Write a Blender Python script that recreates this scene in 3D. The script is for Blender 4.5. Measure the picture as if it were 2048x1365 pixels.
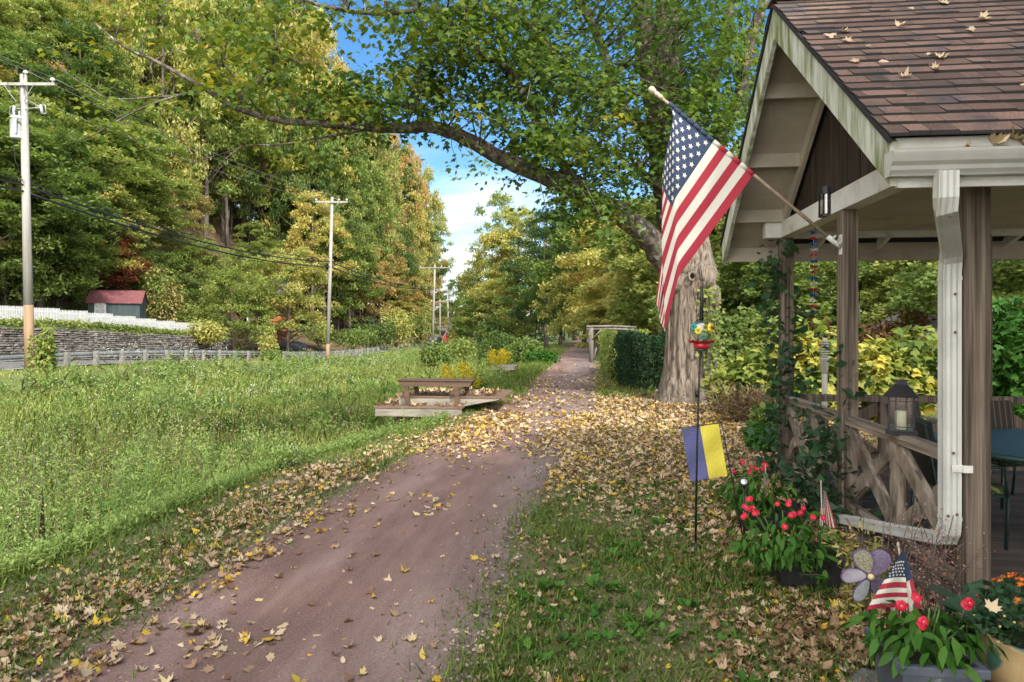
import bpy, bmesh, math, random
import numpy as np
from mathutils import Vector, Matrix, Euler, noise as mnoise

R = math.radians
for o in list(bpy.data.objects):
    bpy.data.objects.remove(o)
SC = bpy.context.scene
COL = SC.collection
random.seed(7)
rng = np.random.default_rng(11)

# ------------------------------------------------------------------ camera
F, CX, HY, EYE = 1365.0, 1024.0, 655.0, 1.75        # focal length and horizon of the photograph in its own pixels
TH = math.atan(151 / 1365)                            # the trail runs along +Y, the camera looks a little left of it
CT, ST = math.cos(TH), math.sin(TH)
cam_data = bpy.data.cameras.new("camera")
cam = bpy.data.objects.new("camera", cam_data)
COL.objects.link(cam)
cam.location = (0, 0, EYE)
cam.rotation_euler = (R(90), 0, TH)
cam_data.sensor_width = 36
cam_data.lens = F / 2048 * 36
cam_data.shift_y = -27.5 / 2048
cam_data.clip_start = 0.05
cam_data.clip_end = 3000
SC.camera = cam

# ------------------------------------------------------------------ light
SUN_DIR = Vector((0.40, -0.64, 0.66)).normalized()   # towards the sun: behind the camera, from the right
w = bpy.data.worlds.new("World")
SC.world = w
w.use_nodes = True
wn, wl = w.node_tree.nodes, w.node_tree.links
wn.clear()
wo = wn.new("ShaderNodeOutputWorld")
bg = wn.new("ShaderNodeBackground")
sky = wn.new("ShaderNodeTexSky")
sky.sky_type = 'NISHITA'
sky.sun_disc = False
sky.sun_elevation = math.asin(SUN_DIR.z)
sky.sun_rotation = math.atan2(SUN_DIR.x, SUN_DIR.y)
sky.air_density = 1.0
sky.dust_density = 0.6
sky.ozone_density = 2.0
hs = wn.new("ShaderNodeHueSaturation")
hs.inputs['Saturation'].default_value = 1.30
hs.inputs['Value'].default_value = 0.66
wl.new(sky.outputs[0], hs.inputs['Color'])
tc = wn.new("ShaderNodeTexCoord")
mp = wn.new("ShaderNodeMapping")
mp.inputs['Scale'].default_value = (1.3, 1.3, 7.0)
wl.new(tc.outputs['Generated'], mp.inputs['Vector'])
cn = wn.new("ShaderNodeTexNoise")
cn.inputs['Scale'].default_value = 2.2
cn.inputs['Detail'].default_value = 7
cn.inputs['Roughness'].default_value = 0.55
wl.new(mp.outputs[0], cn.inputs['Vector'])
cr = wn.new("ShaderNodeValToRGB")
cr.color_ramp.elements[0].position = 0.42
cr.color_ramp.elements[1].position = 0.68
wl.new(cn.outputs[0], cr.inputs[0])
sx = wn.new("ShaderNodeSeparateXYZ")
wl.new(tc.outputs['Generated'], sx.inputs[0])
mr = wn.new("ShaderNodeMapRange")                     # the clouds lie low over the far trees
mr.inputs['From Min'].default_value = 0.30
mr.inputs['From Max'].default_value = 0.10
wl.new(sx.outputs['Z'], mr.inputs['Value'])
mm = wn.new("ShaderNodeMath"); mm.operation = 'MULTIPLY'
wl.new(cr.outputs[0], mm.inputs[0]); wl.new(mr.outputs[0], mm.inputs[1])
mx = wn.new("ShaderNodeMix"); mx.data_type = 'RGBA'
mx.inputs['B'].default_value = (5.6, 5.8, 6.1, 1)
wl.new(mm.outputs[0], mx.inputs['Factor']); wl.new(hs.outputs[0], mx.inputs['A'])
# added fill light: unseen bright cloud over the southern sky lifts the shade
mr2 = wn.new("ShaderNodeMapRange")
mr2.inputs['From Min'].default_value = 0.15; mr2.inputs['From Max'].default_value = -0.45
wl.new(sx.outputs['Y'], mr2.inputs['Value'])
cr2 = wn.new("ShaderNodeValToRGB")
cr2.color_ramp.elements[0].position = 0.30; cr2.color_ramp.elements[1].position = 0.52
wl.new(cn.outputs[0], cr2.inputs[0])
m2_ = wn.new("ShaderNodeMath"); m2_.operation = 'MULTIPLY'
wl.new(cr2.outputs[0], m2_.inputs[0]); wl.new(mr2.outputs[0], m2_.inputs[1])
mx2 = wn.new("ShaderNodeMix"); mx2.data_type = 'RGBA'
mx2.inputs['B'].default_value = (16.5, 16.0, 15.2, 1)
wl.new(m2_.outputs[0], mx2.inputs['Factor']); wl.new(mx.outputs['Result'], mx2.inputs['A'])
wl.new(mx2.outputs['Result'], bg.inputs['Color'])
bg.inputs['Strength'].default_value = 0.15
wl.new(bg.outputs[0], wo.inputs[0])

sd = bpy.data.lights.new("sun", 'SUN')
sd.energy = 2.7
sd.angle = R(3.0)
sd.color = (1.0, 0.95, 0.86)
so = bpy.data.objects.new("sun", sd)
COL.objects.link(so)
so.rotation_euler = SUN_DIR.to_track_quat('Z', 'Y').to_euler()
so.location = (0, 0, 60)

SC.view_settings.view_transform = 'Standard'
SC.view_settings.look = 'None'
SC.view_settings.exposure = 1.16
SC.view_settings.gamma = 1.0
SC.cycles.use_denoising = True
try:
    SC.cycles.denoiser = 'OPENIMAGEDENOISE'
    SC.cycles.denoising_input_passes = 'RGB_ALBEDO_NORMAL'
except Exception:
    pass
SC.cycles.max_bounces = 8
SC.cycles.diffuse_bounces = 4
SC.cycles.transmission_bounces = 6
SC.cycles.transparent_max_bounces = 6
SC.cycles.sample_clamp_indirect = 6
SC.render.film_transparent = False

# ------------------------------------------------------------------ measuring
def at(px, py, d):
    """A point of the place: photograph pixel and its distance in front of the camera."""
    x = (px - CX) / F * d
    return Vector((x * CT - d * ST, x * ST + d * CT, EYE + (HY - py) / F * d))

def depth_of(x, y):
    return y * CT - x * ST

def px_of(x, y, z=0):
    d = depth_of(x, y)
    return CX + F * (x * CT + y * ST) / d, HY - F * (z - EYE) / d

def on_x(px, X):
    """Y of the point with world X seen in column px."""
    t = (px - CX) / F
    return X * (CT + t * ST) / (t * CT - ST)

def on_y(px, Y):
    t = (px - CX) / F
    return Y * (t * CT - ST) / (CT + t * ST)

def sstep(a, b, x):
    t = np.clip((np.asarray(x, float) - a) / (b - a), 0, 1)
    return t * t * (3 - 2 * t)

# ------------------------------------------------------------------ objects
WL = {}
def tag(o, label=None, cat=None, group=None, kind=None):
    if label: o['label'] = label
    if cat: o['category'] = cat
    if group: o['group'] = group
    if kind: o['kind'] = kind
    return o

def thing(name, label, cat, loc=(0, 0, 0), group=None, rz=0.0):
    o = bpy.data.objects.new(name, None)
    o.empty_display_size = 0.2
    COL.objects.link(o)
    o.location = loc
    o.rotation_euler = (0, 0, rz)
    WL[o.name] = Vector(loc)
    return tag(o, label, cat, group)

def copy_tree(o, parent=None):
    c = o.copy(); COL.objects.link(c)
    if parent is not None: c.parent = parent
    for ch in o.children: copy_tree(ch, c)
    return c

class MB:
    """Collects shapes given in world (or the thing's own) coordinates and links them as one mesh object."""
    def __init__(self):
        self.v, self.f, self.mi, self.sm, self.t = [], [], [], [], []
    def add(self, vs, fs, mi=0, smooth=False, tint=None):
        n = len(self.v)
        self.v += [tuple(p) for p in vs]
        for f in fs:
            self.f.append(tuple(i + n for i in f)); self.mi.append(mi); self.sm.append(smooth)
            self.t.append(random.random() if tint is None else tint)
        return self
    def box(self, x0, x1, y0, y1, z0, z1, mi=0):
        vs = [(x0,y0,z0),(x1,y0,z0),(x1,y1,z0),(x0,y1,z0),(x0,y0,z1),(x1,y0,z1),(x1,y1,z1),(x0,y1,z1)]
        return self.add(vs, [(0,3,2,1),(4,5,6,7),(0,1,5,4),(1,2,6,5),(2,3,7,6),(3,0,4,7)], mi)
    def beam(self, p, q, w, h, up=(0, 0, 1), mi=0, w2=None, h2=None):
        p, q, up = Vector(p), Vector(q), Vector(up)
        a = (q - p).normalized()
        s = a.cross(up)
        if s.length < 1e-4: s = a.cross(Vector((1, 0, 0)))
        s.normalize(); u = s.cross(a).normalized()
        w2 = w if w2 is None else w2; h2 = h if h2 is None else h2
        vs = [p+s*x*w/2+u*y*h/2 for x, y in ((-1,-1),(1,-1),(1,1),(-1,1))] + [q+s*x*w2/2+u*y*h2/2 for x, y in ((-1,-1),(1,-1),(1,1),(-1,1))]
        return self.add(vs, [(0,1,2,3),(7,6,5,4),(0,4,5,1),(1,5,6,2),(2,6,7,3),(3,7,4,0)], mi)
    def tube(self, pts, rad, n=8, mi=0, wob=0.0, cap=True):
        pts = [Vector(p) for p in pts]
        if not hasattr(rad, '__len__'): rad = [rad] * len(pts)
        ref = Vector((0.13, 0.21, 0.97)).normalized()
        vs = []; u = None
        for i, p in enumerate(pts):
            a = (pts[min(i+1, len(pts)-1)] - pts[max(i-1, 0)])
            a = a.normalized() if a.length > 1e-9 else Vector((0, 0, 1))
            if u is None:
                u = a.cross(ref)
                if u.length < 0.05: u = a.cross(Vector((1, 0, 0)))
            else:
                u = u - a * u.dot(a)
            u.normalize(); v = a.cross(u)
            for k in range(n):
                t = 2 * math.pi * k / n
                r = rad[i] * (1 + wob * (random.random() - .5) * 2 if wob else 1)
                vs.append(p + (u * math.cos(t) + v * math.sin(t)) * r)
        fs = []
        for i in range(len(pts) - 1):
            for k in range(n):
                a0, b0 = i*n+k, i*n+(k+1) % n
                fs.append((a0, b0, b0+n, a0+n))
        self.add(vs, fs, mi, True)
        if cap:
            m = len(self.v)
            self.f.append(tuple(m - len(vs) + k for k in reversed(range(n)))); self.mi.append(mi); self.sm.append(False); self.t.append(.5)
            self.f.append(tuple(m - n + k for k in range(n))); self.mi.append(mi); self.sm.append(False); self.t.append(.5)
        return self
    def lathe(self, prof, c=(0, 0, 0), n=20, mi=0, axis='z', smooth=True):
        c = Vector(c); vs = []
        for r, h in prof:
            for k in range(n):
                t = 2*math.pi*k/n
                vs.append(c + Vector((r*math.cos(t), r*math.sin(t), h)))
        fs = []
        for i in range(len(prof)-1):
            for k in range(n):
                fs.append((i*n+k, i*n+(k+1) % n, (i+1)*n+(k+1) % n, (i+1)*n+k))
        fs.append(tuple(reversed(range(n)))); fs.append(tuple((len(prof)-1)*n+k for k in range(n)))
        return self.add(vs, fs, mi, smooth)
    def prism(self, poly, axis, a, b, mi=0):
        """poly: 2-D outline in the plane normal to the axis ('x': (y,z), 'y': (x,z), 'z': (x,y)), from a to b."""
        def P(u, v, h): return (h, u, v) if axis == 'x' else ((u, h, v) if axis == 'y' else (u, v, h))
        n = len(poly)
        vs = [P(u, v, a) for u, v in poly] + [P(u, v, b) for u, v in poly]
        fs = [tuple(reversed(range(n))), tuple(range(n, 2*n))] + [(i, (i+1) % n, n+(i+1) % n, n+i) for i in range(n)]
        return self.add(vs, fs, mi)
    def ball(self, c, r, n=10, m=7, mi=0, sq=(1, 1, 1)):
        c = Vector(c); prof = []
        vs = []; fs = []
        for i in range(m+1):
            ph = math.pi*i/m
            for k in range(n):
                t = 2*math.pi*k/n
                vs.append(c + Vector((r*sq[0]*math.sin(ph)*math.cos(t), r*sq[1]*math.sin(ph)*math.sin(t), -r*sq[2]*math.cos(ph))))
        for i in range(m):
            for k in range(n):
                fs.append((i*n+k, i*n+(k+1) % n, (i+1)*n+(k+1) % n, (i+1)*n+k))
        return self.add(vs, fs, mi, True)
    def build(self, name, mats, parent=None, bevel=0.0, local=False, fixn=True):
        me = bpy.data.meshes.new(name)
        off = Vector((0, 0, 0))
        if parent is not None and not local:
            off = WL.get(parent.name, Vector((0, 0, 0)))
        me.from_pydata([(p[0]-off[0], p[1]-off[1], p[2]-off[2]) for p in self.v], [], self.f)
        if fixn:
            bm = bmesh.new(); bm.from_mesh(me)
            bmesh.ops.recalc_face_normals(bm, faces=bm.faces)
            bm.to_mesh(me); bm.free()
        for m in (mats if isinstance(mats, (list, tuple)) else [mats]): me.materials.append(m)
        me.polygons.foreach_set('material_index', self.mi)
        me.polygons.foreach_set('use_smooth', self.sm)
        at_ = me.attributes.new('tint', 'FLOAT', 'FACE'); at_.data.foreach_set('value', self.t)
        me.update()
        o = bpy.data.objects.new(name, me); COL.objects.link(o)
        if parent is not None: o.parent = parent
        WL[o.name] = off
        if bevel:
            b = o.modifiers.new('bevel', 'BEVEL'); b.width = bevel; b.segments = 2; b.limit_method = 'ANGLE'
        return o

def np_mesh(name, V, counts, mat, tint, parent=None, local=True, mats=None, mi=None, smooth=False):
    """A mesh whose faces take consecutive vertices; counts is one int or an array of face sizes."""
    V = np.asarray(V, np.float32).reshape(-1, 3)
    if np.isscalar(counts): counts = np.full(len(V)//counts, counts)
    counts = np.asarray(counts, np.int32)
    me = bpy.data.meshes.new(name)
    me.vertices.add(len(V)); me.vertices.foreach_set('co', V.ravel())
    me.loops.add(len(V)); me.loops.foreach_set('vertex_index', np.arange(len(V), dtype=np.int32))
    me.polygons.add(len(counts))
    st = np.concatenate([[0], np.cumsum(counts)[:-1]]).astype(np.int32)
    me.polygons.foreach_set('loop_start', st)
    me.polygons.foreach_set('loop_total', counts)
    for m in (mats or [mat]): me.materials.append(m)
    if mi is not None: me.polygons.foreach_set('material_index', np.asarray(mi, np.int32))
    a = me.attributes.new('tint', 'FLOAT', 'FACE'); a.data.foreach_set('value', np.asarray(tint, np.float32))
    me.update(calc_edges=True)
    me.validate()
    o = bpy.data.objects.new(name, me); COL.objects.link(o)
    if parent is not None: o.parent = parent
    return o

# ------------------------------------------------------------------ leaf shapes
OVAL = np.array([[0, 0, 0], [.26, .45, .05], [0, 1, 0], [-.26, .45, .05]], float)
LONG = np.array([[0, 0, 0], [.13, .3, .05], [.12, .65, .03], [0, 1, -.12], [-.12, .65, .03], [-.13, .3, .05]], float)
MAPLE = np.array([[0, 0], [.10, .12], [.42, .02], [.36, .22], [.62, .42], [.40, .48], [.44, .66], [.20, .62], [0, 1.05],
                  [-.20, .62], [-.44, .66], [-.40, .48], [-.62, .42], [-.36, .22], [-.42, .02], [-.10, .12]], float)
def maple(curl, fold, seed):
    r = np.random.default_rng(seed)
    p = MAPLE * (1 + (r.random(MAPLE.shape) - .5) * .16)
    c = p - np.array([0, .42])
    z = curl * (c ** 2).sum(1) + fold * np.abs(p[:, 0]) + (r.random(len(p)) - .5) * .10
    return np.column_stack([p, z]) - np.array([0, .42, 0])
LEAF5 = np.array([[0, 0, 0], [.40, .10, .02], [.52, .50, -.02], [.20, .62, .03], [0, 1.05, -.06], [-.20, .62, .03], [-.52, .50, -.02], [-.40, .10, .02]], float)

def rot_mats(n, tilt_mean, tilt_sd, heading=None):
    """Random leaf frames: heading about Z, then tilted away from flat."""
    h = rng.random(n) * 2*np.pi if heading is None else heading
    t = rng.normal(tilt_mean, tilt_sd, n)
    r = rng.normal(0, tilt_sd, n)
    ch, sh, ctt, stt, cr_, sr_ = np.cos(h), np.sin(h), np.cos(t), np.sin(t), np.cos(r), np.sin(r)
    Z0 = np.zeros(n); O1 = np.ones(n)
    Rz = np.stack([np.stack([ch, -sh, Z0], -1), np.stack([sh, ch, Z0], -1), np.stack([Z0, Z0, O1], -1)], -2)
    Rx = np.stack([np.stack([O1, Z0, Z0], -1), np.stack([Z0, ctt, -stt], -1), np.stack([Z0, stt, ctt], -1)], -2)
    Ry = np.stack([np.stack([cr_, Z0, sr_], -1), np.stack([Z0, O1, Z0], -1), np.stack([-sr_, Z0, cr_], -1)], -2)
    return Rz @ Rx @ Ry

def scatter(tpl, P, S, M):
    """tpl (k,3) placed at P (n,3), sizes S (n,), frames M (n,3,3) -> (n*k,3)."""
    P = np.asarray(P, float); S = np.asarray(S, float)
    return (np.einsum('nij,kj->nki', M, tpl) * S[:, None, None] + P[:, None, :]).reshape(-1, 3)

# ------------------------------------------------------------------ materials
MATS = {}
def base(name):
    m = bpy.data.materials.new(name); m.use_nodes = True
    nt = m.node_tree; nt.nodes.clear()
    out = nt.nodes.new('ShaderNodeOutputMaterial')
    MATS[name] = m
    return m, nt, out

def lin(c):
    """sRGB 0-255 -> linear."""
    return tuple(((v/255)/12.92 if v/255 <= .04045 else ((v/255+.055)/1.055)**2.4) for v in c) + (1,)

def ramp(nt, stops, fac):
    r = nt.nodes.new('ShaderNodeValToRGB')
    els = r.color_ramp.elements
    while len(els) < len(stops): els.new(0.5)
    for e, (p, c) in zip(els, stops):
        e.position = p; e.color = tuple(c[:3]) + (1,)
    nt.links.new(fac, r.inputs[0])
    return r.outputs[0]

def noise_fac(nt, scale, detail=4, rough=.55, stretch=None, coord='Object', dist=0.0):
    t = nt.nodes.new('ShaderNodeTexCoord')
    v = t.outputs[coord]
    if stretch:
        mpn = nt.nodes.new('ShaderNodeMapping'); mpn.inputs['Scale'].default_value = stretch
        nt.links.new(v, mpn.inputs[0]); v = mpn.outputs[0]
    n = nt.nodes.new('ShaderNodeTexNoise')
    n.inputs['Scale'].default_value = scale; n.inputs['Detail'].default_value = detail; n.inputs['Roughness'].default_value = rough
    n.inputs['Distortion'].default_value = dist
    nt.links.new(v, n.inputs['Vector'])
    return n.outputs[0]

def mixc(nt, fac, a, b, mode='MIX'):
    m = nt.nodes.new('ShaderNodeMix'); m.data_type = 'RGBA'; m.blend_type = mode
    for s, v in (('Factor', fac), ('A', a), ('B', b)):
        if isinstance(v, (float, int)): m.inputs[s].default_value = v
        elif isinstance(v, tuple): m.inputs[s].default_value = tuple(v[:3]) + (1,)
        else: nt.links.new(v, m.inputs[s])
    return m.outputs['Result']

def surf(name, stops, scale=6, detail=5, rough=.7, bump=.2, bscale=None, stretch=None, metal=0.0, dirt=None, tint=0.0, spec=.4, dist=0.0, bdist=.01):
    """A procedural surface: colour ramp over stretched noise, optional second noise of dirt, per-face tint, bump."""
    m, nt, out = base(name)
    p = nt.nodes.new('ShaderNodeBsdfPrincipled')
    f = noise_fac(nt, scale, detail, .6, stretch, dist=dist)
    c = ramp(nt, stops, f)
    if dirt:
        dc, ds, lo, hi = dirt[:4]
        d = noise_fac(nt, ds, 5, .6, dirt[4] if len(dirt) > 4 else None)
        k = ramp(nt, [(lo, (0, 0, 0)), (hi, (1, 1, 1))], d)
        c = mixc(nt, k, c, dc)
    if tint:
        a = nt.nodes.new('ShaderNodeAttribute'); a.attribute_name = 'tint'
        k = ramp(nt, [(0, (1-tint,)*3), (1, (1+tint*.6,)*3)], a.outputs['Fac'])
        c = mixc(nt, 1.0, c, k, 'MULTIPLY')
    nt.links.new(c, p.inputs['Base Color'])
    p.inputs['Roughness'].default_value = rough
    p.inputs['Metallic'].default_value = metal
    p.inputs['Specular IOR Level'].default_value = spec
    if bump:
        bn = nt.nodes.new('ShaderNodeBump'); bn.inputs['Strength'].default_value = bump; bn.inputs['Distance'].default_value = bdist
        h = noise_fac(nt, bscale or scale*3, 6, .65, stretch)
        nt.links.new(h, bn.inputs['Height']); nt.links.new(bn.outputs[0], p.inputs['Normal'])
    nt.links.new(p.outputs[0], out.inputs[0])
    return m

def leafmat(name, stops, trans=.42, nscale=.35, nmix=.5, rough=.55, objmul=True, accent=None):
    """Leaves: per-leaf tint and slow patches pick the colour; some light passes through."""
    m, nt, out = base(name)
    a = nt.nodes.new('ShaderNodeAttribute'); a.attribute_name = 'tint'
    f = noise_fac(nt, nscale, 3, .6)
    st = nt.nodes.new('ShaderNodeMapRange'); st.inputs['From Min'].default_value = .3; st.inputs['From Max'].default_value = .7
    nt.links.new(f, st.inputs['Value'])
    mx_ = nt.nodes.new('ShaderNodeMix'); mx_.data_type = 'FLOAT'; mx_.inputs['Factor'].default_value = nmix
    nt.links.new(a.outputs['Fac'], mx_.inputs['A']); nt.links.new(st.outputs[0], mx_.inputs['B'])
    c = ramp(nt, stops, mx_.outputs['Result'])
    d = nt.nodes.new('ShaderNodeBsdfPrincipled'); d.inputs['Roughness'].default_value = rough; d.inputs['Specular IOR Level'].default_value = .18
    nt.links.new(c, d.inputs['Base Color'])
    if trans > 0:
        t = nt.nodes.new('ShaderNodeBsdfTranslucent')
        nt.links.new(mixc(nt, 1.0, c, (1.15, 1.2, .7), 'MULTIPLY'), t.inputs['Color'])
        ms = nt.nodes.new('ShaderNodeMixShader'); ms.inputs[0].default_value = trans
        nt.links.new(d.outputs[0], ms.inputs[1]); nt.links.new(t.outputs[0], ms.inputs[2])
        nt.links.new(ms.outputs[0], out.inputs[0])
    else:
        nt.links.new(d.outputs[0], out.inputs[0])
    return m

def plain(name, c, rough=.6, metal=0.0, var=.12, scale=20, bump=0.0, spec=.4):
    c = c[:3]
    return surf(name, [(.3, tuple(v*(1-var) for v in c)), (.7, tuple(v*(1+var) for v in c))], scale, 4, rough, bump, metal=metal, spec=spec)

def glassmat(name, col=(1, 1, 1), alpha=.25, rough=.05):
    m, nt, out = base(name)
    g = nt.nodes.new('ShaderNodeBsdfGlossy'); g.inputs['Roughness'].default_value = rough
    t = nt.nodes.new('ShaderNodeBsdfTransparent'); t.inputs['Color'].default_value = tuple(col) + (1,)
    s = nt.nodes.new('ShaderNodeMixShader'); s.inputs[0].default_value = alpha
    nt.links.new(t.outputs[0], s.inputs[1]); nt.links.new(g.outputs[0], s.inputs[2])
    nt.links.new(s.outputs[0], out.inputs[0])
    return m

def blend(a, b, t): return tuple(a[i]*(1-t)+b[i]*t for i in range(3))
DG, MG, LG = (.040, .074, .024), (.088, .142, .038), (.195, .25, .060)
YG, YE, OR = (.32, .335, .10), (.47, .40, .12), (.43, .27, .105)
RD, BR, TAN = (.28, .06, .035), (.13, .06, .03), (.34, .21, .11)
LM = {
 'dark':   leafmat('leaf_dark_green', [(0, DG), (.5, MG), (1, LG)]),
 'green':  leafmat('leaf_green', [(0, blend(DG, MG, .5)), (.5, blend(MG, LG, .5)), (.85, LG), (1, YG)]),
 'light':  leafmat('leaf_light_green', [(0, MG), (.4, LG), (.75, YG), (1, blend(YG, YE, .5))]),
 'yellow': leafmat('leaf_yellow_green', [(0, blend(MG, LG, .6)), (.3, YG), (.7, blend(YG, YE, .6)), (1, YE)]),
 'gold':   leafmat('leaf_gold', [(0, LG), (.3, blend(YG, YE, .4)), (.6, YE), (1, OR)]),
 'orange': leafmat('leaf_orange', [(0, LG), (.3, blend(YG, OR, .4)), (.7, OR), (1, blend(OR, TAN, .5))], nmix=.6),
 'tan':    leafmat('leaf_tan_orange', [(0, MG), (.3, LG), (.52, blend(YG, TAN, .35)), (.8, TAN), (1, blend(OR, TAN, .5))], nmix=.6),
 'russet': leafmat('leaf_russet', [(0, blend(LG, BR, .4)), (.4, BR), (.75, blend(BR, RD, .5)), (1, blend(RD, TAN, .5))]),
 'red':    leafmat('leaf_red', [(0, LG), (.35, BR), (.7, RD), (1, blend(RD, OR, .5))]),
 'pine':   leafmat('needle_pine', [(0, (.02, .06, .03)), (.6, (.05, .11, .05)), (1, (.10, .16, .05))]),
 'maple':  leafmat('leaf_maple', [(0, (.034, .074, .018)), (.45, (.080, .145, .030)), (.8, (.165, .22, .042)), (.93, (.25, .27, .05)), (1, (.42, .30, .06))], trans=.5, nmix=.35),
 'limb':   leafmat('leaf_maple_turning', [(0, (.045, .09, .015)), (.35, (.12, .17, .025)), (.65, (.24, .23, .03)), (.85, (.38, .27, .035)), (1, (.42, .18, .03))], trans=.45, nmix=.3),
 'litter': leafmat('leaf_litter', [(0, (.11, .055, .030)), (.18, (.24, .14, .08)), (.45, (.42, .29, .17)), (.78, (.56, .44, .29)), (.84, (.54, .40, .05)), (.92, (.50, .28, .03)), (.97, (.16, .22, .06)), (1, (.30, .07, .03))], trans=.12, nmix=.12, nscale=3),
 'hedge':  leafmat('leaf_hedge_shade_tone', [(0, (.010, .028, .012)), (.6, (.022, .055, .020)), (1, (.05, .10, .03))], trans=.15),  # the shade on the hedge is put into these dark leaf colours
 'vinca':  leafmat('leaf_vinca', [(0, (.025, .075, .015)), (.5, (.05, .14, .02)), (.9, (.11, .22, .03)), (1, (.30, .30, .04))], trans=.3),
 'vine':   leafmat('leaf_vine_dark', [(0, (.020, .050, .025)), (.6, (.042, .095, .042)), (1, (.11, .17, .05))], trans=.25, rough=.4),
 'meadow': leafmat('meadow_blade', [(0, (.085, .14, .035)), (.4, (.21, .28, .065)), (.75, (.36, .40, .12)), (1, (.50, .45, .23))], trans=.35, nscale=.25),
 'weed':   leafmat('meadow_weed', [(0, (.10, .17, .050)), (.5, (.22, .30, .085)), (.85, (.38, .42, .13)), (1, (.48, .42, .17))], trans=.35, nscale=.2, nmix=.6),
 'lawn':   leafmat('lawn_blade', [(0, (.07, .13, .028)), (.5, (.15, .22, .045)), (.85, (.25, .28, .07)), (1, (.40, .32, .16))], trans=.3, nscale=.8),
 'dry':    leafmat('dry_stem', [(0, (.10, .07, .045)), (.5, (.24, .17, .10)), (1, (.40, .31, .20))], trans=.1, nscale=1),
 'white':  leafmat('white_petal', [(0, (.55, .55, .50)), (1, (.8, .8, .76))], trans=.2),
 'goldfl': leafmat('goldenrod_bloom', [(0, (.50, .36, .012)), (1, (.80, .62, .03))], trans=.2),
 'grape':  leafmat('leaf_grape', [(0, (.055, .11, .03)), (.3, (.12, .19, .045)), (.52, (.24, .28, .06)), (.72, (.48, .42, .09)), (.86, (.58, .40, .06)), (.95, (.42, .20, .05)), (1, (.16, .08, .04))], trans=.4, nscale=1.6, nmix=.35),
 'straw':  leafmat('straw_stem', [(0, (.20, .20, .08)), (.5, (.36, .32, .16)), (1, (.52, .45, .28))], trans=.3, nscale=1),
 'seed':   leafmat('seed_head_pink', [(0, (.12, .05, .04)), (.5, (.30, .15, .12)), (1, (.50, .32, .26))], trans=.1),
}
# ------------------------------------------------------------------ the lie of the land
def road_z(Y): return -0.12 - 1.15 * sstep(28, 66, Y)
def path_c(Y):
    q = lambda y: np.interp(y, [0, 5, 7, 9, 11, 13, 17, 23, 32, 60], [-1.66, -1.64, -1.56, -1.40, -1.20, -1.0, -.74, -.70, -.66, -.45])
    Y = np.asarray(Y, float)
    return (q(Y-1.2) + q(Y-.6) + q(Y) + q(Y+.6) + q(Y+1.2))/5
def terr_z(Y): return 1.95 - 0.95 * sstep(36, 58, Y)
def bank_s(Y): return np.interp(np.asarray(Y, float), [3, 8.6, 12, 14, 18, 30], [-2.25, -2.15, -1.6, -1.3, -1.4, -1.9])
def gz(X, Y):
    X = np.asarray(X, float); Y = np.asarray(Y, float)
    s = X - path_c(Y)
    far = sstep(70, 100, Y)
    bed = -1.45 * (1 - .45*far)
    bs = bank_s(Y)
    z = bed * sstep(bs+.1, bs-2.9, s)
    rz = road_z(Y)
    up = sstep(-15.5, -22.0, X)
    z = z * (1 - up) + rz * up
    # behind the road: the terrace on the stone wall, then the bluff
    wall_end = sstep(57.0, 59.5, Y)
    terr = np.where(X < -32.45, 1.0, 0.0) * (1 - wall_end) + sstep(-31.5, -38, X) * wall_end
    z = z * (1 - terr) + terr_z(Y) * terr
    h = np.maximum(-X - 37.5, 0)
    hill = 1.18 * h * sstep(0, 7, h) * (1 - .0 * h)
    hill = np.minimum(hill, 44 + .25*(hill - 44)) * (1 - .8*sstep(95, 140, Y))
    z = z + hill
    z = z + (.05*np.sin(X*.9+Y*.35)*np.sin(Y*.6-X*.2)) * sstep(-3.4, -6, s)
    z = z + .20*np.exp(-((X+2.2)/.42)**2 - ((Y-14.3)/.95)**2)
    z = z - .25 * sstep(9, 22, X)
    return z

def grid_lines(parts):
    out = []
    for a, b, st in parts: out += list(np.arange(a, b, st))
    return np.array(out + [parts[-1][1]])

M_lawn = surf('lawn_soil', [(.3, (.10, .080, .045)), (.45, (.155, .125, .070)), (.58, (.10, .125, .042)), (.7, (.13, .16, .05))], 14, 9, .95, 1.0, 60)
M_bed = surf('meadow_soil', [(.3, (.075, .105, .030)), (.7, (.14, .17, .05))], .8, 6, .95, .4, 12)
M_forest = surf('forest_floor', [(.3, (.06, .038, .022)), (.5, (.13, .085, .05)), (.7, (.07, .075, .025))], .5, 6, .95, .5, 6)
M_bank = surf('grassy_bank', [(.3, (.05, .08, .02)), (.7, (.12, .15, .04))], .9, 6, .95, .4, 8)

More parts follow.
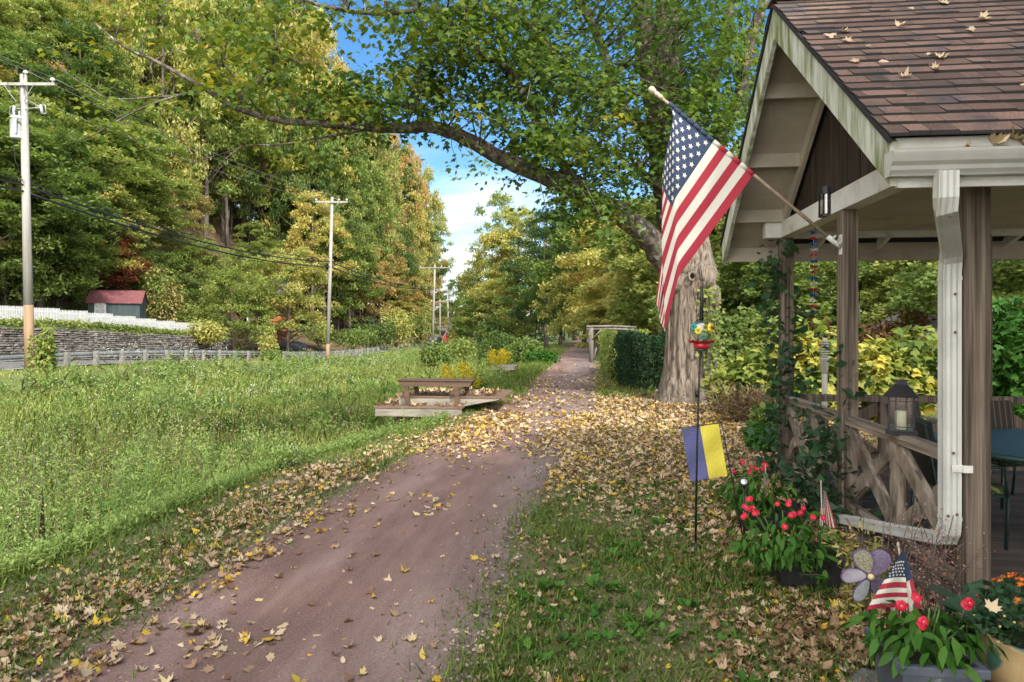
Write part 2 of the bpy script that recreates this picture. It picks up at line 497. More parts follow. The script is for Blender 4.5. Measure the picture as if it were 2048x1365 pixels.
def build_ground():
    xs = grid_lines([(-190, -60, 6), (-60, -32.6, 1.2), (-32.5, -32.35, .1), (-32.3, -23, .8), (-23, -14, .7), (-14, -6, .5), (-6, 8, .4), (8, 30, 2), (30, 160, 10)])
    ys = grid_lines([(-30, 0, 3), (0, 26, .6), (26, 70, 1.5), (70, 140, 4), (140, 460, 20)])
    Xg, Yg = np.meshgrid(xs, ys)
    Zg = gz(Xg, Yg)
    nx, ny = len(xs), len(ys)
    V = np.stack([Xg, Yg, Zg], -1).reshape(-1, 3)
    j, i = np.meshgrid(np.arange(ny-1), np.arange(nx-1), indexing='ij')
    a = (j*nx+i).ravel()
    Fq = np.stack([a, a+1, a+1+nx, a+nx], -1)
    me = bpy.data.meshes.new('ground')
    me.from_pydata(V.tolist(), [], Fq.tolist())
    for m in (M_lawn, M_bed, M_forest, M_bank): me.materials.append(m)
    cx = (xs[:-1]+xs[1:])/2; cy = (ys[:-1]+ys[1:])/2
    CXg, CYg = np.meshgrid(cx, cy)
    sg = CXg - path_c(CYg)
    mi = np.zeros(CXg.shape, int)
    mi[sg < bank_s(CYg)-.4] = 1
    mi[(CXg < -31.5) & (CYg < 57)] = 3
    mi[(CXg < -31.5) & (CYg >= 57)] = 2
    mi[CXg < -38.0] = 2
    mi[(CYg > 48) & (sg > 2)] = 2
    mi[CXg > 12] = 2
    me.polygons.foreach_set('material_index', mi.ravel().astype(np.int32))
    me.polygons.foreach_set('use_smooth', np.ones(len(me.polygons), bool))
    o = bpy.data.objects.new('ground', me); COL.objects.link(o)
    tag(o, kind='structure')
build_ground()

# the trail: crushed red-brown stone
def path_material():
    m, nt, out = base('crushed_red_stone')
    p = nt.nodes.new('ShaderNodeBsdfPrincipled'); p.inputs['Roughness'].default_value = .95; p.inputs['Specular IOR Level'].default_value = .04
    f1 = noise_fac(nt, 1.3, 7, .65, (1.7, .35, 1))
    c1 = ramp(nt, [(.30, (.140, .088, .074)), (.5, (.205, .134, .113)), (.7, (.29, .205, .178))], f1)
    f2 = noise_fac(nt, 75, 7, .85)
    c2 = ramp(nt, [(.34, (.45, .44, .43)), (.5, (1, 1, 1)), (.64, (1.55, 1.52, 1.50))], f2)
    c = mixc(nt, .85, c1, c2, 'MULTIPLY')
    tcn = nt.nodes.new('ShaderNodeTexCoord')
    vo = nt.nodes.new('ShaderNodeTexVoronoi'); vo.inputs['Scale'].default_value = 42
    nt.links.new(tcn.outputs['Object'], vo.inputs['Vector'])
    k = ramp(nt, [(.05, (1, 1, 1)), (.16, (0, 0, 0))], vo.outputs['Distance'])
    sel = noise_fac(nt, 9, 3, .6)
    k2 = ramp(nt, [(.50, (0, 0, 0)), (.66, (.7, .7, .7))], sel)
    kk = mixc(nt, 1.0, k, k2, 'MULTIPLY')
    c = mixc(nt, kk, c, (.34, .29, .28))
    # grey worn stone shows towards the right edge
    sxn = nt.nodes.new('ShaderNodeSeparateXYZ'); nt.links.new(tcn.outputs['Object'], sxn.inputs[0])
    mr_ = nt.nodes.new('ShaderNodeMapRange'); mr_.inputs['From Min'].default_value = -1.2; mr_.inputs['From Max'].default_value = -.55
    nt.links.new(sxn.outputs['X'], mr_.inputs['Value'])
    g = nt.nodes.new('ShaderNodeMath'); g.operation = 'MULTIPLY'
    nt.links.new(mr_.outputs[0], g.inputs[0]); nt.links.new(noise_fac(nt, 2.5, 4, .6), g.inputs[1])
    c = mixc(nt, g.outputs[0], c, mixc(nt, f2, (.10, .088, .088), (.24, .205, .205)))
    nt.links.new(c, p.inputs['Base Color'])
    b = nt.nodes.new('ShaderNodeBump'); b.inputs['Strength'].default_value = .6; b.inputs['Distance'].default_value = .012
    nt.links.new(noise_fac(nt, 120, 6, .8), b.inputs['Height']); nt.links.new(b.outputs[0], p.inputs['Normal'])
    nt.links.new(p.outputs[0], out.inputs[0])
    return m
def build_path():
    ys = grid_lines([(-14, 30, .25), (30, 60, .6), (60, 140, 2)])
    mb = MB(); vs = []; fs = []
    n = 9
    for j, y in enumerate(ys):
        wob = .10*mnoise.noise(Vector((0, y*.9, 1))) + .05*mnoise.noise(Vector((0, y*3.1, 5)))
        wob2 = .12*mnoise.noise(Vector((3, y*.8, 9))) + .06*mnoise.noise(Vector((0, y*2.7, 3)))
        c = float(path_c(y)); l, r = -1.10+wob, 1.10+wob2
        for k in range(n):
            t = k/(n-1); s = l + (r-l)*t
            edge = min(t, 1-t)*(n-1)
            zz = .016 if edge >= 1 else -.004
            vs.append((c+s, y, float(gz(c+s, y)) + zz + .012*math.sin(math.pi*t)))
    for j in range(len(ys)-1):
        for k in range(n-1):
            a = j*n+k; fs.append((a, a+1, a+1+n, a+n))
    mb.add(vs, fs, 0, True)
    tag(mb.build('path', path_material()), kind='structure')
build_path()

M_asphalt = surf('asphalt', [(.3, (.085, .085, .088)), (.7, (.14, .138, .135))], 3, 6, .9, .3, 60)
M_line_w = plain('road_paint_white', (.7, .7, .68), .7)
M_line_y = plain('road_paint_yellow', (.6, .42, .06), .7)
def strip(name, x0, x1, dz, m, y0=-20, y1=330):
    ys = grid_lines([(y0, 90, 2), (90, y1, 10)]); vs = []; fs = []
    for y in ys:
        z = float(road_z(y)) + dz
        vs += [(x0, y, z), (x1, y, z)]
    for j in range(len(ys)-1): fs.append((2*j, 2*j+1, 2*j+3, 2*j+2))
    tag(MB().add(vs, fs, 0, True).build(name, m), kind='structure')
strip('road', -31.0, -24.5, .05, M_asphalt)
strip('road_edge_line', -24.95, -24.83, .056, M_line_w)
strip('road_edge_line', -30.7, -30.58, .056, M_line_w)
strip('road_centre_line', -27.85, -27.73, .056, M_line_y)

# ------------------------------------------------------------------ ground cover
BLADE = np.array([[-.035, 0, 0], [.035, 0, 0], [.026, .10, .55], [0, .30, 1.0], [-.026, .10, .55]], float)

def polar_points(n, px0, px1, d0, d1, power=-.5):
    """Thins out with distance, as cover far off needs fewer, larger plants."""
    u = rng.random(n); q = power + 1
    d = (d0**q + u*(d1**q - d0**q))**(1/q)
    px = px0 + (px1-px0)*rng.random(n)
    cx = (px - CX)/F*d
    return cx*CT - d*ST, cx*ST + d*CT, d

def vnoise(X, Y, sc, seed=0):
    return np.array([mnoise.noise(Vector((x*sc+seed*7.1, y*sc, seed*3.3))) for x, y in zip(X, Y)])

def tufts(name, X, Y, hgt, nb, mat, lean=.35, width=1.0, spread=.09, tint_shift=None, kind='stuff', label=None, z=None):
    n = len(X)
    Z = gz(X, Y) if z is None else z
    P = np.repeat(np.stack([X, Y, Z-.01], -1), nb, 0)
    sc = np.repeat(hgt, nb)
    P[:, :2] += rng.normal(0, 1, (n*nb, 2)) * (spread * (.5+sc))[:, None]
    S = sc * (.55 + .6*rng.random(n*nb))
    M = rot_mats(n*nb, -lean*.6, lean)
    T = BLADE * np.array([width, 1, 1])
    V = scatter(T, P, S, M)
    t = np.repeat(rng.random(n), nb)*.55 + rng.random(n*nb)*.45
    if tint_shift is not None: t = np.clip(t + np.repeat(tint_shift, nb), 0, 1)
    return V, np.full(n*nb, 5), t

def meadow():
    X, Y, d = polar_points(38000, -330, 1120, 3.2, 92, -.55)
    s = X - path_c(Y)
    ok = (s < bank_s(Y)-.05) & (X > -24.0) & ~((X > -4.7) & (X < -1.8) & (Y > 12.3) & (Y < 15.4))
    X, Y, d, s = X[ok], Y[ok], d[ok], s[ok]
    n1 = vnoise(X, Y, .35, 1); n2 = vnoise(X, Y, 1.1, 2)
    edge = sstep(bank_s(Y), bank_s(Y)-2.0, s)
    h = (.10 + .30*edge) * (1 + .45*n1 + .25*n2)
    h *= (1 + .3*sstep(-11, -15, X)) * (1 - .74*sstep(-16.0, -20.5, X))
    h = np.clip(h, .08, .9)
    far = np.clip(d/14, 1, 3.2)
    R_ = []
    for q, wd in ((d < 9, .42), ((d >= 9) & (d < 20), .72), (d >= 20, 1.25)):
        R_.append(tufts('meadow_grass', X[q], Y[q], (h*np.clip(far, 1, 1.3))[q], 9, None, .42, wd, .13, tint_shift=(.42*n1 + .22*n2)[q]))
    V, c, t = (np.concatenate([r[k] for r in R_]) for k in range(3))
    o = np_mesh('meadow_grass', V, c, LM['meadow'], t); tag(o, kind='stuff')

    # leafy weeds: a stem ringed with leaves
    def weeds(name, X, Y, h, nl, leaf, tpl, mat, tsh=0.0, droop=-.5, top=False):
        n = len(X); Z = gz(X, Y)
        lx, ly = rng.normal(0, .18, n), rng.normal(0, .18, n)
        k = np.tile((np.arange(nl)+.5)/nl, n)
        hh = np.repeat(h, nl)
        P = np.stack([np.repeat(X, nl) + np.repeat(lx, nl)*hh*k**1.5, np.repeat(Y, nl) + np.repeat(ly, nl)*hh*k**1.5, np.repeat(Z, nl) + hh*(.12+.88*k)], -1)
        P += rng.normal(0, .03, P.shape)
        S = np.repeat(leaf, nl) * (1.25 - .75*k) * (.7+.6*rng.random(n*nl))
        M = rot_mats(n*nl, .35, .4)
        V = scatter(tpl, P, S, M)
        t = np.clip(np.repeat(rng.random(n), nl)*.6 + rng.random(n*nl)*.3 + .15*k + tsh, 0, 1)
        # stems
        sv = []
        w = .006 + .004*h
        for a in (0, 1):
            dx, dy = (w, 0*w) if a == 0 else (0*w, w)
            sv.append(np.stack([np.stack([X-dx, Y-dy, Z], -1), np.stack([X+dx, Y+dy, Z], -1), np.stack([X+lx*h+dx*.4, Y+ly*h+dy*.4, Z+h], -1), np.stack([X+lx*h-dx*.4, Y+ly*h-dy*.4, Z+h], -1)], 1).reshape(-1, 3))
        SV = np.concatenate(sv)
        VV = np.concatenate([V, SV]); cc = np.concatenate([np.full(n*nl, len(tpl)), np.full(2*n, 4)])
        tt = np.concatenate([t, np.full(2*n, .15)])
        o = np_mesh(name, VV, cc, mat, tt); tag(o, kind='stuff')
        return np.stack([X+lx*h, Y+ly*h, Z+h], -1)

    X, Y, d = polar_points(8200, -330, 1050, 4.0, 85, -.45)
    s = X - path_c(Y)
    n1 = vnoise(X, Y, .28, 5)
    ok = (s < bank_s(Y)-1.0) & (X > -20.3) & (rng.random(len(X)) < .25 + 1.1*np.clip(n1, 0, 1) + .45*sstep(-12, -19, X) + .6*(Y < 10))
    X, Y, d, n1 = X[ok], Y[ok], d[ok], n1[ok]
    h = (.42 + .35*rng.random(len(X))) * (1 + .5*n1) * (1 + .25*sstep(-11, -15, X)) * (1 - .55*sstep(-17, -21.5, X))
    h = np.where(Y < 10, h*1.25, h); h = np.where((X < -13.5) & (n1 > 0), h*1.45, h)
    weeds('meadow_weeds', X, Y, h, 24, .10*np.clip(d/11, .9, 2.4), LONG*np.array([.85, 1, 1]), LM['weed'])
    # low bright ferny plants along the top of the bank
    X = rng.uniform(-4.6, -3.2, 2600); Y = 2.5 + 14*rng.random(2600)
    X = path_c(Y) + bank_s(Y) - .05 - .7*rng.random(2600)**.8 - .15*np.abs(vnoise(X, Y, 1.2, 8))
    weeds('bank_herbs', X, Y, .10+.12*rng.random(2600), 11, np.full(2600, .055), LONG*np.array([1.3, 1, 1]), LM['weed'], tsh=-.1)
    # pale asters above the weeds
    X, Y, d = polar_points(800, -250, 800, 17, 70, -.3)
    ok = (X < -9) & (X > -23) & (vnoise(X, Y, .3, 5) > -.15)
    X, Y, d = X[ok], Y[ok], d[ok]
    nl = 9; n = len(X)
    P = np.repeat(np.stack([X, Y, gz(X, Y) + .75 + .35*rng.random(n)], -1), nl, 0) + rng.normal(0, .13, (n*nl, 3))
    V = scatter(OVAL*np.array([2, 1, 1]), P, np.repeat(.019*np.clip(d/15, 1, 2.2), nl), rot_mats(n*nl, .2, .6))
    o = np_mesh('white_wildflowers', V, 4, LM['white'], rng.random(n*nl)); tag(o, kind='stuff')
    # seed grass and dead stalks in loose patches
    X, Y, d = polar_points(9000, -330, 1000, 4.5, 60, -.4)
    s = X - path_c(Y); n1 = vnoise(X, Y, .45, 31)
    ok = (s < bank_s(Y)-1.0) & (X > -20) & (rng.random(len(X)) < np.clip(n1*1.8-.1, 0, 1))
    X, Y, d = X[ok], Y[ok], d[ok]
    hh = .40+.40*rng.random(len(X))
    V, c, t = tufts('seed_grass', X, Y, hh, 3, None, .20, .09, .16)
    n = len(X); nl = 8
    P = np.repeat(np.stack([X, Y, gz(X, Y)+hh*.9], -1), nl, 0)+rng.normal(0, .09, (n*nl, 3))
    V2 = scatter(OVAL, P, np.repeat(.03*np.clip(d/10, 1, 2.2), nl), rot_mats(n*nl, .6, .6))
    o = np_mesh('seed_grass', np.concatenate([V, V2]), np.concatenate([c, np.full(n*nl, 4)]), LM['straw'], np.concatenate([.45+.5*t, .5+.5*rng.random(n*nl)])); tag(o, kind='stuff')
    # broad dark-leaved weeds
    X, Y, d = polar_points(3400, -330, 1000, 4.5, 60, -.4)
    s = X - path_c(Y); n1 = vnoise(X, Y, .5, 41)
    ok = (s < bank_s(Y)-.9) & (X > -20) & (rng.random(len(X)) < np.clip(n1*2.0, 0, 1)); X, Y, d = X[ok], Y[ok], d[ok]
    weeds('broadleaf_weeds', X, Y, .35+.35*rng.random(len(X)), 16, .10*np.clip(d/12, .9, 2), OVAL*np.array([1.1, 1, 1]), LM['vinca'], tsh=.25)
    # dry, fallen stalks
    X, Y, d = polar_points(900, -250, 1000, 6, 60, -.3)
    s = X - path_c(Y); ok = (s < -3.6) & (X > -23); X, Y, d = X[ok], Y[ok], d[ok]
    n = len(X)
    V = scatter(BLADE*np.array([.13, 1, 1]), np.stack([X, Y, gz(X, Y)], -1), (.5+.5*rng.random(n)), rot_mats(n, -.2, .4))
    o = np_mesh('dry_stalks', V, 5, LM['dry'], rng.random(n)); tag(o, kind='stuff')
meadow()

def in_pavilion(X, Y): return (X > 2.15) & (Y > 4.2) & (Y < 8.7)

def lawn():
    # short grass and broad-leaved plants right of the trail, a thin strip on its left
    X, Y, d = polar_points(64000, 700, 2300, 2.0, 44, -.8)
    X2, Y2, d2 = polar_points(30000, -250, 1100, 2.6, 40, -.5)
    X = np.concatenate([X, X2]); Y = np.concatenate([Y, Y2]); d = np.concatenate([d, d2])
    s = X - path_c(Y)
    n1 = vnoise(X, Y, .9, 3); n2 = vnoise(X, Y, 3.0, 4)
    right = (s > 1.0 + .10*n2) & (X < 9) & ~in_pavilion(X, Y)
    left = (s < -1.12 + .10*n2) & (s > bank_s(Y)-.7)
    keep = (right & (rng.random(len(X)) < .85 + .6*n1 - .35*sstep(6.5, 9, Y) - .3*sstep(1.2, 2.2, X))) | (left & (rng.random(len(X)) < .75 + .5*n1))
    X, Y, d, n1, s = X[keep], Y[keep], d[keep], n1[keep], s[keep]
    h = np.where(s < 0, 1.35, 1.0)*(.04 + .055*rng.random(len(X))) * (1 + .4*n1) * np.where(Y > 17, 1.9, 1)
    V, c, t = tufts('lawn_grass', X, Y, h, 6, None, .5, 1.7, .30, tint_shift=-.1 + .12*n1)
    tag(np_mesh('lawn_grass', V, c, LM['lawn'], t), kind='stuff')
    X, Y, d = polar_points(3600, 760, 1900, 2.4, 20, -.5)
    s = X - path_c(Y); n1 = vnoise(X, Y, 1.3, 6)
    ok = (s > 1.15) & (X < 6) & ~in_pavilion(X, Y) & (rng.random(len(X)) < .35 + 1.2*n1 - .3*sstep(5.5, 8, Y))
    X, Y = X[ok], Y[ok]; n = len(X); nl = 6
    P = np.repeat(np.stack([X, Y, gz(X, Y)+.012], -1), nl, 0) + rng.normal(0, .02, (n*nl, 3))*np.array([1, 1, .4])
    V = scatter(OVAL*np.array([1.3, 1, 1]), P, np.repeat(.045+.04*rng.random(n), nl)*(.7+.5*rng.random(n*nl)), rot_mats(n*nl, .35, .25))
    tag(np_mesh('lawn_broadleaf', V, 4, LM['vinca'], np.clip(np.repeat(rng.random(n), nl)*.6 + .4*rng.random(n*nl), 0, 1)), kind='stuff')
    # rank grass at the foot of the hedge and along the far verge
    X, Y, d = polar_points(5000, 1000, 1330, 17, 60, .2)
    s = X - path_c(Y)
    ok = ((s > 1.15) & (s < 2.6) & (Y > 17.5) & (Y < 27)) | ((s < -1.2) & (s > -2.6) & (Y > 16.5))
    X, Y = X[ok], Y[ok]
    V, c, t = tufts('verge_grass', X, Y, .10 + .16*rng.random(len(X)), 7, None, .5, 1.6, .22)
    tag(np_mesh('verge_grass', V, c, LM['lawn'], np.clip(t+.1, 0, 1)), kind='stuff')
lawn()

OVATE = np.array([[0, -.5], [.16, -.30], [.25, -.05], [.20, .22], [.08, .42], [0, .60], [-.08, .42], [-.20, .22], [-.25, -.05], [-.16, -.30]])
TORN = np.array([[0, -.42], [.30, -.38], [.22, -.15], [.50, .05], [.28, .12], [.15, .30], [-.05, .22], [-.12, .55], [-.30, .10], [-.22, -.20]])
def curled(p, c, f): return np.column_stack([p, c*(p**2).sum(1)+f*np.abs(p[:, 0])])
LEAF_KINDS = [maple(-1.3, .3, 1), maple(.8, .5, 2), maple(1.5, -.3, 3), maple(-.6, .7, 4), maple(.4, .1, 5)]
def litter_density(X, Y):
    s = X - path_c(Y)
    n1 = vnoise(X, Y, .55, 11); n2 = vnoise(X, Y, 1.7, 12)
    D = np.zeros(len(X))
    lv = (s < -.95) & (s > bank_s(Y)-.2)
    D = np.where(lv, (.80 - .70*sstep(bank_s(Y)+.75, bank_s(Y)+.05, s) + .35*n2) * sstep(1.5, 3.5, Y) * (1 - .6*sstep(14, 26, Y)), D)
    D = np.where(lv & (Y < 5.6), D*.55, D); D = np.where(lv & (Y > 7.5) & (Y < 14.5), D*1.5, D)
    on = np.abs(s) <= 1.15
    clus = .022 + .30*np.clip(n1 + n2*.9 - .22, 0, 1) * (s < .25)
    mid = sstep(8.6, 10.2, Y) * (1 - sstep(13.0, 14.0, Y)); mid2 = sstep(13.2, 14.5, Y) * (1 - sstep(20, 27, Y)) * .55
    gap = 1 - .75 * sstep(.5, .0, np.abs(s-.25)) * (Y < 13.2)
    D = np.where(on, clus + (1.05+.35*n2)*mid*gap + (.42+.5*n2)*mid2, D)
    D = np.where(on & (s < -.75) & (Y < 9), np.maximum(D, .22+.5*n2), D)
    rt = s > 1.05
    rr = .07 + .20*n2 + .70*sstep(5.2, 7.8, Y + .8*(s-2.2)) + .62*sstep(1.9, 3.1, s)*(1 - sstep(5.5, 7, Y)) + .2*sstep(2.4, 3.6, s)
    rr = rr * (1 + .7*sstep(7, 9, Y)) * (1 - .6*sstep(14.5, 18, Y)) * (1 - .5*sstep(22, 30, Y))
    D = np.where(rt, rr, D)
    D = np.where(in_pavilion(X, Y), 0, D)
    return np.clip(D, 0, 1.25)
def litter():
    cand = 260000
    X, Y, d = polar_points(cand, -300, 2250, 2.3, 34, -.38)
    ok = (X - path_c(Y) > -2.8) & (X < 5.5)
    X, Y, d = X[ok], Y[ok], d[ok]
    D = litter_density(X, Y)
    ok = rng.random(len(X)) < D*.8
    X, Y, d, D = X[ok], Y[ok], d[ok], D[ok]
    n = len(X); print('litter', n)
    Z = gz(X, Y) + .012 + .028*rng.random(n)*D
    s = X - path_c(Y); Z += np.where(np.abs(s) < 1.1, .012, 0)
    S = (.032 + .044*rng.random(n))*np.where((s > 1.1) & (Y < 5.8), .88, 1) * np.clip(d/10, 1, 1.45)
    k = rng.choice(8, n, p=[.16, .14, .14, .14, .12, .10, .10, .10])
    KINDS = LEAF_KINDS + [curled(OVATE*1.1, 1.2, .5), curled(TORN, .9, .6), curled(TORN*np.array([-1, 1]), -1.4, .3)]
    Vs, cs, ts = [], [], []
    t = rng.random(n)
    onp = np.abs(s) < 1.1
    t = np.where((s > 1.1) & (Y < 5.8) & (rng.random(n) < .62), t*.42, t); t = np.where(onp & (rng.random(n) < .22), .78+.2*rng.random(n), t)
    for i in range(8):
        q = k == i
        M = rot_mats(q.sum(), 0, .30)
        Vs.append(scatter(KINDS[i], np.stack([X, Y, Z], -1)[q], S[q], M)); cs.append(np.full(q.sum(), len(KINDS[i]))); ts.append(t[q])
    tag(np_mesh('fallen_leaves', np.concatenate(Vs), np.concatenate(cs), LM['litter'], np.concatenate(ts)), kind='stuff')
litter()

def crumbs():
    """Crushed bits of leaf and bark trodden into the trail and the lawn."""
    X, Y, d = polar_points(30000, -250, 2250, 2.3, 14, -.6)
    s = X - path_c(Y); n1 = vnoise(X, Y, .9, 51)
    ok = (s > bank_s(Y)) & (X < 4) & ~in_pavilion(X, Y) & (rng.random(len(X)) < np.where(np.abs(s) < 1.1, .10+.35*np.clip(n1, 0, 1)+.2*(np.abs(s) > .8), .6))
    X, Y = X[ok], Y[ok]; n = len(X)
    V = scatter(TORN_T, np.stack([X, Y, gz(X, Y)+.02], -1), .010+.020*rng.random(n)**1.6, rot_mats(n, 0, .4))
    tag(np_mesh('leaf_crumbs', V, len(TORN_T), LM['litter'], rng.random(n)*.62), kind='stuff')
TORN_T = curled(TORN, .9, .6)
crumbs()
def gravel():
    """Loose stones on the trail, thicker along its worn right edge."""
    X, Y, d = polar_points(26000, -200, 1300, 2.3, 13, -.6)
    s = X - path_c(Y); n1 = vnoise(X, Y, 1.4, 21)
    ok = (np.abs(s) < 1.14) & (rng.random(len(X)) < .30 + .5*np.clip(n1, 0, 1) + .35*sstep(.45, 1.0, s))
    X, Y, s = X[ok], Y[ok], s[ok]; n = len(X)
    T = np.array([[-.5, -.4, 0], [.5, -.45, 0], [.55, .4, .05], [-.4, .5, 0], [-.25, -.2, .38], [.3, -.2, .42], [.28, .25, .36], [-.2, .28, .40]])
    fi = np.array([[0, 1, 5, 4], [1, 2, 6, 5], [2, 3, 7, 6], [3, 0, 4, 7], [4, 5, 6, 7]])
    TT = T[fi.ravel()]
    V = scatter(TT, np.stack([X, Y, gz(X, Y)+.016], -1), .007+.017*rng.random(n)**2.0, rot_mats(n, 0, .2))
    tag(np_mesh('gravel', V, 4, surf('gravel_stone', [(.3, (.16, .115, .105)), (.5, (.27, .205, .185)), (.7, (.40, .345, .32))], 1.1, 6, .95, 0, tint=.5, spec=.1), np.repeat(rng.random(n), 5)), kind='stuff')
gravel()
# ------------------------------------------------------------------ trees
M_bark = surf('bark_grey_brown', [(.3, (.055, .042, .032)), (.55, (.12, .095, .075)), (.75, (.20, .17, .135))], 5, 6, .95, .9, 14, (1, 1, .18), bdist=.04)
M_bark_maple = surf('bark_maple', [(.36, (.040, .030, .024)), (.45, (.135, .105, .082)), (.60, (.255, .21, .165))], 17, 9, .95, 1.0, 19, (1, 1, .15), bdist=.08, dist=.6,
                    dirt=((.06, .05, .035), .55, .52, .70))
M_limb = surf('bark_limb', [(.36, (.030, .024, .019)), (.5, (.075, .060, .047)), (.66, (.16, .135, .11))], 9, 8, .95, .7, 20, (1, 1, 1), bdist=.02,
              dirt=((.33, .36, .30), 5, .60, .70))
M_twig = surf('bark_twig', [(.3, (.05, .04, .032)), (.7, (.16, .13, .105))], 9, 4, .95, .2)

def crown_data(seed, h, r, nclump, per, leaf, base=.22, peak=.52, tpl=OVAL, flat=.30, cw=.24, droop=.25, sd=.55):
    """Leaf clumps spread through an uneven crown; returns vertices, face size, tint and the clump centres."""
    g = np.random.default_rng(seed)
    ang = g.random(nclump)*2*np.pi
    t = base + (1-base)*g.random(nclump)**.9
    lob = 1 + .22*np.sin(ang*3+g.random()*6) + .15*np.sin(ang*2+t*9+g.random()*6)
    prof = np.where(t < peak, np.sqrt(np.clip(1-((peak-t)/(peak-base+.14))**2, 0, 1)), np.sqrt(np.clip(1-((t-peak)/(1.03-peak))**2, 0, 1)))
    rr = r*prof*lob*(.42+.62*np.sqrt(g.random(nclump)))
    C = np.stack([rr*np.cos(ang), rr*np.sin(ang), t*h*(.97+.06*g.random(nclump))], -1)
    cs = r*cw*(.6+.8*g.random(nclump))
    per_i = np.maximum((per*(cs/(r*cw))**1.5).astype(int), 8)
    idx = np.repeat(np.arange(nclump), per_i); n = len(idx)
    O = g.normal(0, 1, (n, 3)); O /= (np.linalg.norm(O, axis=1)[:, None]+1e-6); O *= (g.random(n)**.45)[:, None]
    O[:, 2] *= flat + .18*g.random(nclump)[idx]
    P = C[idx] + O*cs[idx][:, None]
    out = np.linalg.norm(O[:, :2], axis=1)
    P[:, 2] -= droop*cs[idx]*out**2
    S = leaf*(.65+.7*g.random(n))
    M = rot_mats(n, .15, sd)
    V = scatter(tpl, P, S, M)
    tint = np.clip(g.random(nclump)[idx]*.6 + g.random(n)*.4, 0, 1)
    return V, len(tpl), tint, C

def trunk_data(seed, h, C, r0, nl=9, top=.86):
    random.seed(seed); mb = MB()
    lean = [(random.uniform(-.05, .05)*h, random.uniform(-.05, .05)*h) for _ in range(3)]
    pts = []; rad = []
    for i in range(8):
        t = i/7*top
        pts.append((lean[0][0]*math.sin(t*3)*.5, lean[0][1]*math.sin(t*2.4)*.5, h*t - (.3 if i == 0 else 0)))
        rad.append(r0*(1.25 if i == 0 else 1)*(1-.85*t))
    mb.tube(pts, rad, 8, 0, .05)
    order = list(range(len(C))); random.shuffle(order)
    for k in order[:nl*2]:
        c = C[k]; z0 = max(h*.12, c[2]-.42*math.hypot(c[0], c[1])-.08*h)
        z0 = min(z0, h*top*.95)
        q = z0/h/top*7; i = min(int(q), 6); f = q-i
        p0 = [pts[i][j]*(1-f)+pts[i+1][j]*f for j in range(3)]
        mid = [(p0[0]*.55+c[0]*.45), (p0[1]*.55+c[1]*.45), (p0[2]*.45+c[2]*.55)+random.uniform(-.1, .2)]
        rb = r0*(1-.8*z0/h)*.42
        mb.tube([p0, mid, tuple(c)], [rb, rb*.6, rb*.18], 5, 0, .05)
    return mb

PROTO = {}
def proto(key, seed, h, r, nclump, per, leaf, base, peak, r0, **kw):
    V, k, t, C = crown_data(seed, h, r, nclump, per, leaf, base, peak, **kw)
    o = np_mesh('crown_'+key, V, k, LM['green'], t); cm = o.data; bpy.data.objects.remove(o)
    tb = trunk_data(seed, h, C, r0).build('trunk_'+key, M_bark); tm = tb.data; bpy.data.objects.remove(tb)
    PROTO[key] = (cm, tm, h, r)
proto('broad', 1, 12, 4.0, 95, 130, .31, .20, .52, .20)
proto('round', 2, 12, 4.4, 110, 125, .30, .16, .48, .22, flat=.38)
proto('tall', 3, 16, 3.8, 120, 125, .31, .18, .58, .24)
proto('loose', 4, 13, 4.2, 74, 120, .29, .22, .55, .20, cw=.20, flat=.25)
proto('fine', 5, 11, 3.6, 170, 120, .21, .15, .50, .16, cw=.19, flat=.62, sd=.9, droop=.1, tpl=LEAF5*np.array([.8, 1, 1]))
proto('finetall', 6, 14, 3.6, 190, 115, .22, .14, .55, .18, cw=.18, flat=.62, sd=.9, droop=.1, tpl=LEAF5*np.array([.8, 1, 1]))
proto('pine', 7, 16, 3.6, 90, 150, .42, .20, .34, .22, tpl=LONG*np.array([.5, 1, 1]), flat=.16, cw=.30, droop=.1)
proto('low', 8, 4, 2.4, 60, 100, .26, .06, .45, .07, flat=.45)

def tree(x, y, h, r, key, mat, label, cat='tree', group=None, name='tree', z=None, trunk_mat=None, rz=None):
    cm, tm, h0, r0 = PROTO[key]
    z = float(gz(x, y)) if z is None else z
    rt = thing(name, label, cat, (x, y, z), group, rz=random.uniform(0, 6.28) if rz is None else rz)
    for nm, me, m in (('crown', cm, LM[mat]), ('trunk', tm, trunk_mat or M_bark)):
        o = bpy.data.objects.new(nm, me); COL.objects.link(o); o.parent = rt
        o.scale = (r/r0, r/r0, h/h0)
        o.material_slots[0].link = 'OBJECT'; o.material_slots[0].material = m
    return rt

def top_h(px, d, ty, x, y): return EYE + (HY-ty)/F*d - float(gz(x, y))
def tree_d(px, d, ty, r, key, mat, label, **kw):
    p = at(px, HY, d)
    return tree(p.x, p.y, max(top_h(px, d, ty, p.x, p.y), 2), r, key, mat, label, **kw)

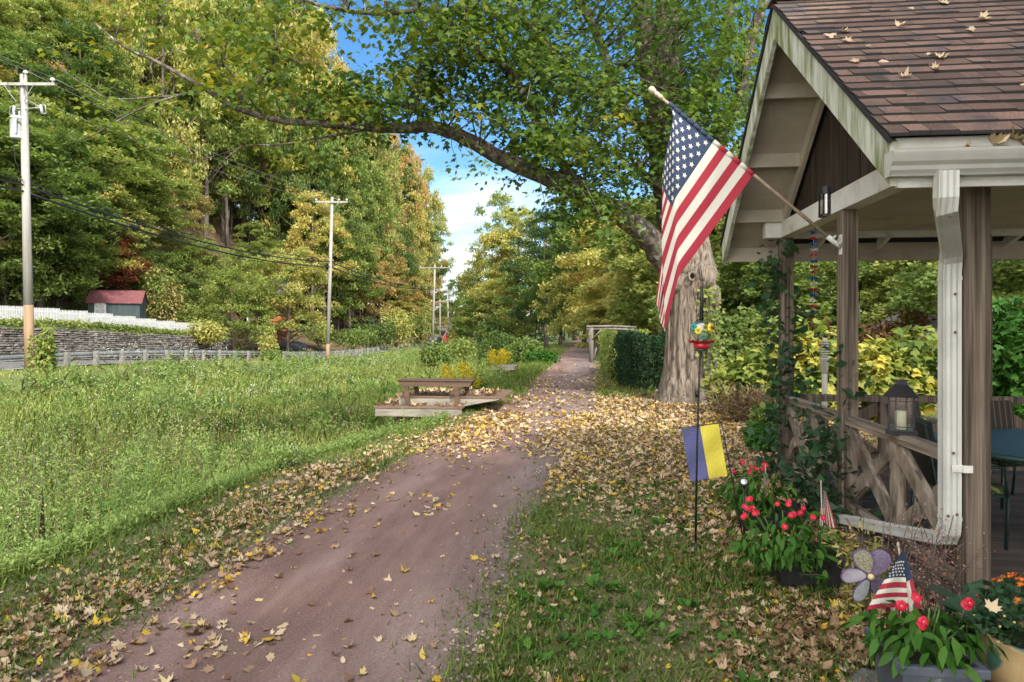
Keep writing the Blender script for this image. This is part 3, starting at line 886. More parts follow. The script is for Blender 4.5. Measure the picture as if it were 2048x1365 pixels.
# the wooded bluff beyond the road: crown centres are spread evenly over the slope
random.seed(21)
HUE_WORD = {'dark': 'dark green', 'green': 'mid green', 'light': 'light green', 'yellow': 'yellow green', 'gold': 'golden yellow', 'orange': 'orange', 'tan': 'pinkish tan', 'russet': 'russet', 'red': 'red and green'}
def hue_at(px, cy):
    zones = [(60, 20, 100, 80, 'light'), (150, 110, 90, 60, 'dark'), (110, 280, 120, 130, 'dark'), (250, 60, 70, 70, 'yellow'), (350, 70, 80, 70, 'yellow'), (445, 110, 50, 60, 'orange'), (400, 40, 60, 50, 'gold'),
             (330, 220, 110, 90, 'light'), (240, 300, 70, 70, 'green'), (440, 390, 90, 80, 'yellow'), (330, 450, 75, 75, 'tan'), (560, 330, 80, 70, 'dark'), (500, 250, 70, 70, 'light'), (560, 470, 80, 80, 'light'), (500, 520, 60, 60, 'light'),
             (185, 500, 70, 50, 'red'), (250, 520, 50, 60, 'green'), (60, 480, 80, 70, 'green'), (660, 330, 60, 60, 'green'), (735, 520, 40, 90, 'orange'), (700, 420, 50, 60, 'light'), (720, 280, 60, 60, 'light'), (790, 370, 50, 50, 'tan'), (790, 500, 40, 60, 'dark'), (800, 430, 60, 60, 'yellow'), (820, 590, 50, 60, 'yellow'), (680, 590, 60, 50, 'green'), (560, 170, 90, 80, 'gold')]
    best = min(zones, key=lambda q: ((px-q[0])/q[2])**2 + ((cy-q[1])/q[3])**2)
    if random.random() < .30: return random.choice(['green', 'light', 'yellow', 'dark', 'green', 'gold', 'tan', 'orange'])
    return best[4]
def skyline(px):
    return float(np.interp(px, [-200, 520, 560, 620, 700, 780, 825, 850, 868, 874, 885], [-400, -400, -60, 110, 190, 245, 300, 360, 400, 520, 640]))
def col_phrase(px):
    for lim, t in ((-20, 'at the left picture edge'), (55, 'left of the transformer pole'), (120, 'right of the transformer pole'), (185, 'halfway to the shed'), (235, 'above the shed window'), (292, 'above the shed gable'), (350, 'right of the shed'), (410, 'above the fence end'), (470, 'left of the cabin'), (530, 'above the cabin'), (590, 'above the cabin deck'), (645, 'left of the second pole'), (700, 'behind the second pole'), (750, 'right of the second pole'), (800, 'well right of the second pole'), (840, 'near the sky gap')):
        if px < lim: return t
    return 'at the edge of the sky gap'
def row_phrase(cy):
    for lim, t in ((-20, 'topmost'), (40, 'very high'), (95, 'high'), (150, 'upper'), (210, 'upper middle'), (265, 'middle'), (320, 'lower middle'), (380, 'lower'), (440, 'low'), (500, 'very low')):
        if cy < lim: return t
    return 'lowest'
hill_n = 0
for row, cy0 in enumerate(range(-60, 640, 54)):
    for col, px0 in enumerate(range(-60, 880, 58)):
        px = px0 + (29 if row % 2 else 0) + random.uniform(-16, 16); cy = cy0 + random.uniform(-16, 16)
        if px > 610: continue
        if 150 < px < 330 and cy > 530: continue           # the shed and its yard
        if px < 170 and cy > 505: continue                  # the grassy bank above the fence
        if 470 < px < 640 and cy > 585: continue            # the log cabin
        hue = hue_at(px, cy)
        h = random.uniform(9.5, 14.5) * (0.62 if cy > 480 else 1)
        xm = -36.0 if px > 640 else -39.5
        best = None
        for X in np.arange(xm, -95, -.8):
            d = -X*1365/(.994*(1175-px)); Y = on_x(px, X)
            zc = float(gz(X, Y)) + .62*h
            y = HY - F*(zc-EYE)/d
            if best is None or abs(y-cy) < best[0]: best = (abs(y-cy), X, Y, d, y)
        err, X, Y, d, y = best
        if d > 210: continue
        if y > cy + 20:                                     # the slope is too low here: a taller tree near the road
            X = xm - random.uniform(0, 9); Y = on_x(px, X); d = -X*1365/(.994*(1175-px))
            hz = EYE + (HY-cy)/F*d - float(gz(X, Y)); h = hz/.62
            if h > 34 or h < 4: continue
        ztop = float(gz(X, Y)) + h
        if HY - F*(ztop-EYE)/d < skyline(px) - 10:
            h = EYE + (HY-skyline(px)-random.uniform(0, 25))/F*d - float(gz(X, Y))
            if h < 6: continue
        r = float(np.clip(h*.31, 2.4, 4.6)) * random.uniform(.9, 1.15)
        r = max(r, 44*d/F)
        key = random.choice(['broad', 'round', 'loose', 'tall'] if h > 12 else ['broad', 'round', 'loose'])
        tree(X, Y, h, r, key, hue, f"{HUE_WORD[hue]} hillside tree, {row_phrase(cy)} row, {col_phrase(px)}", 'tree', 'trees on the wooded hillside', 'hillside_tree')
        hill_n += 1
# tall trees at the foot of the bluff step down to the sky gap
for tier, dx in ((0, 17), (85, 20), (180, 22), (270, 24)):
    px = (380 if tier < 100 else 600) + tier*.1
    while px < 872:
        ty = max(skyline(px), -60) + tier + random.uniform(0, 26)
        if px < 590: px += 24
        X = -33.6 - (3-tier/90)*2.2 - random.uniform(0, 2) - (7 if px < 600 else 0)
        Y = on_x(px, X); d = depth_of(X, Y)
        h = EYE + (HY-ty)/F*d - float(gz(X, Y))
        if h > 3.5 and ty < 650:
            hue = hue_at(px, ty+60)
            if px < 600: hue = random.choice(['light', 'yellow', 'green', 'light', 'green', 'gold', 'dark'])
            r = float(np.clip(h*.17, 2.6, 5.2))*random.uniform(.9, 1.15)
            low = ('tallest row' if tier == 0 else ('second row' if tier < 100 else ('third row' if tier < 200 else 'lowest row')))
            if random.random() < .5 or tier > 100: r = max(r, 3.6)
            tree(X, Y, h, r, random.choice(['tall', 'tall', 'loose', 'broad']) if h > 12 else random.choice(['broad', 'round']), hue, f"{HUE_WORD[hue]} roadside tree, {low}, {col_phrase(px)}", 'tree', 'tall trees left of the sky gap', 'roadside_tree')
        px += dx*random.uniform(.85, 1.2)
for px, d, ty, r, key, mat, lab in ((470, 62, 545, 3.2, 'round', 'light', 'light green tree hanging over the left end of the cabin'), (520, 66, 520, 3.4, 'loose', 'light', 'light green tree in front of the cabin roof'), (575, 68, 500, 3.6, 'broad', 'yellow', 'yellow tree with branches reaching over the cabin deck')):
    X = at(px, HY, d).x; Y = at(px, HY, d).y
    tree(X, Y, EYE+(HY-ty)/F*d-float(gz(X, Y)), r, key, mat, lab, 'tree', None, 'overhanging_tree')
tree_d(315, 84, -170, 6.0, 'tall', 'yellow', 'tall yellow green tree, topmost row, right of the shed and against the sky', group='trees on the wooded hillside', name='hillside_tree')
tree_d(640, 118, 60, 5.0, 'tall', 'gold', 'golden tree top against the sky above the second pole', group='tall trees left of the sky gap', name='roadside_tree')
print('hill trees', hill_n)

# trees closing the view down the trail and along its right
CENTRE = [
 (915, 165, 560, 5, 'broad', 'green', 'green roadside tree rising just behind the distant utility poles'),
 (935, 170, 600, 5, 'round', 'light', 'pale distant tree low in the sky gap beyond the poles'),
 (975, 118, 520, 5.5, 'round', 'light', 'light green tree at the left edge of the trail woods'),
 (1003, 125, 392, 5.0, 'loose', 'light', 'tallest loose-crowned tree beside the sky gap'),
 (985, 105, 470, 4.5, 'broad', 'yellow', 'yellow green tree in front of the tall loose-crowned one'),
 (1040, 100, 420, 5.0, 'broad', 'yellow', 'sunlit yellow tree left of the dark pine'),
 (1010, 92, 560, 4.5, 'round', 'yellow', 'lower yellow green tree above the ditch shrubs'),
 (960, 95, 600, 4.0, 'round', 'green', 'low green tree behind the goldenrod'),
 (1060, 88, 520, 4.5, 'round', 'light', 'light green tree over the left verge of the far trail'),
 (1092, 84, 425, 4.2, 'pine', 'pine', 'blue green pine above the far trail'),
 (1150, 90, 420, 5, 'pine', 'pine', 'second blue green pine behind the maple limb'),
 (1120, 76, 520, 4.2, 'broad', 'dark', 'dark green tree overhanging the far trail from its left'),
 (1140, 130, 470, 7, 'round', 'dark', 'shaded tree where the trail disappears'),
 (1172, 140, 560, 7, 'round', 'dark', 'deeply shaded tree closing the end of the trail'),
 (1168, 66, 440, 4.6, 'broad', 'green', 'rounded green tree over the far trail'),
 (1215, 62, 470, 4.4, 'round', 'dark', 'dark green tree behind the log arbor'),
 (1225, 56, 415, 4.2, 'broad', 'gold', 'gold topped maple beyond the log arbor'),
 (1270, 52, 470, 4.2, 'broad', 'yellow', 'yellow maple behind the lit end of the hedge'),
 (1290, 44, 540, 3.4, 'fine', 'gold', 'small golden maple above the dark hedge'),
 (1245, 47, 560, 3.2, 'fine', 'yellow', 'small yellow tree between arbor beam and hedge'),
 (1330, 40, 430, 3.6, 'fine', 'yellow', 'yellow green tree right behind the big trunk'),
 (1390, 36, 360, 4.0, 'finetall', 'light', 'light green tree filling the gap beside the flag'),
 (1450, 33, 300, 4.0, 'finetall', 'light', 'tall light green tree left of the pavilion roof'),
 (1500, 38, 330, 4.5, 'finetall', 'green', 'tall green tree hidden behind the pavilion gable'),
 (1478, 26, 520, 2.6, 'fine', 'green', 'green understory tree right of the big trunk'),
 (1540, 24, 500, 2.6, 'fine', 'green', 'green understory tree behind the vine-wrapped post'),
 (1610, 30, 470, 3.2, 'fine', 'light', 'light green tree seen between the pavilion posts behind the garland'),
 (1745, 27, 440, 3.0, 'fine', 'light', 'light green tree right of the middle post'),
 (1800, 36, 420, 4.0, 'finetall', 'yellow', 'yellow green tree seen behind the black lantern'),
 (1870, 32, 430, 3.6, 'finetall', 'green', 'tree with a dark trunk left of the downspout'),
 (1990, 25, 400, 3.4, 'finetall', 'light', 'tree with a dark leaning trunk at the right edge'),
 (2060, 20, 420, 2.8, 'fine', 'green', 'green tree cut by the right edge of the view'),
 (1680, 40, 430, 4.5, 'finetall', 'yellow', 'yellow green tree hidden behind the middle post'),
]
for px, d, ty, r, key, mat, lab in CENTRE:
    tree_d(px, d, ty, r, key, mat, lab, group='trees along the trail', name='pine_tree' if key == 'pine' else 'woodland_tree')
# small crooked tree with a pale trunk by the bend, and the low yellow bush next to it
random.seed(5)
p = at(1128, HY, 62); tree(p.x, p.y, 5.2, 2.4, 'low', 'yellow', 'small yellow tree with pale leaning trunk left of the arbor', 'tree', name='small_tree', z=0.9)

# ------------------------------------------------------------------ shrubs
def bush(name, label, px, d, ybot, ytop, halfw, leaf, n, mat, tpl=OVAL, cat='bush', depth=None, group=None, lumps=7, seed=0, z0=None, tintlo=0.0, upright=False):
    g = np.random.default_rng(seed+100)
    c = at(px, HY, d); zb = float(gz(c.x, c.y)) if z0 is None else z0
    ztop = EYE + (HY-ytop)/F*d
    H = max(ztop - zb, .2); W = halfw/F*d; D = depth or W*.8
    L = []
    for i in range(lumps):
        a = g.random()*6.28; q = .62*np.sqrt(g.random())
        L.append((q*np.cos(a)*W, q*np.sin(a)*D, H*(.30+.38*g.random()), (.42+.2*g.random())*W, H*(.30+.16*g.random())))
    L = np.array(L)
    idx = g.integers(0, lumps, n)
    O = g.normal(0, 1, (n, 3)); O /= np.linalg.norm(O, axis=1)[:, None]; O *= (.55+.45*g.random(n)**.5)[:, None]
    O *= 1 + .25*np.sin(O[:, :1]*7+idx[:, None])*np.sin(O[:, 1:2]*6)
    P = L[idx, :3] + O*np.stack([L[idx, 3], L[idx, 3]*D/W, L[idx, 4]], -1)
    P[:, 2] = np.clip(P[:, 2], .02, H*1.05)
    hd = np.arctan2(O[:, 1], O[:, 0]) - np.pi/2
    M = rot_mats(n, .55 if upright else -.5, .5, hd + g.normal(0, .6, n))
    rt = thing(name, label, cat, (c.x, c.y, zb), group)
    V = scatter(tpl, P, leaf*(.65+.7*g.random(n)), M)
    t = np.clip(tintlo + g.random(lumps)[idx]*.4 + g.random(n)*.6, 0, 1)
    np_mesh('foliage', V, len(tpl), LM[mat], t, rt)
    mb = MB(); random.seed(seed)
    for i in range(6):
        l = L[i % lumps]; mb.tube([(random.uniform(-.1, .1)*W, random.uniform(-.1, .1)*D, -.05), (l[0]*.5, l[1]*.5, l[2]*.5), (l[0], l[1], l[2])], [(.003 if upright or leaf < .03 else .02+.006*H), (.0025 if upright or leaf < .03 else .015+.004*H), (.0015 if upright or leaf < .03 else .006)], 5)
    mb.build('stem', M_twig, rt, local=True)
    return rt

bush('shrub', 'dark green shrub left of the far trail', 1045, 36, 735, 672, 42, .16, 2600, 'green', seed=1)
bush('shrub', 'pale green shrub spilling towards the trail edge', 1085, 33, 745, 700, 30, .14, 1800, 'vinca', seed=2)
bush('shrub', 'bright vine-covered shrub below the yellow diamond sign', 920, 62, 700, 668, 45, .28, 1800, 'light', seed=3)
bush('shrub', 'dark shrub in front of the nearest of the distant poles', 870, 50, 705, 680, 38, .24, 1500, 'green', seed=4)
bush('shrub', 'dense shrub at the left verge where the trail narrows', 1000, 55, 705, 655, 45, .25, 1800, 'dark', seed=5)
bush('yellow_bush', 'small bright yellow bush beside the far trail', 1166, 58, 702, 685, 17, .18, 900, 'yellow', seed=6, tintlo=.2)
bush('shrub', 'vine-covered bush at the foot of the transformer pole', 84, 27.5, 760, 655, 28, .17, 1800, 'light', seed=7)
bush('sapling', 'yellow green sapling rising above the guardrail', 535, 49, 735, 655, 17, .24, 900, 'yellow', seed=8, cat='sapling', lumps=5, depth=.6)
bush('shrub', 'dense green shrub growing under the sapling', 545, 48, 740, 700, 22, .2, 900, 'green', seed=9)
bush('shrub', 'yellow green shrub hanging over the end of the stone wall', 420, 57, 712, 640, 42, .3, 1500, 'yellow', seed=10, z0=.4)
bush('shrub', 'red and green shrub right of the transformer pole above the fence', 175, 57, 600, 500, 50, .3, 1800, 'red', seed=11, z0=4.5)
bush('shrub', 'green shrub standing behind the shed roof', 240, 60, 600, 520, 45, .3, 1800, 'green', seed=12, z0=4.5)
bush('shrub', 'tan leaved shrub at the right end of the shed', 325, 58, 650, 540, 45, .3, 1800, 'tan', seed=13, z0=1.6)
bush('shrub', 'green shrub between picket fence and cabin', 400, 62, 660, 590, 40, .3, 1500, 'light', seed=14, z0=1.2)
bush('shrub', 'bright green shrub on the bank right of the cabin deck', 640, 82, 705, 640, 35, .35, 1500, 'light', seed=15, z0=-.5)
bush('shrub', 'low shaded shrub along the road behind the second pole', 705, 84, 708, 655, 50, .35, 1600, 'green', seed=16, z0=-.9)
bush('shrub', 'tall yellow shrub by the road left of the distant poles', 790, 96, 700, 610, 55, .4, 2200, 'yellow', seed=17, z0=-1)
bush('shrub', 'shaded shrub by the road at the foot of the orange tree', 745, 90, 705, 640, 45, .38, 1600, 'dark', seed=18, z0=-1)
bush('shrub', 'pale tangled bush where the road bends away', 835, 105, 700, 620, 40, .4, 1800, 'light', seed=19, z0=-1)
bush('shrub', 'green bush right of the maple trunk', 1470, 20, 760, 600, 75, .13, 6000, 'green', LEAF5, seed=20)
bush('shrub', 'green bush behind the vine-wrapped corner post', 1545, 17, 780, 640, 70, .12, 5000, 'light', LEAF5, seed=21)
bush('shrub', 'russet leaved shrub seen behind the lantern', 1790, 21, 720, 615, 85, .16, 4200, 'russet', seed=22)
bush('shrub', 'russet shrub left of the middle post', 1610, 22, 720, 610, 50, .16, 2600, 'russet', seed=23)
bush('shrub', 'dark leafy shrub behind the patio chair at the right', 2010, 11.5, 860, 610, 85, .12, 3200, 'vinca', LEAF5, seed=24)
bush('grape_vine', 'yellow leaved vine mound left of the vine-wrapped post', 1490, 13.6, 830, 690, 75, .15, 1500, 'grape', LEAF5, cat='vine', seed=25)
bush('grape_vine', 'yellow leaved vine mound behind the weather station', 1625, 13.0, 830, 640, 80, .15, 2000, 'grape', LEAF5, cat='vine', seed=26)
bush('grape_vine', 'broad yellow green vine mound behind the lantern', 1790, 12.6, 840, 665, 110, .15, 2600, 'grape', LEAF5, cat='vine', seed=27)
bush('dry_brush', 'brown dry brush right of the maple roots', 1480, 12.4, 890, 770, 66, .16, 1500, 'dry', LONG*np.array([.35, 1, 1]), cat='bush', seed=28, upright=True)
bush('shrub', 'low green undergrowth between the dry brush and the corner post', 1545, 11.0, 900, 800, 40, .09, 900, 'green', LEAF5, seed=36)
for k_, (px_, d_, yt_, hw_, mt_) in enumerate([(1000, 88, 630, 60, 'dark'), (1065, 96, 620, 60, 'dark'), (1210, 74, 625, 60, 'dark'), (1120, 118, 625, 50, 'dark'), (1275, 60, 610, 60, 'green'), (940, 110, 640, 45, 'green')]):
    bush('shrub', ['shaded undergrowth left of the far trail, near one', 'shaded undergrowth left of the far trail, farther one', 'shaded undergrowth behind the log arbor', 'shaded undergrowth where the trail vanishes', 'undergrowth above the dark hedge', 'undergrowth below the sky gap'][k_], px_, d_, 690, yt_, hw_, .42, 1500, mt_, seed=40+k_)
bush('shrub', 'dark green shrub below the railing behind the pots', 1530, 9.6, 960, 850, 40, .09, 1600, 'vinca', seed=29)
bush('weed_clump', 'green weed clump under the goldenrod', 960, 21, 790, 735, 50, .10, 1900, 'weed', LONG, seed=32, cat='weeds', upright=True)
bush('aster_clump', 'white flowered aster clump in the grass near the trail', 578, 8.6, 950, 890, 30, .017, 260, 'white', OVAL*np.array([2, 1, 1]), cat='wildflower', seed=33)
bush('weed_clump', 'pale seed head weed clump at the left edge', 40, 9.5, 960, 905, 34, .022, 700, 'dry', cat='weeds', seed=34)

random.seed(51)
WEEDLAB = ['green weed clump in the ditch straight below the second pole', 'yellow green weed clump right of the second pole in the ditch', 'green weed clump left of the second pole in the ditch', 'green weed clump below the end of the stone wall', 'yellow green weed clump below the sapling', 'green weed clump below the middle of the picket fence', 'green weed clump right below the transformer pole', 'yellow green weed clump in mid ditch below the shed', 'green weed clump in mid ditch below the end of the wall', 'green weed clump in mid ditch left of the platform', 'yellow green weed clump at the far left corner of the platform', 'green weed clump behind the bench', 'green weed clump at the left edge in mid ditch', 'yellow green weed clump in mid ditch below the cabin', 'green weed clump just left of the platform edge',
    'small weed clump left of the white asters', 'small weed clump right of the white asters']
for i, (px, yb, hp, hw, mat) in enumerate([(620, 790, 75, 34, 'weed'), (690, 775, 62, 30, 'meadow'), (560, 770, 58, 28, 'weed'), (330, 785, 62, 40, 'weed'), (470, 790, 66, 34, 'meadow'), (250, 800, 62, 38, 'weed'), (110, 800, 70, 44, 'weed'), (180, 850, 66, 46, 'meadow'), (390, 860, 66, 40, 'weed'), (650, 860, 70, 36, 'weed'), (760, 770, 48, 26, 'meadow'), (820, 745, 40, 24, 'weed'), (40, 860, 76, 46, 'weed'), (520, 850, 60, 34, 'meadow'), (730, 815, 60, 28, 'weed'),
        (560, 950, 90, 40, 'weed'), (640, 900, 80, 36, 'weed')]):
    # the ground lies on the ditch floor there: distance from the row where the clump stands
    zf = -1.3 if px < 640 else -1.0
    d = (EYE-zf)*F/(yb-HY)
    for _ in range(3):
        p = at(px, HY, d); d = (EYE-float(gz(p.x, p.y)))*F/(yb-HY)
    big = yb > 900
    bush('weed_clump', WEEDLAB[i], px, d, yb, yb-hp, hw, .075 if big else .10, 900 if big else 520, mat, LONG*np.array([.9 if big else 1.2, 1, 1]), cat='weeds', seed=200+i, upright=True, group='tall weed clumps in the ditch')

bush('weed_clump', 'low green weeds round the white aster clump', 580, 8.5, 955, 892, 40, .06, 700, 'weed', LONG, seed=35, cat='weeds', upright=True)
# clipped hedges right of the trail; shade and sun painted into their leaf colours
def hedge(name, label, x0, x1, y0, y1, h, n, mat, leaf, seed):
    g = np.random.default_rng(seed)
    rt = thing(name, label, 'hedge', ((x0+x1)/2, (y0+y1)/2, 0))
    q = g.random((n, 3)); face = g.integers(0, 5, n); dp = g.random(n)**2*.28
    lx, ly = x1-x0, y1-y0
    P = q*np.array([lx, ly, h])
    P[:, 0] = np.where(face == 0, dp, np.where(face == 1, lx-dp, P[:, 0]))
    P[:, 1] = np.where(face == 2, dp, np.where(face == 3, ly-dp, P[:, 1]))
    P[:, 2] = np.where(face == 4, h-dp, P[:, 2])
    P += .07*np.sin(P[:, [1, 2, 0]]*4.1+seed) + .05*np.sin(P[:, [2, 0, 1]]*9)
    P[:, 2] = np.clip(P[:, 2], .02, None)
    P -= np.array([lx/2, ly/2, 0])
    V = scatter(OVAL, P, leaf*(.6+.8*g.random(n)), rot_mats(n, .5, .8))
    np_mesh('foliage', V, 4, LM[mat], g.random(n), rt)
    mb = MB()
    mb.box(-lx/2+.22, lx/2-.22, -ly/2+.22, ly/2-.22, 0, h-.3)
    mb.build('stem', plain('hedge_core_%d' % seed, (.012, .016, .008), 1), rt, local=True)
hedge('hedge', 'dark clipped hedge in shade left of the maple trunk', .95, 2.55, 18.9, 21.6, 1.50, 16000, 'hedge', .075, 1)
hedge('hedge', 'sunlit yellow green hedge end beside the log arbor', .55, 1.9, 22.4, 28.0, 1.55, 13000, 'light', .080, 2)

# ------------------------------------------------------------------ the big maple
def maple_tree():
    base = at(1368, 812, 15.9); base.z = 0
    rt = thing('maple_tree', 'large old maple with burled trunk and a long limb over the trail', 'tree', tuple(base))
    P = lambda *a: [at(*q) for q in a]
    # trunk with a flared, ridged foot
    tp = [(1370, 830, 15.9, .86), (1371, 806, 15.9, .70), (1372, 785, 15.9, .58), (1373, 750, 15.9, .52), (1374, 700, 15.9, .495), (1375, 640, 15.9, .49), (1378, 590, 15.9, .53), (1382, 545, 15.9, .54), (1378, 500, 15.95, .47), (1366, 440, 16, .42), (1352, 380, 16, .38)]
    mb = MB(); n = 96; vs = []; fs = []
    random.seed(3)
    sub = []
    for i in range(len(tp)-1):
        for k in range(5):
            t = k/5; sub.append(tuple(tp[i][j]*(1-t)+tp[i+1][j]*t for j in range(4)))
    sub.append(tp[-1])
    for i, (px, py, d, r) in enumerate(sub):
        c = at(px, py, d)
        foot = max(0, 1-c.z/1.1)
        for k in range(n):
            a = 2*math.pi*k/n
            rr = r*(1 + .035*math.sin(a*9+c.z*.8) + .030*math.sin(a*19+c.z*.9+1+1.5*mnoise.noise(Vector((a, 0, c.z)))) + .04*math.sin(a*3+1.3) + .04*mnoise.noise(Vector((math.cos(a)*7, math.sin(a)*7, c.z*1.1)))
                    + foot*.28*max(0, math.sin(a*5+.9)) + .05*mnoise.noise(Vector((math.cos(a)*2, math.sin(a)*2, c.z*2.2))))
            vs.append((c.x+rr*math.cos(a), c.y+rr*math.sin(a), c.z))
    for i in range(len(sub)-1):
        for k in range(n):
            fs.append((i*n+k, i*n+(k+1) % n, (i+1)*n+(k+1) % n, (i+1)*n+k))
    mb.add(vs, fs, 0, True)
    trunk = mb.build('trunk', M_bark_maple, rt)
    bl = MB()
    for (px, py, d, r, sq) in ((1402, 552, 15.55, .34, (1, .9, 1.1)), (1420, 592, 15.75, .26, (1, 1, 1.2)), (1378, 540, 15.6, .30, (1.2, .8, .8)), (1350, 565, 15.6, .26, (1, 1, 1))):
        bl.ball(at(px, py, d), r, 18, 12, 0, sq)
    for v in range(len(bl.v)):
        q = Vector(bl.v[v]); k = .07*mnoise.noise(q*3.5)+.04*mnoise.noise(q*9)
        bl.v[v] = tuple(q + Vector((k, k*.6, k)))
    bl.build('burl', M_bark_maple, trunk)
    kn = MB()
    for (px, py, d, r) in ((1384, 553, 15.28, .075),):
        c = at(px, py, d); ring = []
        for k in range(15):
            a = 2*math.pi*k/14
            ring.append(c + Vector((r*math.cos(a), -.02, r*1.25*math.sin(a))))
        kn.tube(ring, .030, 6, 0, .25)
        kn.ball(c+Vector((0, .04, 0)), r*.8, 10, 6, 1, (1, .4, 1.2))
    kn.build('knot_hole', [M_bark_maple, plain('hollow_dark', (.02, .014, .01), 1)], trunk)

    limbs = []   # (points, radii)
    def limb(*q): limbs.append(([at(a, b, c) for a, b, c, r in q], [r for a, b, c, r in q]))
    limb((1360, 560, 15.8, .36), (1325, 515, 15.7, .31), (1290, 470, 15.6, .27), (1240, 428, 15.4, .245), (1170, 395, 15.0, .215), (1100, 357, 14.6, .20), (1010, 320, 14.2, .165), (930, 278, 13.8, .14), (865, 254, 13.5, .125), (780, 257, 13.2, .095), (700, 252, 13.0, .075), (620, 247, 12.8, .062), (540, 238, 12.6, .055), (470, 215, 12.4, .050), (410, 178, 12.2, .044), (361, 150, 12.0, .036), (305, 120, 12.0, .028), (250, 95, 12.0, .02), (180, 40, 12.0, .012))
    limb((1360, 420, 16.0, .40), (1348, 330, 16.0, .34), (1342, 220, 16.0, .33), (1338, 110, 16.0, .31), (1334, -40, 16.0, .28), (1330, -200, 16, .22))
    limb((1352, 470, 16.0, .34), (1330, 380, 16.1, .27), (1318, 280, 16.2, .26), (1305, 180, 16.2, .26), (1292, 80, 16.1, .25), (1275, -60, 16, .22), (1240, -220, 15.8, .16))
    limb((1318, 300, 16.1, .16), (1270, 240, 15.8, .13), (1240, 204, 15.5, .12), (1204, 95, 15.2, .10), (1160, 0, 15, .09), (1110, -120, 14.6, .06))
    limb((1270, 240, 15.8, .12), (1178, 176, 15.0, .11), (1092, 90, 14.4, .09), (1046, 37, 14, .08), (1000, -20, 13.6, .07), (930, -110, 13, .05))
    limb((1180, 398, 15.0, .13), (1105, 300, 14.4, .10), (1061, 220, 14.0, .09), (1012, 136, 13.6, .08), (955, 105, 13.2, .065), (900, 45, 12.8, .055), (865, 18, 12.6, .05), (760, 28, 12.2, .04), (650, 14, 11.8, .03), (570, -15, 11.5, .02))
    limb((973, 118, 13.3, .05), (930, 75, 13.4, .04), (905, 62, 13.6, .03), (830, 20, 13.8, .02))
    limb((1335, 385, 15.9, .12), (1290, 352, 15.5, .095), (1265, 332, 15.3, .05))
    limb((1395, 420, 16.2, .20), (1410, 330, 16.2, .17), (1442, 262, 16.2, .165), (1478, 205, 16.2, .16), (1490, 120, 16.2, .14), (1515, 40, 16.2, .12), (1545, -60, 16.2, .1))
    limb((1345, 250, 16.0, .18), (1395, 205, 16.4, .15), (1440, 110, 16.6, .13), (1462, 0, 16.6, .11), (1490, -120, 16.6, .08))
    limb((508, 232, 12.5, .035), (478, 187, 12.4, .030), (501, 180, 12.4, .027), (531, 148, 12.5, .024), (546, 128, 12.5, .022), (552, 76, 12.6, .018), (537, 16, 12.7, .012))
    limb((478, 187, 12.4, .024), (466, 150, 12.3, .02), (430, 115, 12.2, .017), (398, 88, 12.1, .013), (385, 60, 12, .009))
    limb((720, 262, 13.0, .03), (650, 274, 12.9, .022), (560, 290, 12.8, .018), (500, 292, 12.7, .013), (430, 312, 12.6, .009), (370, 330, 12.5, .006))
    limb((361, 190, 12.1, .022), (288, 215, 12.0, .018), (232, 244, 11.9, .014), (181, 273, 11.8, .010), (146, 281, 11.8, .006))
    limb((410, 178, 12.2, .026), (361, 190, 12.1, .022), (300, 196, 12.1, .017), (220, 198, 12.0, .013), (183, 178, 12, .011), (146, 156, 11.9, .009), (105, 120, 11.9, .006))
    limb((305, 149, 12.0, .02), (303, 128, 12.0, .017), (330, 110, 12, .012), (362, 98, 12, .008))
    limb((615, 243, 12.8, .03), (612, 225, 12.9, .022), (560, 200, 13, .016), (525, 185, 13.1, .010))
    limb((860, 250, 13.5, .06), (830, 222, 13.5, .045), (790, 206, 13.6, .032), (740, 215, 13.7, .02), (700, 230, 13.7, .012))
    limb((840, 255, 13.3, .05), (835, 180, 13.3, .03), (845, 100, 13.3, .02), (838, 40, 13.3, .012))
    limb((1060, 335, 14.3, .06), (1020, 270, 14.2, .04), (960, 215, 14, .03), (930, 190, 14, .02))
    mb = MB()
    for pts, rad in limbs:
        fine = []; fr = []
        for i in range(len(pts)-1):
            for k in range(4):
                t = k/4
                # Catmull-Rom through the given joints
                p0 = pts[max(i-1, 0)]; p1 = pts[i]; p2 = pts[i+1]; p3 = pts[min(i+2, len(pts)-1)]
                q = .5*((2*p1)+(p2-p0)*t+(2*p0-5*p1+4*p2-p3)*t*t+(3*p1-p0-3*p2+p3)*t**3)
                fine.append(q + Vector((random.gauss(0, 1), random.gauss(0, 1), random.gauss(0, 1)))*.06*rad[i]); fr.append(rad[i]*(1-t)+rad[i+1]*t)
        fine.append(pts[-1]); fr.append(rad[-1])
        mb.tube(fine, fr, 12 if rad[0] > .1 else 7, 0, .06)
    # skeleton samples for hanging twigs
    samp = []
    for pts, rad in limbs:
        for i in range(len(pts)-1):
            L = (pts[i+1]-pts[i]).length
            for k in range(max(1, int(L/.35))):
                t = (k+random.random())/max(1, int(L/.35))
                samp.append((pts[i].lerp(pts[i+1], t), rad[i]*(1-t)+rad[i+1]*t))
    SP = np.array([tuple(s[0]) for s in samp]); SR = np.array([s[1] for s in samp])
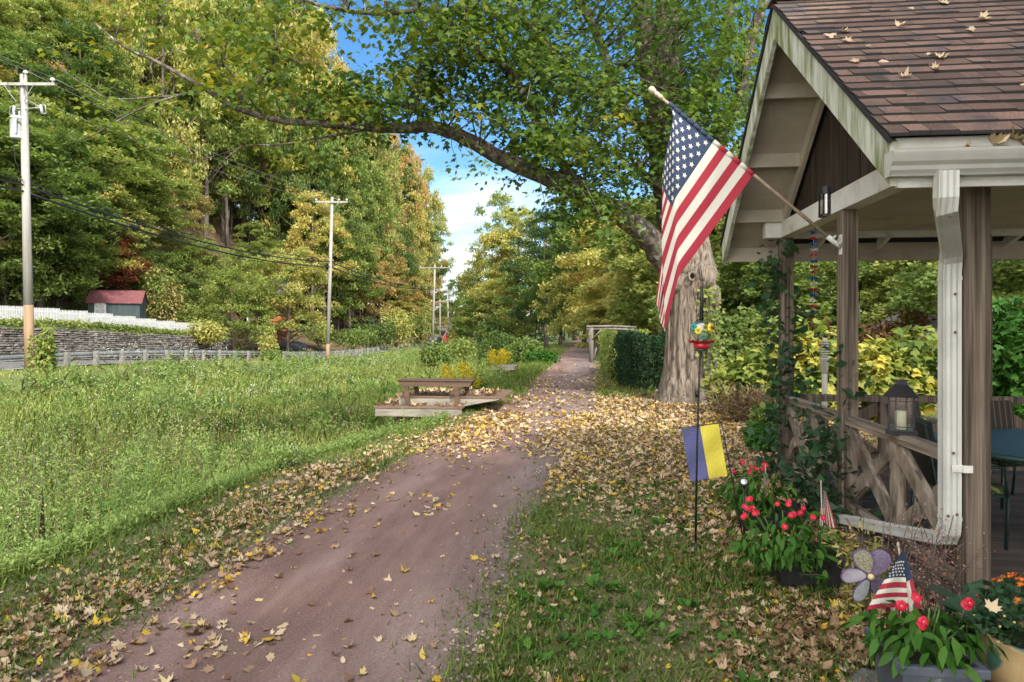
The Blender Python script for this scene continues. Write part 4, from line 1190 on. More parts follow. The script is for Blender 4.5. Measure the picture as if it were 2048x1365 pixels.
    # leaf clumps: where the canopy is full, thin or turning
    E = [  # px, py, half w, half h, depth, spread, count, turning share
        (1240, 140, 250, 190, 15.4, 1.9, 290, .02), (1090, 330, 100, 60, 14.4, 1.0, 60, .05), (1160, 415, 85, 38, 14.6, .9, 44, .05), (1110, 200, 130, 110, 14.2, 1.4, 110, .04),
        (900, 180, 95, 75, 13.6, .9, 48, .10), (940, 300, 55, 32, 13.4, .5, 20, .05), (770, 185, 110, 55, 13.3, .8, 36, .25), (640, 190, 130, 50, 13.0, .8, 32, .45),
        (520, 130, 130, 80, 12.4, .8, 34, .75), (440, 60, 110, 80, 12.3, .8, 14, .8), (700, 255, 140, 40, 12.8, .6, 34, .35), (600, 300, 120, 26, 12.7, .5, 10, .5), (300, 110, 130, 110, 12, .6, 12, .85), (260, 210, 120, 60, 12, .4, 6, .9),
        (1450, 130, 90, 180, 16.4, 1.4, 120, .02), (900, 30, 130, 60, 12.9, .9, 50, .08), (1010, 50, 110, 90, 13.6, 1.0, 62, .05), (700, 12, 120, 22, 12, .6, 9, .5), (590, 30, 90, 40, 12, .6, 9, .7),
        (1270, 330, 90, 60, 15.2, 1.0, 50, .03), (1390, 230, 60, 80, 15.4, .8, 36, .02), (850, 120, 60, 60, 13.4, .7, 22, .15),
        (1150, -160, 460, 130, 14.5, 3.0, 230, .05), (760, -130, 260, 80, 12.5, 1.6, 40, .3)]
    Cs = []; turn = []
    for px, py, hw, hh, d, sp, cnt, tu in E:
        for _ in range(cnt):
            a = random.random()*6.28; q = math.sqrt(random.random())
            Cs.append(tuple(at(px+hw*q*math.cos(a), py+hh*q*math.sin(a), d+random.gauss(0, sp)*.8))); turn.append(1 if random.random() < tu else 0)
    LX = [300, 350, 410, 470, 540, 620, 700, 780, 865, 930, 1010, 1100, 1170]; LY = [100, 135, 178, 215, 238, 247, 252, 257, 254, 278, 320, 357, 395]
    keepc = []
    for c in Cs:                       # few leaves hang in front of or below the long limb
        x_, y_ = px_of(*c); ly = np.interp(x_, LX, LY)
        keepc.append(not (290 < x_ < 1100 and -26 < y_-ly < 60) or random.random() < .22)
    Cs = [c for c, k in zip(Cs, keepc) if k]; turn = [t for t, k in zip(turn, keepc) if k]
    Cs = np.array(Cs); turn = np.array(turn)
    for c in Cs:
        D = np.linalg.norm(SP-c, axis=1)/(1+.4*np.minimum(SR, .1)/.1); k = int(np.argmin(D))
        a = Vector(SP[k]); b = Vector(c); L = (b-a).length
        if L > 3.2: continue
        m = a.lerp(b, .5) + Vector((0, 0, .12*L)) + Vector((random.gauss(0, .06), random.gauss(0, .06), 0))*L
        r0 = min(SR[k]*.6, .008+.006*L)
        mb.tube([a, m, b], [r0, r0*.65, .004], 5, 0, 0, cap=False)
    # bare twigs at the thin end of the long limb
    for p, r in samp:
        if r < .05 and random.random() < .8:
            q = p
            dirv = Vector((random.gauss(-.3, .8), random.gauss(0, .6), random.gauss(.25, .8))).normalized()
            L = random.uniform(.25, .9)
            pts = [q]
            for k in range(3):
                dirv = (dirv + Vector((random.gauss(0, .35), random.gauss(0, .35), random.gauss(0, .35)))).normalized()
                pts.append(pts[-1]+dirv*L/3)
            mb.tube(pts, [.007, .005, .004, .002], 4, 0, 0, cap=False)
    mb.build('limb', M_limb, rt)
    per = rng.integers(16, 36, len(Cs)); idx = np.repeat(np.arange(len(Cs)), per); n = len(idx)
    sz = .55+.65*rng.random(len(Cs))
    O = rng.normal(0, 1, (n, 3))*np.array([.40, .40, .14])*sz[idx][:, None]
    P_ = Cs[idx] + O; P_[:, 2] -= .35*(O[:, 0]**2+O[:, 1]**2)
    S = (.075+.05*rng.random(n))
    M = rot_mats(n, -.45, .42, np.arctan2(O[:, 1], O[:, 0]) - np.pi/2 + rng.normal(0, .7, n))
    V = scatter(MAPLE_LOW, P_ - np.array(base), S, M)
    mi = turn[idx]
    t = np.clip(rng.random(len(Cs))[idx]*.5 + rng.random(n)*.5, 0, 1)
    np_mesh('crown', V, len(MAPLE_LOW), None, t, rt, mats=[LM['maple'], LM['limb']], mi=mi)
    return rt
MAPLE_LOW = np.array([[0, -.42, 0], [.36, -.30, .03], [.30, -.12, .02], [.60, .06, -.05], [.22, .20, .02], [0, .62, -.10], [-.22, .20, .02], [-.60, .06, -.05], [-.30, -.12, .02], [-.36, -.30, .03]])*1.15
maple_tree()
# the tall trees right of and behind the viewer, whose crowns shade the pavilion and the near trail
random.seed(77)
for x, y, h, r, lab in ((5.4, -5.0, 12.0, 4.4, 'tall shade tree standing behind the viewer right of the trail'), (8.3, -1.6, 11.5, 4.6, 'tall shade tree standing right of the pavilion steps')):
    tree(x, y, h, r, 'finetall', 'green', lab, 'tree', 'tall shade trees right of the trail', 'shade_tree')
# ivy climbing the shaded side of the trunk
def trunk_ivy():
    rt = thing('ivy', 'pale ivy climbing the right side of the maple trunk', 'ivy', tuple(at(1425, 800, 15.5)))
    n = 620; t = rng.random(n)
    pts = np.array([tuple(at(np.interp(u, [0, .5, 1], [1440, 1425, 1416])+random.gauss(0, 13), 812-232*u, 15.25+.25*abs(random.gauss(0, .5)))) for u in t])
    V = scatter(LEAF5, pts-np.array(WL[rt.name]), .06+.05*rng.random(n), rot_mats(n, 1.2, .5, rng.normal(0, .8, n)))
    np_mesh('leaves', V, 8, LM['light'], t*.0+rng.random(n)*.8, rt)
    mb = MB()
    for k in range(4):
        mb.tube([at(1436-k*6+random.gauss(0, 4), 812-u*23, 15.3) for u in range(11)], .012, 5)
    mb.build('stem', M_twig, rt)
trunk_ivy()
# ------------------------------------------------------------------ pavilion
M_post = surf('weathered_post', [(.38, (.050, .037, .027)), (.49, (.125, .095, .072)), (.62, (.22, .175, .135))], 30, 8, .85, .8, 46, (1, 1, .020), dirt=((.05, .035, .026), 1.2, .55, .75, (1, 1, .3)), bdist=.006)
M_rail = surf('weathered_rail', [(.38, (.075, .056, .042)), (.49, (.19, .15, .115)), (.62, (.30, .25, .20))], 34, 8, .85, .6, 50, (1, .03, 1), bdist=.006)
M_brace = surf('weathered_brace', [(.38, (.075, .056, .042)), (.49, (.175, .138, .105)), (.62, (.28, .23, .18))], 22, 8, .85, .6, 40, (1, .30, .16), dist=.1, bdist=.006)
M_white = surf('old_white_paint', [(.3, (.50, .49, .45)), (.7, (.66, .65, .61))], 4, 6, .6, .15, 20, dirt=((.20, .19, .15), 2.2, .60, .78))
M_rake = surf('mossy_white_paint', [(.3, (.44, .45, .38)), (.7, (.60, .60, .54))], 5, 6, .65, .15, 20, (1, 1, .5), dirt=((.15, .17, .05), 2.6, .42, .62, (1, 3, .5)))
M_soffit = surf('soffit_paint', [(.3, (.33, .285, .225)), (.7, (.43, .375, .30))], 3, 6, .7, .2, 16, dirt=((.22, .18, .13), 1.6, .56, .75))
M_gable = surf('dark_gable_boards', [(.3, (.012, .008, .006)), (.55, (.035, .022, .015)), (.75, (.09, .055, .035))], 12, 6, .8, .4, 20, (1, 1, .08))
M_shingle = surf('brown_shingle', [(.30, (.075, .050, .040)), (.5, (.165, .098, .070)), (.72, (.245, .142, .098))], 90, 5, .9, .6, 160, tint=.42, dirt=((.060, .050, .050), 2.6, .48, .70))
M_felt = plain('shingle_edge', (.02, .018, .018), .9)
M_gutter = surf('gutter_white', [(.3, (.36, .36, .33)), (.7, (.49, .49, .46))], 3, 6, .45, .05, dirt=((.24, .24, .19), 1.5, .56, .76, (1, 1, 2.5)), metal=0)
M_down = surf('downspout_white', [(.3, (.40, .40, .37)), (.7, (.53, .53, .50))], 4, 6, .5, .05, dirt=((.25, .24, .20), 2.8, .52, .74, (1, 1, .35)))
M_rust = plain('rust_spot', (.12, .06, .025), .9)
M_deck = surf('deck_boards', [(.3, (.055, .042, .034)), (.7, (.115, .09, .075))], 7, 6, .9, .4, 20, (.08, 1, 1), tint=.3)
M_black = plain('black_metal', (.012, .012, .013), .45)

PX, YA, YB, YC = 2.33, 8.37, 6.45, 4.44
XR = 6.7
YM = 6.40
def zr(y): return 4.70 - .78*abs(y-YM)
EY0, EY1 = 3.98, 8.82

def sweep(mb, sec, pts, side, mi=0):
    """Carries a 2-D section along a bent path; side gives the section's first axis."""
    pts = [Vector(p) for p in pts]; n = len(sec); vs = []
    for i, p in enumerate(pts):
        a = (pts[min(i+1, len(pts)-1)]-pts[max(i-1, 0)]).normalized()
        s = Vector(side); s = (s - a*s.dot(a)).normalized(); u = a.cross(s)
        for x, y in sec: vs.append(p + s*x + u*y)
    fs = [tuple(reversed(range(n))), tuple((len(pts)-1)*n+k for k in range(n))]
    for i in range(len(pts)-1):
        for k in range(n): fs.append((i*n+k, i*n+(k+1) % n, (i+1)*n+(k+1) % n, (i+1)*n+k))
    mb.add(vs, fs, mi)

def pavilion():
    rt = thing('pavilion', 'open garden pavilion with brown shingled gable roof and weathered posts', 'pavilion', (PX, YM, 0))
    # posts
    for (x, y) in ((PX, YA), (PX, YB), (PX, YC), (4.5, YA), (XR, YA), (XR, YC), (XR, YB)):
        MB().box(x-.07, x+.07, y-.07, y+.07, -.05, 2.80).build('post', M_post, rt, .006)
    # plates and tie beams
    mb = MB()
    mb.box(PX-.075, PX+.075, YC-.07, YA-.0755, 2.802, 2.99)
    mb.box(PX-.25, XR+.2, YA-.073, YA+.073, 2.80, 2.985)
    mb.box(PX+.08, XR+.2, YC-.073, YC+.073, 2.804, 2.985)
    mb.build('beam', M_white, rt, .004)
    MB().box(PX+.08, XR, YC+.08, YA-.08, 2.865, 2.89).build('ceiling', M_soffit, rt)
    # dark boarded gable
    mb = MB()
    y = YC+.05
    while y < YA-.05:
        y2 = min(y+.145, YA-.02); ym = (y+y2)/2
        zt0, zt1 = zr(y)-.16, zr(y2)-.16
        dx = random.uniform(0, .012)
        mb.prism([(y, 2.992), (y2-.006, 2.992), (y2-.006, zt1), (y, zt0)], 'x', PX+.02+dx, PX+.05+dx)
        y = y2
    mb.build('gable_panel', M_gable, rt)
    # roof deck, shingles course by course
    mb = MB()
    for sgn in (-1, 1):
        ye = EY0+.078 if sgn < 0 else EY1-.02
        mb.prism([(YM, zr(YM)-.012), (ye, zr(ye)-.012), (ye, zr(ye)-.05), (YM, zr(YM)-.05)], 'x', 1.69, 7.2)
    roof = mb.build('roof', M_felt, rt)
    random.seed(31)
    for sgn in (-1, 1):
        mb = MB()
        Ls = math.hypot(2.42, .78*2.42); nc = 22; ex = Ls/nc
        cy, sy = 1/math.hypot(1, .78), .78/math.hypot(1, .78)
        for c in range(nc):
            x = 1.655 - random.uniform(0, .2)
            first = True
            while x < 7.2:
                wd = random.choice([.11, .15, .19, .23, .28, .32]); x2 = x+wd
                xa = max(x, 1.655 + random.uniform(-.006, .006) if first else 1.655)
                first = False
                if x2 > 1.70:
                    s0 = c*ex - .006 + random.uniform(-.004, .004); s1 = (c+1)*ex + .02
                    tk = random.choice([.008, .012, .016])
                    def Q(s, h):
                        yy = (EY0 + s*cy) if sgn < 0 else (EY1 - s*cy)
                        return yy - sgn*(-1)*0, zr(EY0) + s*sy + h
                    y0, z0 = Q(s0, tk+.008); y1, z1 = Q(s1, .002); yb, zb = Q(s0, -.003)
                    g = .0015
                    vs = [(xa+g, y0, z0), (x2-g, y0, z0), (x2-g, y1, z1), (xa+g, y1, z1), (xa+g, yb, zb), (x2-g, yb, zb)]
                    tt = random.choice([.0, .12, .35, .5, .65, .8, 1.0])
                    mb.add(vs, [(0, 1, 2, 3)], 0, False, tt); mb.add(vs, [(4, 5, 1, 0), (4, 0, 3), (1, 5, 2)], 1, False, tt)
                x = x2
        if sgn < 0:
            xx = 1.64
            while xx < 7.2:
                mb.box(xx, xx+.29, YM-.13, YM+.13, zr(YM)-.012, zr(YM)+.012); xx += .293
        o = mb.build('shingles', [M_shingle, M_felt], roof, fixn=False)
    # rake boards with a second trim strip under the shingles, rafters, lookouts, soffit boards
    for sgn in (-1, 1):
        ye = EY0+.03 if sgn < 0 else EY1-.03
        mb = MB()
        mb.prism([(YM, zr(YM)-.055), (ye, zr(ye)-.055), (ye, zr(ye)-.30), (YM, zr(YM)-.335)], 'x', 1.675, 1.715)
        mb.build('rake_board', M_rake, rt)
        mb = MB(); mb.prism([(YM, zr(YM)-.014), (ye+sgn*.02, zr(ye)-.014-.0156), (ye+sgn*.02, zr(ye)-.050-.0156), (YM, zr(YM)-.050)], 'x', 1.655, 1.674)
        mb.build('drip_strip', M_felt, rt)
        mb = MB(); a = YM+sgn*.0; b = YA if sgn > 0 else YC
        mb.prism([(YM, zr(YM)-.13), (b, zr(b)-.13), (b, zr(b)-.31), (YM, zr(YM)-.31)], 'x', PX-.065, PX-.02)
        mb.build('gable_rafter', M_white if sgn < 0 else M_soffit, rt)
        mb = MB(); s = 0.0
        Ln = abs(ye-YM)
        while s < Ln-.02:
            s2 = min(s+.14, Ln); y0, y1 = YM+sgn*s, YM+sgn*(s2-.005)
            mb.prism([(y0, zr(y0)-.10), (y1, zr(y1)-.10), (y1, zr(y1)-.125), (y0, zr(y0)-.125)], 'x', 1.716, PX-.02)
            s = s2
        mb.build('soffit', M_soffit, rt)
        for q in (.55, 1.22, 1.86):
            yy = YM+sgn*q
            mb = MB(); mb.prism([(yy, zr(yy)-.126), (yy+sgn*.04, zr(yy+sgn*.04)-.126), (yy+sgn*.04, zr(yy)-.27), (yy, zr(yy)-.27)], 'x', 1.716, PX-.066)
            mb.build('lookout', M_soffit, rt)
    # fascia boards and rafter tails
    mb = MB(); mb.box(1.716, 7.2, EY0+.05, EY0+.075, 2.53, 2.808); mb.build('fascia', M_white, rt)
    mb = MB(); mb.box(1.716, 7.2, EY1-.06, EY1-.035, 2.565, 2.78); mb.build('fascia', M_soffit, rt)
    x = PX+.45
    while x < 6.8:
        for sgn in (-1, 1):
            yp = YA+.074 if sgn > 0 else YC-.074
            yf = EY1-.061 if sgn > 0 else EY0+.076
            MB().prism([(yp, zr(yp)-.06), (yf, zr(yf)-.06), (yf, zr(yf)-.16), (yp, zr(yp)-.30)], 'x', x, x+.045).build('rafter_tail', M_white, rt)
        x += .72
    # deck
    mb = MB(); y = 4.28
    while y < 8.55:
        mb.box(2.16, XR+.1, y, y+.136, .045, .08); y += .142
    dk = mb.build('deck', M_deck, rt)
    MB().box(2.18, 2.21, 4.28, 8.55, -.08, .044).build('deck_skirt', M_deck, rt)
    MB().box(2.22, XR, 4.28, 4.31, -.08, .044).build('deck_skirt', M_deck, rt)
    # railings with crossed braces
    def panel(p, q, along):
        """railing bay between two points at deck level; along = 'y' or 'x'"""
        p, q = Vector(p), Vector(q)
        U = (q-p); L = U.length; U.normalize(); N = Vector((0, 0, 1)).cross(U)
        Rm = M_rail if along == 'y' else M_post
        MB().beam(p+Vector((0, 0, .92)), q+Vector((0, 0, .92)), .095, .075).build('railing', Rm, rt, .004)
        MB().beam(p+Vector((0, 0, .155)), q+Vector((0, 0, .155)), .06, .075).build('railing', Rm, rt, .004)
        m = p + U*(L/2)
        MB().beam(m+Vector((0, 0, .193)), m+Vector((0, 0, .882)), .085, .085, up=U).build('stile', M_post if along == 'x' else M_brace, rt, .004)
        for h0, h1 in ((.02, L/2-.045), (L/2+.045, L-.02)):
            a0 = p+U*h0; a1 = p+U*h1
            lo, hi = .20, .88
            mb = MB(); o = N*.012
            mb.beam(a0+Vector((0, 0, lo+.05)), a1+Vector((0, 0, hi-.05)), .05, .13, up=(0, 0, 1))
            mb.build('brace', M_brace if along == 'y' else M_post, rt, .004)
            c = (a0+a1)/2; c.z = (lo+hi)/2
            d = (Vector((a1.x, a1.y, lo+.05)) - Vector((a0.x, a0.y, hi-.05))).normalized()
            gap = .125
            mb = MB()
            mb.beam(Vector((a0.x, a0.y, hi-.05)), c-d*gap, .045, .12)
            mb.beam(c+d*gap, Vector((a1.x, a1.y, lo+.05)), .045, .12)
            mb.build('brace', M_brace if along == 'y' else M_post, rt, .004)
    panel((PX, YC+.07, 0), (PX, YB-.07, 0), 'y')
    panel((PX, YB+.07, 0), (PX, YA-.07, 0), 'y')
    panel((PX+.07, YA, 0), (4.43, YA, 0), 'x')
    panel((4.57, YA, 0), (XR-.07, YA, 0), 'x')
    panel((XR, YC+.07, 0), (XR, YA-.07, 0), 'x')
    # gutter: K-profile trough
    mb = MB()
    prof = [(0, 0), (-.055, 0), (-.062, .012), (-.078, .030), (-.084, .052), (-.104, .072), (-.116, .100), (-.122, .118), (-.124, .134), (-.110, .134), (-.108, .122), (-.06, .02), (-.006, .02), (-.006, .125), (0, .125)]
    mb.prism([(EY0+.048+u, 2.582+v) for u, v in prof], 'x', 1.66, 7.2)
    mb.prism([(EY0+.048+u, 2.582+v) for u, v in prof[:9]] + [(EY0+.048, 2.716)], 'x', 1.652, 1.659)
    gt = mb.build('gutter', M_gutter, rt)
    # downspout with fluted faces, elbows and strap
    sec = []
    w, h = .105, .078
    for k in range(7):
        t = -1+2*k/6; sec.append((t*w/2*.94, -h/2 + (.006 if k % 2 else 0)))
    for k in range(3): sec.append((w/2-(.004 if k == 1 else 0), (-1+k)*h/2*.86))
    for k in range(7):
        t = 1-2*k/6; sec.append((t*w/2*.94, h/2 - (.006 if k % 2 else 0)))
    for k in range(3): sec.append((-w/2+(.004 if k == 1 else 0), (1-k)*h/2*.86))
    mb = MB()
    X1 = PX-.135
    sweep(mb, sec, [(1.945, EY0-.02, 2.60), (1.945, EY0-.015, 2.46), (1.955, EY0+.01, 2.40), (X1-.02, YC-.07, 2.20), (X1, YC-.02, 2.15), (X1, YC-.01, 2.08), (X1, YC-.01, 1.2), (X1, YC-.01, .56), (X1, YC, .50), (X1, YC+.035, .455), (X1, YC+.10, .43)], (1, 0, 0))
    ds = mb.build('downspout', M_down, gt)
    mb = MB(); sweep(mb, [(a*.94, b*.94) for a, b in sec], [(X1, YC+.05, .442), (X1, YC+.5, .345), (X1, YC+1.0, .24), (X1, YB-.05, .05)], (1, 0, 0))
    mb.build('drain_pipe', M_down, gt)
    for z in (2.055, .60):
        mb = MB(); sweep(mb, [(a*1.06, b*1.06) for a, b in sec], [(X1, YC-.01, z), (X1, YC-.01, z-.02)], (1, 0, 0)); mb.build('joint_ring', M_down, gt)
    mb = MB()
    for k in range(5):
        sweep(mb, [(a*1.04, b*1.04) for a, b in sec], [(X1, YC-.008+.012*k, .535-.022*k), (X1, YC-.003+.012*k, .527-.022*k)], (1, 0, 0))
    mb.build('elbow_ring', M_down, gt)
    mb = MB(); mb.box(X1+.045, PX-.035, YC-.078, YC-.0705, .875, .92); mb.box(X1-.01, X1+.055, YC-.062, YC-.0525, .875, .92)
    mb.build('strap', M_white, gt, .003)
    mb = MB()
    for (dx, z) in ((.01, 1.95), (.01, 1.72), (-.0, .99), (.02, .62), (-.03, .61), (.005, 2.35)):
        yy = YC-.054 if z < 2.2 else EY0-.062
        mb.ball((X1+dx if z < 2.2 else 1.945, yy, z), .009, 8, 5, 0, (1, .5, 1))
    mb.build('screw', M_rust, gt)
    # little hook in the ceiling beam
    return rt
pavilion()

# ------------------------------------------------------------------ flags
M_fred = surf('flag_red', [(.3, (.26, .018, .035)), (.7, (.36, .03, .05))], 200, 3, .9, .15, 400)
M_fwhite = surf('flag_white', [(.3, (.50, .475, .41)), (.7, (.60, .57, .50))], 120, 3, .9, .15, 400)
M_fblue = surf('flag_blue', [(.3, (.018, .030, .065)), (.7, (.03, .048, .095))], 120, 3, .9, .15, 400)
M_wood_pole = surf('flag_pole_wood', [(.3, (.26, .19, .14)), (.7, (.42, .33, .25))], 10, 5, .6, .1)

def us_flag(surfn, nu, nv, parent, name='flag', stars=True, canton=.40, srows=9, starsize=.026, thick=.0018, seamv=True):
    """surfn(u, v): point on the draped cloth; u along the fly, v down from the canton edge."""
    mb = MB()
    vs = []; fs = []; mis = []
    for j in range(nv+1):
        for i in range(nu+1): vs.append(surfn(i/nu, j/nv))
    for j in range(nv):
        for i in range(nu):
            v = (j+.5)/nv; u = (i+.5)/nu
            s = int(v*13)
            mi = 2 if (v < 7/13 and u < canton) else (0 if s % 2 == 0 else 1)
            a = j*(nu+1)+i
            mb.add([vs[a], vs[a+1], vs[a+nu+2], vs[a+nu+1]], [(0, 1, 2, 3)], mi, True)
    bm = bmesh.new()
    o = mb.build(name, [M_fred, M_fwhite, M_fblue], parent, fixn=False)
    bm.from_mesh(o.data); bmesh.ops.remove_doubles(bm, verts=bm.verts, dist=1e-5)
    bmesh.ops.recalc_face_normals(bm, faces=bm.faces); bm.to_mesh(o.data); bm.free()
    if stars:
        sm = MB()
        for rr in range(srows):
            cnt = 6 if rr % 2 == 0 else 5
            for k in range(cnt):
                cu = canton*((2*k+1+(rr % 2))/12); cv = (rr+1)/(srows+1)*7/13
                c = Vector(surfn(cu, cv))
                e = 1e-3
                du = (Vector(surfn(cu+e, cv))-Vector(surfn(cu-e, cv)))/(2*e); dv = (Vector(surfn(cu, cv+e))-Vector(surfn(cu, cv-e)))/(2*e)
                nrm = du.cross(dv).normalized()
                for off in (thick, -thick):
                    ring = []
                    for q in range(10):
                        a = math.pi/2+q*math.pi/5+.5; r = starsize*(1 if q % 2 == 0 else .42)
                        ring.append(Vector(surfn(min(max(cu+r*math.cos(a)/du.length, 0), 1), min(max(cv+r*math.sin(a)/dv.length, 0), 1)))+nrm*off)
                    n0 = [c+nrm*off]+ring
                    sm.add(n0, [(0, 1+q, 1+(q+1) % 10) for q in range(10)])
        sm.build('star', M_fwhite, o, fixn=False)
    return o

def polyline(pts, t):
    L = [0]
    for a, b in zip(pts, pts[1:]): L.append(L[-1]+math.dist(a[:2], b[:2]))
    s = t*L[-1]
    for i in range(len(pts)-1):
        if s <= L[i+1] or i == len(pts)-2:
            k = (s-L[i])/max(L[i+1]-L[i], 1e-6)
            return [pts[i][j]*(1-k)+pts[i+1][j]*k for j in range(len(pts[0]))]
def smooth_poly(pts, t, w=.035):
    A = [polyline(pts, min(max(t+k*w, 0), 1)) for k in (-1, -.5, 0, .5, 1)]
    wgt = (1, 2, 3, 2, 1)
    if t < w or t > 1-w:
        f = min(t, 1-t)/w
        A2 = polyline(pts, t); S = [sum(a[j]*g for a, g in zip(A, wgt))/9 for j in range(len(A2))]
        return [A2[j]*(1-f)+S[j]*f for j in range(len(A2))]
    return [sum(a[j]*g for a, g in zip(A, wgt))/9 for j in range(len(A[0]))]

def big_flag():
    rt = thing('flag', 'large national flag hanging from a wooden pole on the middle post', 'flag', tuple(at(1676, 490, 6.1)))
    a, b = at(1316, 190, 6.34), at(1668, 484, 6.11)
    mb = MB(); mb.tube([b, b.lerp(a, .5), a], [.0155, .0150, .0135], 12)
    pole = mb.build('pole', M_wood_pole, rt)
    ax = (a-b).normalized(); q = ax.to_track_quat('Z', 'Y').to_matrix()
    fm = MB(); fm.lathe([(.014, -.05), (.020, -.045), (.020, -.02), (.016, -.015), (.021, 0), (.022, .02), (.016, .03), (.018, .036), (.026, .05), (.030, .07), (.028, .09), (.018, .104), (.004, .108)], n=16)
    fm.v = [tuple(a + q @ Vector(p)) for p in fm.v]
    fm.build('finial', surf('finial_wood', [(.3, (.42, .33, .24)), (.7, (.58, .48, .37))], 14, 4, .5, .1), rt)
    bm_ = MB(); bm_.beam(at(1682, 470, 6.12), at(1682, 510, 6.12), .05, .02, up=(1, 0, 0)); bm_.tube([b.lerp(a, -.035), b.lerp(a, .035)], .023, 12); bm_.tube([b.lerp(a, -.02), at(1680, 492, 6.12)], .018, 8)
    for k in range(6):
        bm_.ball(at(1668+k*2.4, 474+random.uniform(-8, 12)+k*3, 6.09), .012, 7, 5)
    bm_.build('bracket', M_white, rt)
    BP = {'H': ((1338, 206, 6.33), (1427, 283, 6.27), (1507, 350, 6.21)), 'K': ((1347, 232, 6.27), (1351, 396, 6.15), (1357, 553, 6.08)),
          'E': ((1325, 345, 6.33), (1322, 484, 6.30), (1329, 667, 6.25)), 'B': ((1333, 440, 6.43), (1341, 550, 6.42), (1331, 668, 6.28)), 'Z': ((1312, 604, 6.48), (1321, 645, 6.45), (1332, 669, 6.29))}
    UK, UE = (.06, .35, .64), (.36, .585, .985)
    def S0(u, v):
        i_, k = (0, v/(7/13)) if v < 7/13 else (1, (v-7/13)/(6/13))
        def L(q): return [q[i_][j]*(1-k)+q[i_+1][j]*k for j in range(3)]
        uk, ue = UK[i_]*(1-k)+UK[i_+1]*k, UE[i_]*(1-k)+UE[i_+1]*k
        us = [0, uk, ue, (ue+1)/2, 1.0001]; ps = [L(BP[n_]) for n_ in 'HKEBZ']
        for m in range(4):
            if u <= us[m+1] or m == 3:
                f = (u-us[m])/(us[m+1]-us[m]); return [ps[m][j]*(1-f)+ps[m+1][j]*f for j in range(3)]
    def S(u, v):
        w_ = .022; f = min(1, min(u, 1-u)/w_)
        A = [S0(min(max(u+q*w_*f, 0), 1), v) for q in (-1, -.5, 0, .5, 1)]
        p = [sum(a[j]*g for a, g in zip(A, (1, 2, 3, 2, 1)))/9 for j in range(3)]
        rip = .022*math.sin(v*9+u*3)*min(1, u*2.2) + .010*math.sin(v*21+u*6)*u
        return at(p[0], p[1], p[2]+rip)
    us_flag(S, 60, 65, rt, starsize=.028)
    # hem sleeve round the pole
    hm = MB()
    for v0 in range(13):
        pts = [Vector(S(0, (v0+t)/13)) for t in (.02, .5, .98)]
        hm.tube([p.lerp(b + (a-b)*((p-b).dot(a-b)/(a-b).length_squared), .5) for p in pts], .021, 8, 2 if v0 < 7 else (0 if v0 % 2 == 0 else 1))
    hm.build('sleeve', [M_fred, M_fwhite, M_fblue], rt)
big_flag()

